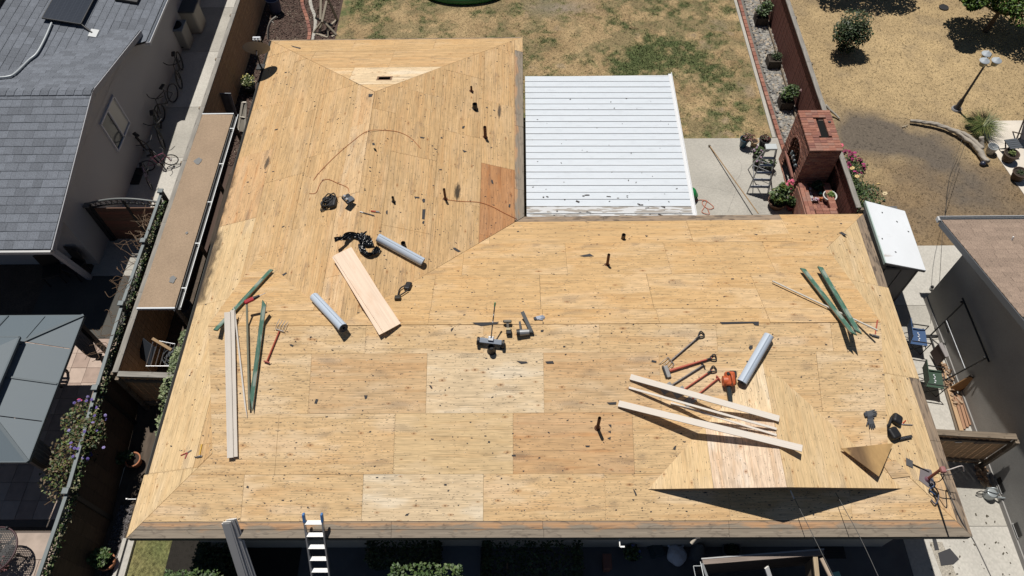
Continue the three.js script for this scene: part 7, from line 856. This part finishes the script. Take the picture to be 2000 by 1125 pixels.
potPlant('brown half barrel pot with a pale green plant on the slab', [1967, 312], .17, .22, .30, std([.075, .05, .035], .8), (o, h) => leaves('foliage', o, 110, ball(0, h, 0, .1, .08, .1, .2), .07, [[.16, .2, .06], [.12, .16, .05]], 141), 'barrel_pot'); potPlant('brown half barrel pot nearest the right edge, nearly bare', [1985, 348], .17, .22, .28, std([.07, .045, .032], .8), (o, h) => leaves('foliage', o, 60, ball(0, h - .02, 0, .14, .05, .12, .2), .05, LC.dark, 142), 'barrel_pot');
{ const o = thing('white_bucket', 'white bucket between the grass clump and the stool', 'bucket', at(1932, 298)); mesh('pail', lathe([[0, 0], [.12, 0], [.16, .27], [.17, .28], [.155, .28], [.12, .05]], 20), std([.55, .57, .58], .4), o); mesh('handle', new THREE.TorusGeometry(.15, .008, 5, 20, Math.PI).rotateX(.9).translate(0, .27, 0), M.steel, o); }
{ const o = thing('solar_light', 'small dark round object on the ground below the log', 'garden light', at(1918, 322)); mesh('dome', new THREE.SphereGeometry(.09, 16, 10, 0, 6.3, 0, 1.6).translate(0, .05, 0), std([.03, .035, .06], .3), o); mesh('base', cyl(.09, .09, .05, 0, 0, 0), C.black, o); }
{ const o = thing('manhole', 'small dark cover in the dry grass near the top', 'cover', at(1843, 15)); mesh('lid', cyl(.16, .16, .03, 0, 0, 0), M.black, o); mesh('ring', new THREE.TorusGeometry(.16, .02, 6, 24).rotateX(Math.PI / 2).translate(0, .02, 0), M.dark, o); }
for (const [a, b, c, l] of [[[1885, 280, .8], [1848, 400, 1.6], [1834, 560, 1.2], 'thin cable sagging over the right yard toward the side path'], [[1880, 270, .6], [1855, 345, .2], [1846, 430, .06], 'thin cable lying on the soil below the grass clump']]) tag(mesh('yard_cable', tube([at(...a), at(...b), at(...c)], .006, 30, 5), std([.05, .045, .04], .6)), l, 'cable');
// ---------------------------------------------------------------- right side: shed, walk, neighbour house
{ const o = thing('path', 'light grey concrete side path between the house and the right neighbour'); o.userData.kind = 'structure'; const zs = [-13.1, -11.0, -9.9, -7.2, -4.86, -2]; for (let i = 0; i + 1 < zs.length; i++) mesh('path_section', box(i === 0 ? 3.6 : 2.55, .1, zs[i + 1] - zs[i] - .012, i === 0 ? 11.2 : 10.15, -.04, (zs[i] + zs[i + 1]) / 2), i % 2 ? M.concrete : M.concrete2, o); }
{ const g = slab(rect(11.42, -10.98, 13, -4), -.03, -.005); tag(mesh('soil_strip', g, M.soil), 'small bare soil patch at the foot of the right neighbour wall', undefined, undefined, 'structure'); const g2 = slab([[9.46, -4.5], [9.75, -4.5], [9.98, -2.4], [9.6, -2.4]], -.02, .016); tag(mesh('kerb', g2, std(null, .95, { map: rep(texture(128, 128, per((u, v) => { const b = noise(u * 40, v * 40); return [.36, .33, .28].map(x => x * (.6 + b * .8)); })), 2, 2) })), 'strip of exposed aggregate concrete at the lower right', undefined, undefined, 'structure'); mesh('soil_edge', box(1, .1, .1, 12.0, .0, -10.95), M.dark).userData.kind = 'structure'; }
// white storage shed
{ const o = thing('storage_shed', 'white roofed storage shed with dark doors at the right rear corner of the house', 'shed', V(0, 0, 0)), wm = std([.11, .11, .115], .7), x0 = 9.62, x1 = 10.48, z0 = -13.2, z1 = -11.12;
  const C4 = [at(1690, 392, 2.02), at(1767, 412, 1.80), at(1808, 528, 1.80), at(1730, 513, 2.02)]; const g = new THREE.BufferGeometry(), t = .035, top = C4, bot = C4.map(p => p.clone().add(V(0, -t, 0))), l = []; const q = (a, b, c, d) => l.push(a, b, c, a, c, d); q(top[0], top[3], top[2], top[1]); q(bot[0], bot[1], bot[2], bot[3]); for (let i = 0; i < 4; i++) q(top[i], top[(i + 1) % 4], bot[(i + 1) % 4], bot[i]);
  g.setAttribute('position', new THREE.Float32BufferAttribute(l.flatMap(p => p.toArray()), 3)); g.setAttribute('uv', new THREE.Float32BufferAttribute(l.flatMap(p => [p.x - 9.4, p.z + 13.5]), 2)); g.computeVertexNormals(); mesh('roof', g, std(null, .55, { side: THREE.DoubleSide, map: rep(texture(256, 256, per((u, v) => { const d = sstep(.68, .84, fbm(u * 5, v * 16, 4)); return mix3([.74, .77, .81], [.34, .25, .18], d * .5).map(x => x * (.92 + .12 * fbm(u * 7, v * 3, 3))); })), .35, .35) }), o);
  const dn = V(0, -.045, 0); mesh('roof_edge', beam(C4[0].clone().add(dn), C4[3].clone().add(dn), .03, .10), std([.40, .50, .47], .6), o); mesh('roof_edge', beam(C4[3].clone().add(dn), C4[2].clone().add(dn), .03, .07), std([.10, .10, .105], .6), o); mesh('roof_edge', beam(C4[1].clone().add(dn), C4[2].clone().add(dn), .03, .06), std([.45, .47, .5], .6), o);
  mesh('wall', box(x1 - x0, 1.72, z1 - z0 - .04, (x0 + x1) / 2, .86, (z0 + z1) / 2 - .02), wm, o); for (const x of [x0 + .21, x0 + .64]) mesh('door', rbox(.40, 1.55, .03, .006, x, .84, z1 + .0), std([.15, .15, .155], .65), o); mesh('lintel', box(x1 - x0 + .02, .07, .05, (x0 + x1) / 2, 1.68, z1 + .01), std([.07, .07, .075], .7), o); mesh('corner_post', box(.06, 1.7, .06, x1 + .01, .85, z1 - .01), std([.07, .07, .075], .7), o); for (let k = 0; k < 5; k++) mesh('roof_mark', place(sheetGeo([[0, 0], [.05, 0], [.06, .02], [.01, .025]], S.front, .003, 0, 0, 1, 1), S.front, 0).translate(-HX.l - .2, 0, 0), M.dark, o).visible = true;
  o.children.filter(c => c.name === 'roof_mark').forEach(c => o.remove(c)); for (const [x, y] of [[1723, 415], [1752, 433], [1774, 452], [1749, 492], [1723, 466]]) { const p = at(x, y, 1.93), n = C4[1].clone().sub(C4[0]).cross(C4[3].clone().sub(C4[0])).normalize(); const d = n.dot(C4[0]), q2 = onPlane(x, y, n, d + (n.y > 0 ? .003 : -.003)); mesh('leaf_litter', rbox(.05, .006, .03, .002, q2.x, q2.y, q2.z, 0, x, -.2), M.dark, o); } }
// brown shingled house
{ const o = thing('brown_roof_house', 'neighbour house with a brown shingled roof and a shaded grey wall at the right edge', 'house'), rx = 11.05, ez = -12.12, ey = 2.42, sl = .327, wx = 11.42;
  const s = mk(V(rx, ey, ez), V(1, 0, 0), V(0, sl, 1)), top = 9.2, p = [[0, 0], [3.4, 0], [3.4, top], [0, top]]; const q = group('roof_slope', o); mesh('roof_board', place(sheetGeo([[0, 0], [9, 0], [9, top], [0, top]], s, .05, 0, 0, 1, 1), s, -.058), M.dark, q); shingles(q, s, [[0, 0], [2.9, 0], [2.9, 3.9], [0, 3.9]], .19, .34, SH.brown, 151); shingles(q, s, [[0, 3.99], [3.4, 3.99], [3.4, top], [0, top]], .19, .34, SH.brown, 152, { stuff: true });
  const wm = std(null, .93, { map: rep(texture(256, 256, per((u, v) => [.285, .28, .27].map(x => x * (.85 + .3 * fbm(u * 4, v * 4, 4)) * (.92 + .16 * noise(u * 120, v * 120))))), .5, .5) }), w = group('walls', o); const zb = -11.2, ze = -2.5, yb = ey + sl * (zb - ez) - .08, ye = ey + sl * (ze - ez) - .08; const g = new THREE.ExtrudeGeometry(new THREE.Shape([[-zb, 0], [-ze, 0], [-ze, ye], [-zb, yb]].map(a => new THREE.Vector2(...a))), { depth: .2, bevelEnabled: false }).rotateY(Math.PI / 2); g.translate(wx, 0, 0); mesh('gable_wall', g, wm, w); mesh('back_wall', box(6, yb - .05, .2, wx + 3.2, (yb - .05) / 2, zb + .1), wm, w); mesh('plinth', box(.03, .16, 8.6, wx - .016, .08, -6.9), std([.30, .29, .28], .9), w);
  mesh('rake_board', beam(V(rx, ey - .10, ez), V(rx, ey - .10 + sl * 9.2, ez + 9.2), .03, .17), std([.13, .14, .155], .6), o); mesh('soffit', beam(V((rx + wx) / 2 + .01, ey - .17, ez), V((rx + wx) / 2 + .01, ey - .17 + sl * 9.2, ez + 9.2), wx - rx - .03, .015), std([.2, .2, .21], .8), o);
  { const sh = new THREE.Shape([[0, 0], [-.11, 0], [-.125, .1], [-.11, .1], [-.1, .012], [-.012, .012], [-.012, .1], [0, .1]].map(a => new THREE.Vector2(...a))); const g2 = new THREE.ExtrudeGeometry(sh, { depth: 7, bevelEnabled: false }).rotateY(Math.PI / 2).scale(1, 1, 1); g2.translate(rx - .03, ey - .10, ez - .13); mesh('gutter', g2, std([.42, .43, .44], .5), o); mesh('gutter_rim', box(7, .02, .02, rx + 3.47, ey + .01, ez - .13), std([.36, .36, .37], .6), o); mesh('gutter_end', rbox(.05, .12, .14, .01, rx - .05, ey - .05, ez - .07), std([.5, .5, .5], .5), o); }
  mesh('roof_vent', rod(s.P(1.32, .95, 0), s.P(1.32, .95, .12), .02), M.white, o);
  for (const [z, y, l] of [[-10.0, .55, .3], [-5.75, .3, .34], [-4.7, .3, .3]]) { const v = group('wall_vent', o); mesh('grille', box(.012, .16, l, wx - .008, y, z), M.black, v); mesh('frame', box(.02, .02, l + .05, wx - .012, y - .09, z), std([.4, .4, .4], .6), v); } }
// black wheeled rail frame by the wall
{ const o = thing('clothes_rail', 'black wheeled clothes rail standing by the shaded right wall', 'clothes rail', V(11.0, 0, -9.6)), m = std([.012, .013, .015], .5); const Q = (x, y, h) => at(x, y, h).sub(o.position); const F1 = Q(1817, 655, .08), F2 = Q(1846, 742, .08), T1 = Q(1883, 590, 1.68), T2 = Q(1928, 698, 1.68), M1 = F1.clone().lerp(T1, .48), M2 = F2.clone().lerp(T2, .5);
  mesh('upright', rod(F1, T1, .02), m, o); mesh('upright', rod(F2, T2, .02), m, o); const d = T2.clone().sub(T1).normalize(); mesh('top_bar', rod(T1.clone().addScaledVector(d, -.12), T2.clone().addScaledVector(d, .12), .024), m, o); mesh('middle_bar', rod(M1, M2, .014), std([.30, .31, .33], .4, { metalness: .5 }), o); mesh('base_bar', rod(F1, F2, .018), m, o); for (const f of [F1, F2]) { mesh('foot', beam(f.clone().add(V(-.2, -.01, 0)), f.clone().add(V(.2, -.01, 0)), .04, .03), m, o); for (const x of [-.2, .2]) mesh('wheel', new THREE.CylinderGeometry(.035, .035, .03, 12).rotateX(Math.PI / 2).translate(f.x + x, .035, f.z), C.black, o); } for (const t of [T1, T2]) mesh('end_knob', rbox(.07, .05, .05, .015, t.x - .06, t.y, t.z), m, o); }
// folding camp chairs
function campChair(label, c, mat, dy) { const o = thing('camp_chair', label, 'folding chair', c, -.18); for (const s of [-1, 1]) { const z = s * .27; mesh('leg', rod(V(-.25, 0, z), V(.22, .45, z), .012), C.black, o); mesh('leg', rod(V(.25, 0, z), V(-.22, .45, z), .012), C.black, o); mesh('arm', rod(V(-.2, .6, z), V(.28, .6, z), .016), C.black, o); mesh('back_post', rod(V(-.2, .42, z), V(-.3, .88, z), .012), C.black, o); mesh('arm_post', rod(V(.26, 0, z), V(.28, .6, z), .012), C.black, o); } const seat = new THREE.BoxGeometry(.46, .015, .52, 6, 1, 6), P = seat.attributes.position; for (let i = 0; i < P.count; i++) P.setY(i, P.getY(i) - .05 * (1 - (P.getX(i) / .23) ** 2) * (1 - (P.getZ(i) / .27) ** 2)); seat.computeVertexNormals(); seat.translate(.02, .44, 0); mesh('seat', seat, mat, o); mesh('backrest', rbox(.02, .42, .54, .008, -.25, .68, 0, 0, 0, .22), mat, o); const lg = []; for (let k = 0; k < 5; k++) lg.push(box(.03, .003, .035, .06 + (k % 2) * .02, .425, -.12 + k * .055, 0, k * .6, 0)); mesh('print', lg, std([.6, .62, .66], .7), o); mesh('front_bar', rod(V(.27, .3, -.27), V(.27, .3, .27), .012), C.black, o); return o; }
campChair('blue folding camp chair on the right side path', V(10.55, .01, -9.75), std([.04, .085, .19], .8)); campChair('dark green folding camp chair on the right side path', V(10.58, .01, -8.5), std([.035, .07, .045], .8));
// lumber and firewood at the foot of the wall
{ const pine = wood(95, [.52, .36, .22], [.38, .24, .13]); const L = [[[1832, 692], [1878, 842], .1, 'long pale plank lying along the wall foot, nearest the path'], [[1828, 700], [1872, 850], .05, 'thin dark edged plank beside the long pale one']]; L.forEach(([a, b, w, l], i) => { const [o, len] = span('timber_plank', l, 'plank', at(...a, .06 - i * .02), at(...b, .06 - i * .02)); mesh('plank', rbox(len, .04, w, .006, len / 2, 0, 0), i ? M.oldWood : pine, o); });
  for (let k = 0; k < 3; k++) { const [o, len] = span('timber_plank', ['short reddish plank in the stack by the wall, left of three', 'short reddish plank in the stack by the wall, middle of three', 'short reddish plank in the stack by the wall, right of three'][k], 'plank', at(1866 + k * 6, 775 - k * 2, .08), at(1884 + k * 6, 838 - k * 4, .05)); mesh('plank', rbox(len, .035, .07, .006, len / 2, 0, 0), wood(96 + k, [.40, .24, .15], [.28, .15, .09]), o); }
  const o = thing('firewood_pile', 'low pile of split wood chunks at the foot of the right wall', 'firewood', V(11.2, 0, -7.3)), r = rng(153), ms = [0, 1, 2].map(i => wood(100 + i, [[.46, .30, .19], [.30, .19, .12], [.55, .42, .3]][i], [.2, .12, .07])); for (let k = 0; k < 90; k++) { const z = k < 45 ? rr(-1.8, -.6, r) : rr(.5, 1.5, r); const m = mesh('wood_chunk', rbox(rr(.06, .16, r), rr(.03, .05, r), rr(.04, .07, r), .008), ms[k % 3], o); m.position.set(rr(-.1, .14, r), rr(.02, .12, r), z); m.rotation.set(rr(-.4, .4, r), r() * 6, rr(-.4, .4, r)); }
  { const A = at(1836, 670, .62), B2 = at(1850, 697, .62), [q, len] = span('dark_board', 'dark board with a worn top edge leaning by the clothes rail', 'board', A, B2); mesh('board', box(len, .03, .1, len / 2, 0, 0), std([.26, .24, .24], .7), q); mesh('face', box(len, .5, .025, len / 2, -.26, .02), std([.05, .03, .025], .8), q); }
  { const A = at(1864, 760, .15), B2 = at(1902, 738, .75), [q, len] = span('brown_plank', 'wide brown plank leaning up against the right wall', 'plank', A, B2, V(0, .6, .8)); mesh('plank', rbox(len, .035, .26, .006, len / 2, 0, 0), wood(104, [.30, .17, .07], [.2, .105, .045]), q); mesh('end_cap', box(.05, .04, .27, len + .02, 0, 0), std([.02, .015, .012], .8), q); mesh('edge', box(len, .037, .03, len / 2, 0, .145), std([.03, .025, .02], .8), q); }
  { const q = thing('hose_bib', 'small pale tap with a coiled fitting by the clothes rail foot', 'tap', at(1826, 638)); mesh('body', rbox(.07, .12, .06, .02, 0, .1, 0), std([.42, .4, .37], .6), q); mesh('coil', new THREE.TorusGeometry(.06, .014, 6, 18).rotateX(1.2).translate(.02, .04, .08), std([.06, .05, .045], .6), q); mesh('spout', rod(V(0, .12, 0), V(.02, .1, .1), .018), M.steel, q); }
  { const q = thing('white_can', 'small white can on the path edge by the corner of the right wall', 'can', at(1817, 565)); mesh('can', cyl(.05, .05, .12, 0, 0, 0), M.white, q); mesh('cap', cyl(.05, .03, .04, 0, .12, 0), C.black, q); } }
// galvanised can and felt pieces on the walk
{ const o = thing('watering_can', 'small silver can with a spout and a looped handle beside the gate', 'watering can', at(1945, 945, .0).add(V(-.32, 0, .3)), -.3); const m = std([.40, .44, .46], .35, { metalness: .5 }); mesh('body', lathe([[0, 0], [.12, 0], [.13, .1], [.12, .24], [.1, .26], [0, .26]], 20), m, o); mesh('spout', rod(V(.1, .1, .02), V(.28, .26, .05), .03, .02), m, o); mesh('handle', tube([V(-.1, .22, 0), V(-.16, .36, -.03), V(-.02, .44, -.04), V(.1, .34, -.02), V(.1, .25, 0)], .016, 30, 6), m, o); mesh('strap', tube([V(-.12, .16, 0), V(-.24, .22, .02), V(-.28, .08, .04), V(-.13, .05, 0)], .012, 24, 6), C.black, o); }
for (const [pts, l] of [[[[1832, 1080], [1855, 1071], [1873, 1092], [1862, 1102], [1838, 1105]], 'square piece of black roofing felt on the pale concrete'], [[[1821, 1052], [1828, 1052], [1834, 1074], [1826, 1075]], 'narrow strip of black roofing felt by the front corner']]) { const w = pts.map(([x, y]) => at(x, y, .02)), o = thing('felt_piece', l, 'roofing felt', w[0]); mesh('felt', slab(w.map(p => [p.x - w[0].x, p.z - w[0].z]), -.004, .008), mFelt, o); }
{ const r = rng(155), l = []; for (let k = 0; k < 60; k++) { const x = rr(9.3, 11.2, r), z = rr(-5.6, -3.4, r), q = rr(.008, .03, r); l.push(box(q * 2, .008, q, x, .018, z, 0, r() * 6, 0)); } tag(mesh('path_litter', l, std([.07, .06, .04], .9)), 'scattered leaves and grit on the pale concrete at lower right', 'litter', undefined, 'stuff'); }
// ---------------------------------------------------------------- front yard in the shadow of the house
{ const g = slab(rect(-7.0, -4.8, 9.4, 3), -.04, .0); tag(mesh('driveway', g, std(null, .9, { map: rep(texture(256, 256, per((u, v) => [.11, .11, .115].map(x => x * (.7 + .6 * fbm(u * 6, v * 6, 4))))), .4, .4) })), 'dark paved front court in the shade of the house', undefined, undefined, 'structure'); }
{ const g = sheet('front_lawn', -9.15, -4.9, -6.9, 2, .008, std(null, .97, { map: texture(256, 512, (u, v) => { const f = noise(u * 60, v * 170), a = fbm(u * 5, v * 14, 4); return mix3([.12, .145, .05], [.24, .21, .09], a).map(x => x * (.6 + f * .7)); }) }), 'strip of green lawn at the lower left front corner'); blades('lawn_grass', 'short green grass of the front lawn strip', 9000, r => [rr(-9.1, -7.2, r), rr(-4.8, -2.4, r), rr(.4, .9, r), r() < .3 ? [.30, .25, .12] : [.15, .19, .06]], rng(161)); const k = thing('lawn_kerb', 'double pale concrete kerb along the left edge of the front lawn', 'kerb'); mesh('kerb', box(.09, .12, 4, -9.40, .05, -2.6), M.concrete2, k); mesh('kerb', box(.14, .1, 4, -9.24, .04, -2.6), M.concrete2, k); mesh('gap', box(.05, .06, 4, -9.33, .02, -2.6), C.black, k); }
function hedge(label, p, bx, n, seed, cols, size = .085) { const o = thing('hedge', label, 'hedge', p); leaves('foliage', o, n, r => { const f = Math.floor(r() * 4), q = [rr(-1, 1, r) * bx[0], rr(0, 1, r) * bx[1], rr(-1, 1, r) * bx[2]]; if (f === 0) q[1] = bx[1] * rr(.9, 1.03, r); else if (f === 1) q[2] = bx[2] * rr(.85, 1.03, r); else if (f === 2) q[0] = bx[0] * (r() < .5 ? -1 : 1) * rr(.85, 1.03, r); return q; }, size, cols, seed); for (let k = 0; k < 5; k++) twig(o, [V(-bx[0] + k * bx[0] * .5, 0, 0), V(-bx[0] + k * bx[0] * .48, bx[1] * .5, .02), V(-bx[0] + k * bx[0] * .5, bx[1] * .9, 0)], .018, MB.bark, 'stem'); return o; }
hedge('clipped shrub with a sunlit top, left of the ladder', V(-6.85, 0, -2.98), [.52, 1.95, .50], 3200, 162, LC.mid); hedge('clipped shrub with a sunlit top, right of the ladder', V(-2.02, 0, -3.05), [.72, 1.95, .55], 3400, 163, LC.mid);
hedge('low dark hedge in the shade beside the front lawn', V(-7.0, 0, -4.0), [.5, .5, .4], 1300, 164, LC.dark); sheet('shade_ground', -8.3, -4.9, -5.2, 2, .016, std([.02, .017, .014], 1), 'near black soil sheet painted as shade between the front lawn and the court'); hedge('dark shrub in deep shade right of the ladder foot', V(-2.7, 0, -4.2), [.8, .9, .3], 1500, 165, LC.dark); hedge('dark shaded hedge in the middle of the front court', V(0.2, 0, -3.9), [1.1, .8, .5], 2200, 166, LC.dark);  // near-black soil sheet paints in the shade beside the front lawn
{ const o = thing('entry_slab', 'bluish concrete slab step in the shade between the front hedges', 'step', V(-1.46, 0, -4.0)); mesh('slab', rbox(.95, .12, 1.1, .015, 0, .05, 0), std([.16, .17, .19], .85), o); mesh('edge', rbox(.95, .14, .06, .01, 0, .07, -.58), std([.2, .21, .23], .8), o); }
{ const o = thing('white_bag', 'knotted white plastic bag in the shade by the trailer', 'bag', at(1320, 1088)); const g = new THREE.IcosahedronGeometry(.2, 4), P = g.attributes.position; for (let i = 0; i < P.count; i++) { const x = P.getX(i), y = P.getY(i), z = P.getZ(i), s = .8 + .5 * fbm(x * 9 + 5, z * 9 + y * 5 + 5, 3); P.setXYZ(i, x * s, Math.max(0, y * s * .7 + .12), z * s * 1.1); } g.computeVertexNormals(); mesh('bag', g, std([.6, .62, .68], .6), o); for (const d of [-.08, .08]) mesh('loop', new THREE.TorusGeometry(.10, .03, 8, 20).rotateX(1.2).translate(d, .12, -.27), std([.55, .57, .63], .6), o); }
{ const o = thing('blue_flowers', 'pot of small blue flowers in the deep shade of the front court', 'flower pot', at(1232, 1085)); pot(o, .12, .16, .2, M.black); leaves('foliage', o, 260, ball(0, .28, 0, .2, .12, .2, .2), .07, LC.dark.concat(LC.mid), 167); blooms(o, Array.from({ length: 9 }, (_, i) => ball(0, .34, 0, .2, .1, .18, .8)(rng(i + 65))), .03, [std([.1, .13, .35], .6)], 168); }
{ const o = thing('terracotta_column', 'dull red clay planter in the deep shade', 'planter', at(1183, 1105)); mesh('body', rbox(.16, .4, .3, .03, 0, .2, 0), std([.16, .07, .05], .8), o); mesh('rim', rbox(.2, .05, .34, .015, 0, .41, 0), std([.18, .08, .06], .8), o); }
{ const o = thing('grey_pyramid_cover', 'dark grey pointed cover standing in the shade left of the trailer', 'cover', at(1362, 1080)); mesh('cloth', new THREE.ConeGeometry(.26, .7, 4, 1).rotateY(.5).translate(0, .35, 0), std([.10, .11, .12], .8), o); mesh('hem', new THREE.TorusGeometry(.2, .02, 6, 4).rotateX(Math.PI / 2).rotateY(.5).translate(0, .02, 0), std([.08, .085, .09], .8), o); }
{ const o = thing('round_stone_pot', 'round shaded pot behind the trailer rail', 'flower pot', at(1425, 1078)); pot(o, .14, .2, .24, std([.12, .12, .125], .7)); leaves('foliage', o, 120, ball(0, .28, 0, .14, .08, .14, .2), .06, LC.dark, 169); }
{ const o = thing('teal_tarp', 'folded dark teal tarp in the shade of the front court', 'tarp', at(1278, 1068)); for (let k = 0; k < 4; k++) mesh('fold', rbox(.35 - k * .04, .04, .5 - k * .05, .015, k * .02, .03 + k * .04, k * .02, 0, .3, 0), std([.02 + k * .004, .05, .055], .7), o); }
{ const o = thing('gutter_bracket', 'small bent white metal bracket under the front eave', 'bracket', at(1213, 1060, 2.45)); mesh('arm', box(.02, .03, .16, -.03, 0, 0), M.white, o); mesh('foot', box(.09, .03, .03, .02, 0, .08), M.white, o); }
{ const o = thing('downspout_elbow', 'pale broken downspout elbow at the front eave edge', 'downspout', at(1357, 1054, 2.5)); mesh('pipe', rod(V(.05, .05, -.06), V(-.07, -.05, .06), .035), std([.5, .44, .36], .7), o); mesh('flange', rbox(.1, .02, .1, .008, .05, .07, -.06), std([.5, .44, .36], .7), o); }
// trailer with wooden sides
{ const o = thing('work_trailer', 'work trailer with rough wooden sides and a grey rail at the bottom edge', 'trailer', V(4.9, 0, -2.6)); const Q = (x, y, h) => at(x, y, h).sub(o.position), A = Q(1372, 1098, 1.95), B2 = Q(1608, 1079, 1.95); const pm = wood(170, [.27, .22, .19], [.17, .135, .115]), dk = std([.035, .027, .022], .9); mesh('top_rail', beam(A, B2, .1, .05), pm, o); mesh('rail_strip', beam(A.clone().add(V(-.02, .03, -.06)), B2.clone().add(V(.02, .03, -.06)), .025, .02), std([.38, .38, .38], .5), o); for (let k = 0; k < 4; k++) mesh('side_board', beam(A.clone().add(V(.02, -.14 - k * .25, .01)), B2.clone().add(V(-.02, -.14 - k * .25, .01)), .04, .24), dk, o); const bk = V(0, 0, 1.9); mesh('end_rail', beam(B2.clone().add(V(-.18, -.02, .06)), B2.clone().add(V(-.4, -.02, 1.9)), .09, .05), wood(171, [.45, .36, .24], [.3, .22, .14]), o); mesh('end_board', beam(B2.clone().add(V(-.14, -.4, .06)), B2.clone().add(V(-.36, -.4, 1.9)), .03, .7), wood(172, [.22, .17, .12], [.13, .1, .07]), o); mesh('loose_board', beam(B2.clone().add(V(-.08, .02, .12)), B2.clone().add(V(.05, .02, .6)), .07, .04), wood(173, [.42, .34, .27], [.3, .23, .17]), o); mesh('left_rail', beam(A.clone().add(V(-.02, .02, .03)), A.clone().add(V(.12, .02, .6)), .05, .05), std([.14, .15, .16], .5), o);
  mesh('floor', box(2.5, .06, 1.9, 0, .75, .05), dk, o); mesh('bracket', [rod(A.clone().add(V(-.05, .04, 0)), A.clone().add(V(-.02, .04, .35)), .012), rod(A.clone().add(V(-.2, .02, .08)), A.clone().add(V(-.03, .03, .08)), .01), rod(A.clone().add(V(-.2, .02, .08)), A.clone().add(V(-.18, .0, .3)), .01)], std([.4, .42, .43], .4, { metalness: .5 }), o); for (const x of [-.9, .9]) for (const z of [-.35, .8]) mesh('wheel', new THREE.CylinderGeometry(.3, .3, .18, 20).rotateX(Math.PI / 2).translate(x, .3, z), C.black, o); }
{ const A = at(1497, 1108, 1.75), B2 = at(1508, 1140, 1.4), [o, L] = span('white_timber', 'short white board standing in the trailer', 'board', A, B2); mesh('board', box(L, .03, .1, L / 2, 0, 0), M.white, o); mesh('end', box(.003, .028, .098, -.002, 0, 0), std([.7, .68, .64], .8), o); }
{ const o = thing('mint_bucket', 'mint green plastic tub corner at the bottom edge beside the trailer', 'tub', at(1633, 1128, 1.2).setY(1.0)); mesh('tub', rbox(.2, .2, .2, .02, 0, .1, 0, 0, .2, 0), std([.22, .46, .38], .5), o); mesh('lid', rbox(.22, .02, .22, .008, 0, .21, 0, 0, .2, 0), std([.26, .52, .43], .5), o); mesh('stand', box(.16, 1.0, .16, 0, -.5, 0), M.dark, o); }
{ const o = thing('rubber_mat', 'large black rubber mat in the shade at the right of the front court', 'mat', at(1620, 1070)); mesh('mat', rbox(.65, .02, .4, .008, 0, .015, .05), C.black, o); for (let k = 0; k < 6; k++) mesh('rib', box(.6, .008, .02, 0, .028, -.1 + k * .06), std([.02, .02, .022], .7), o); }
renderer.render(scene, camera);
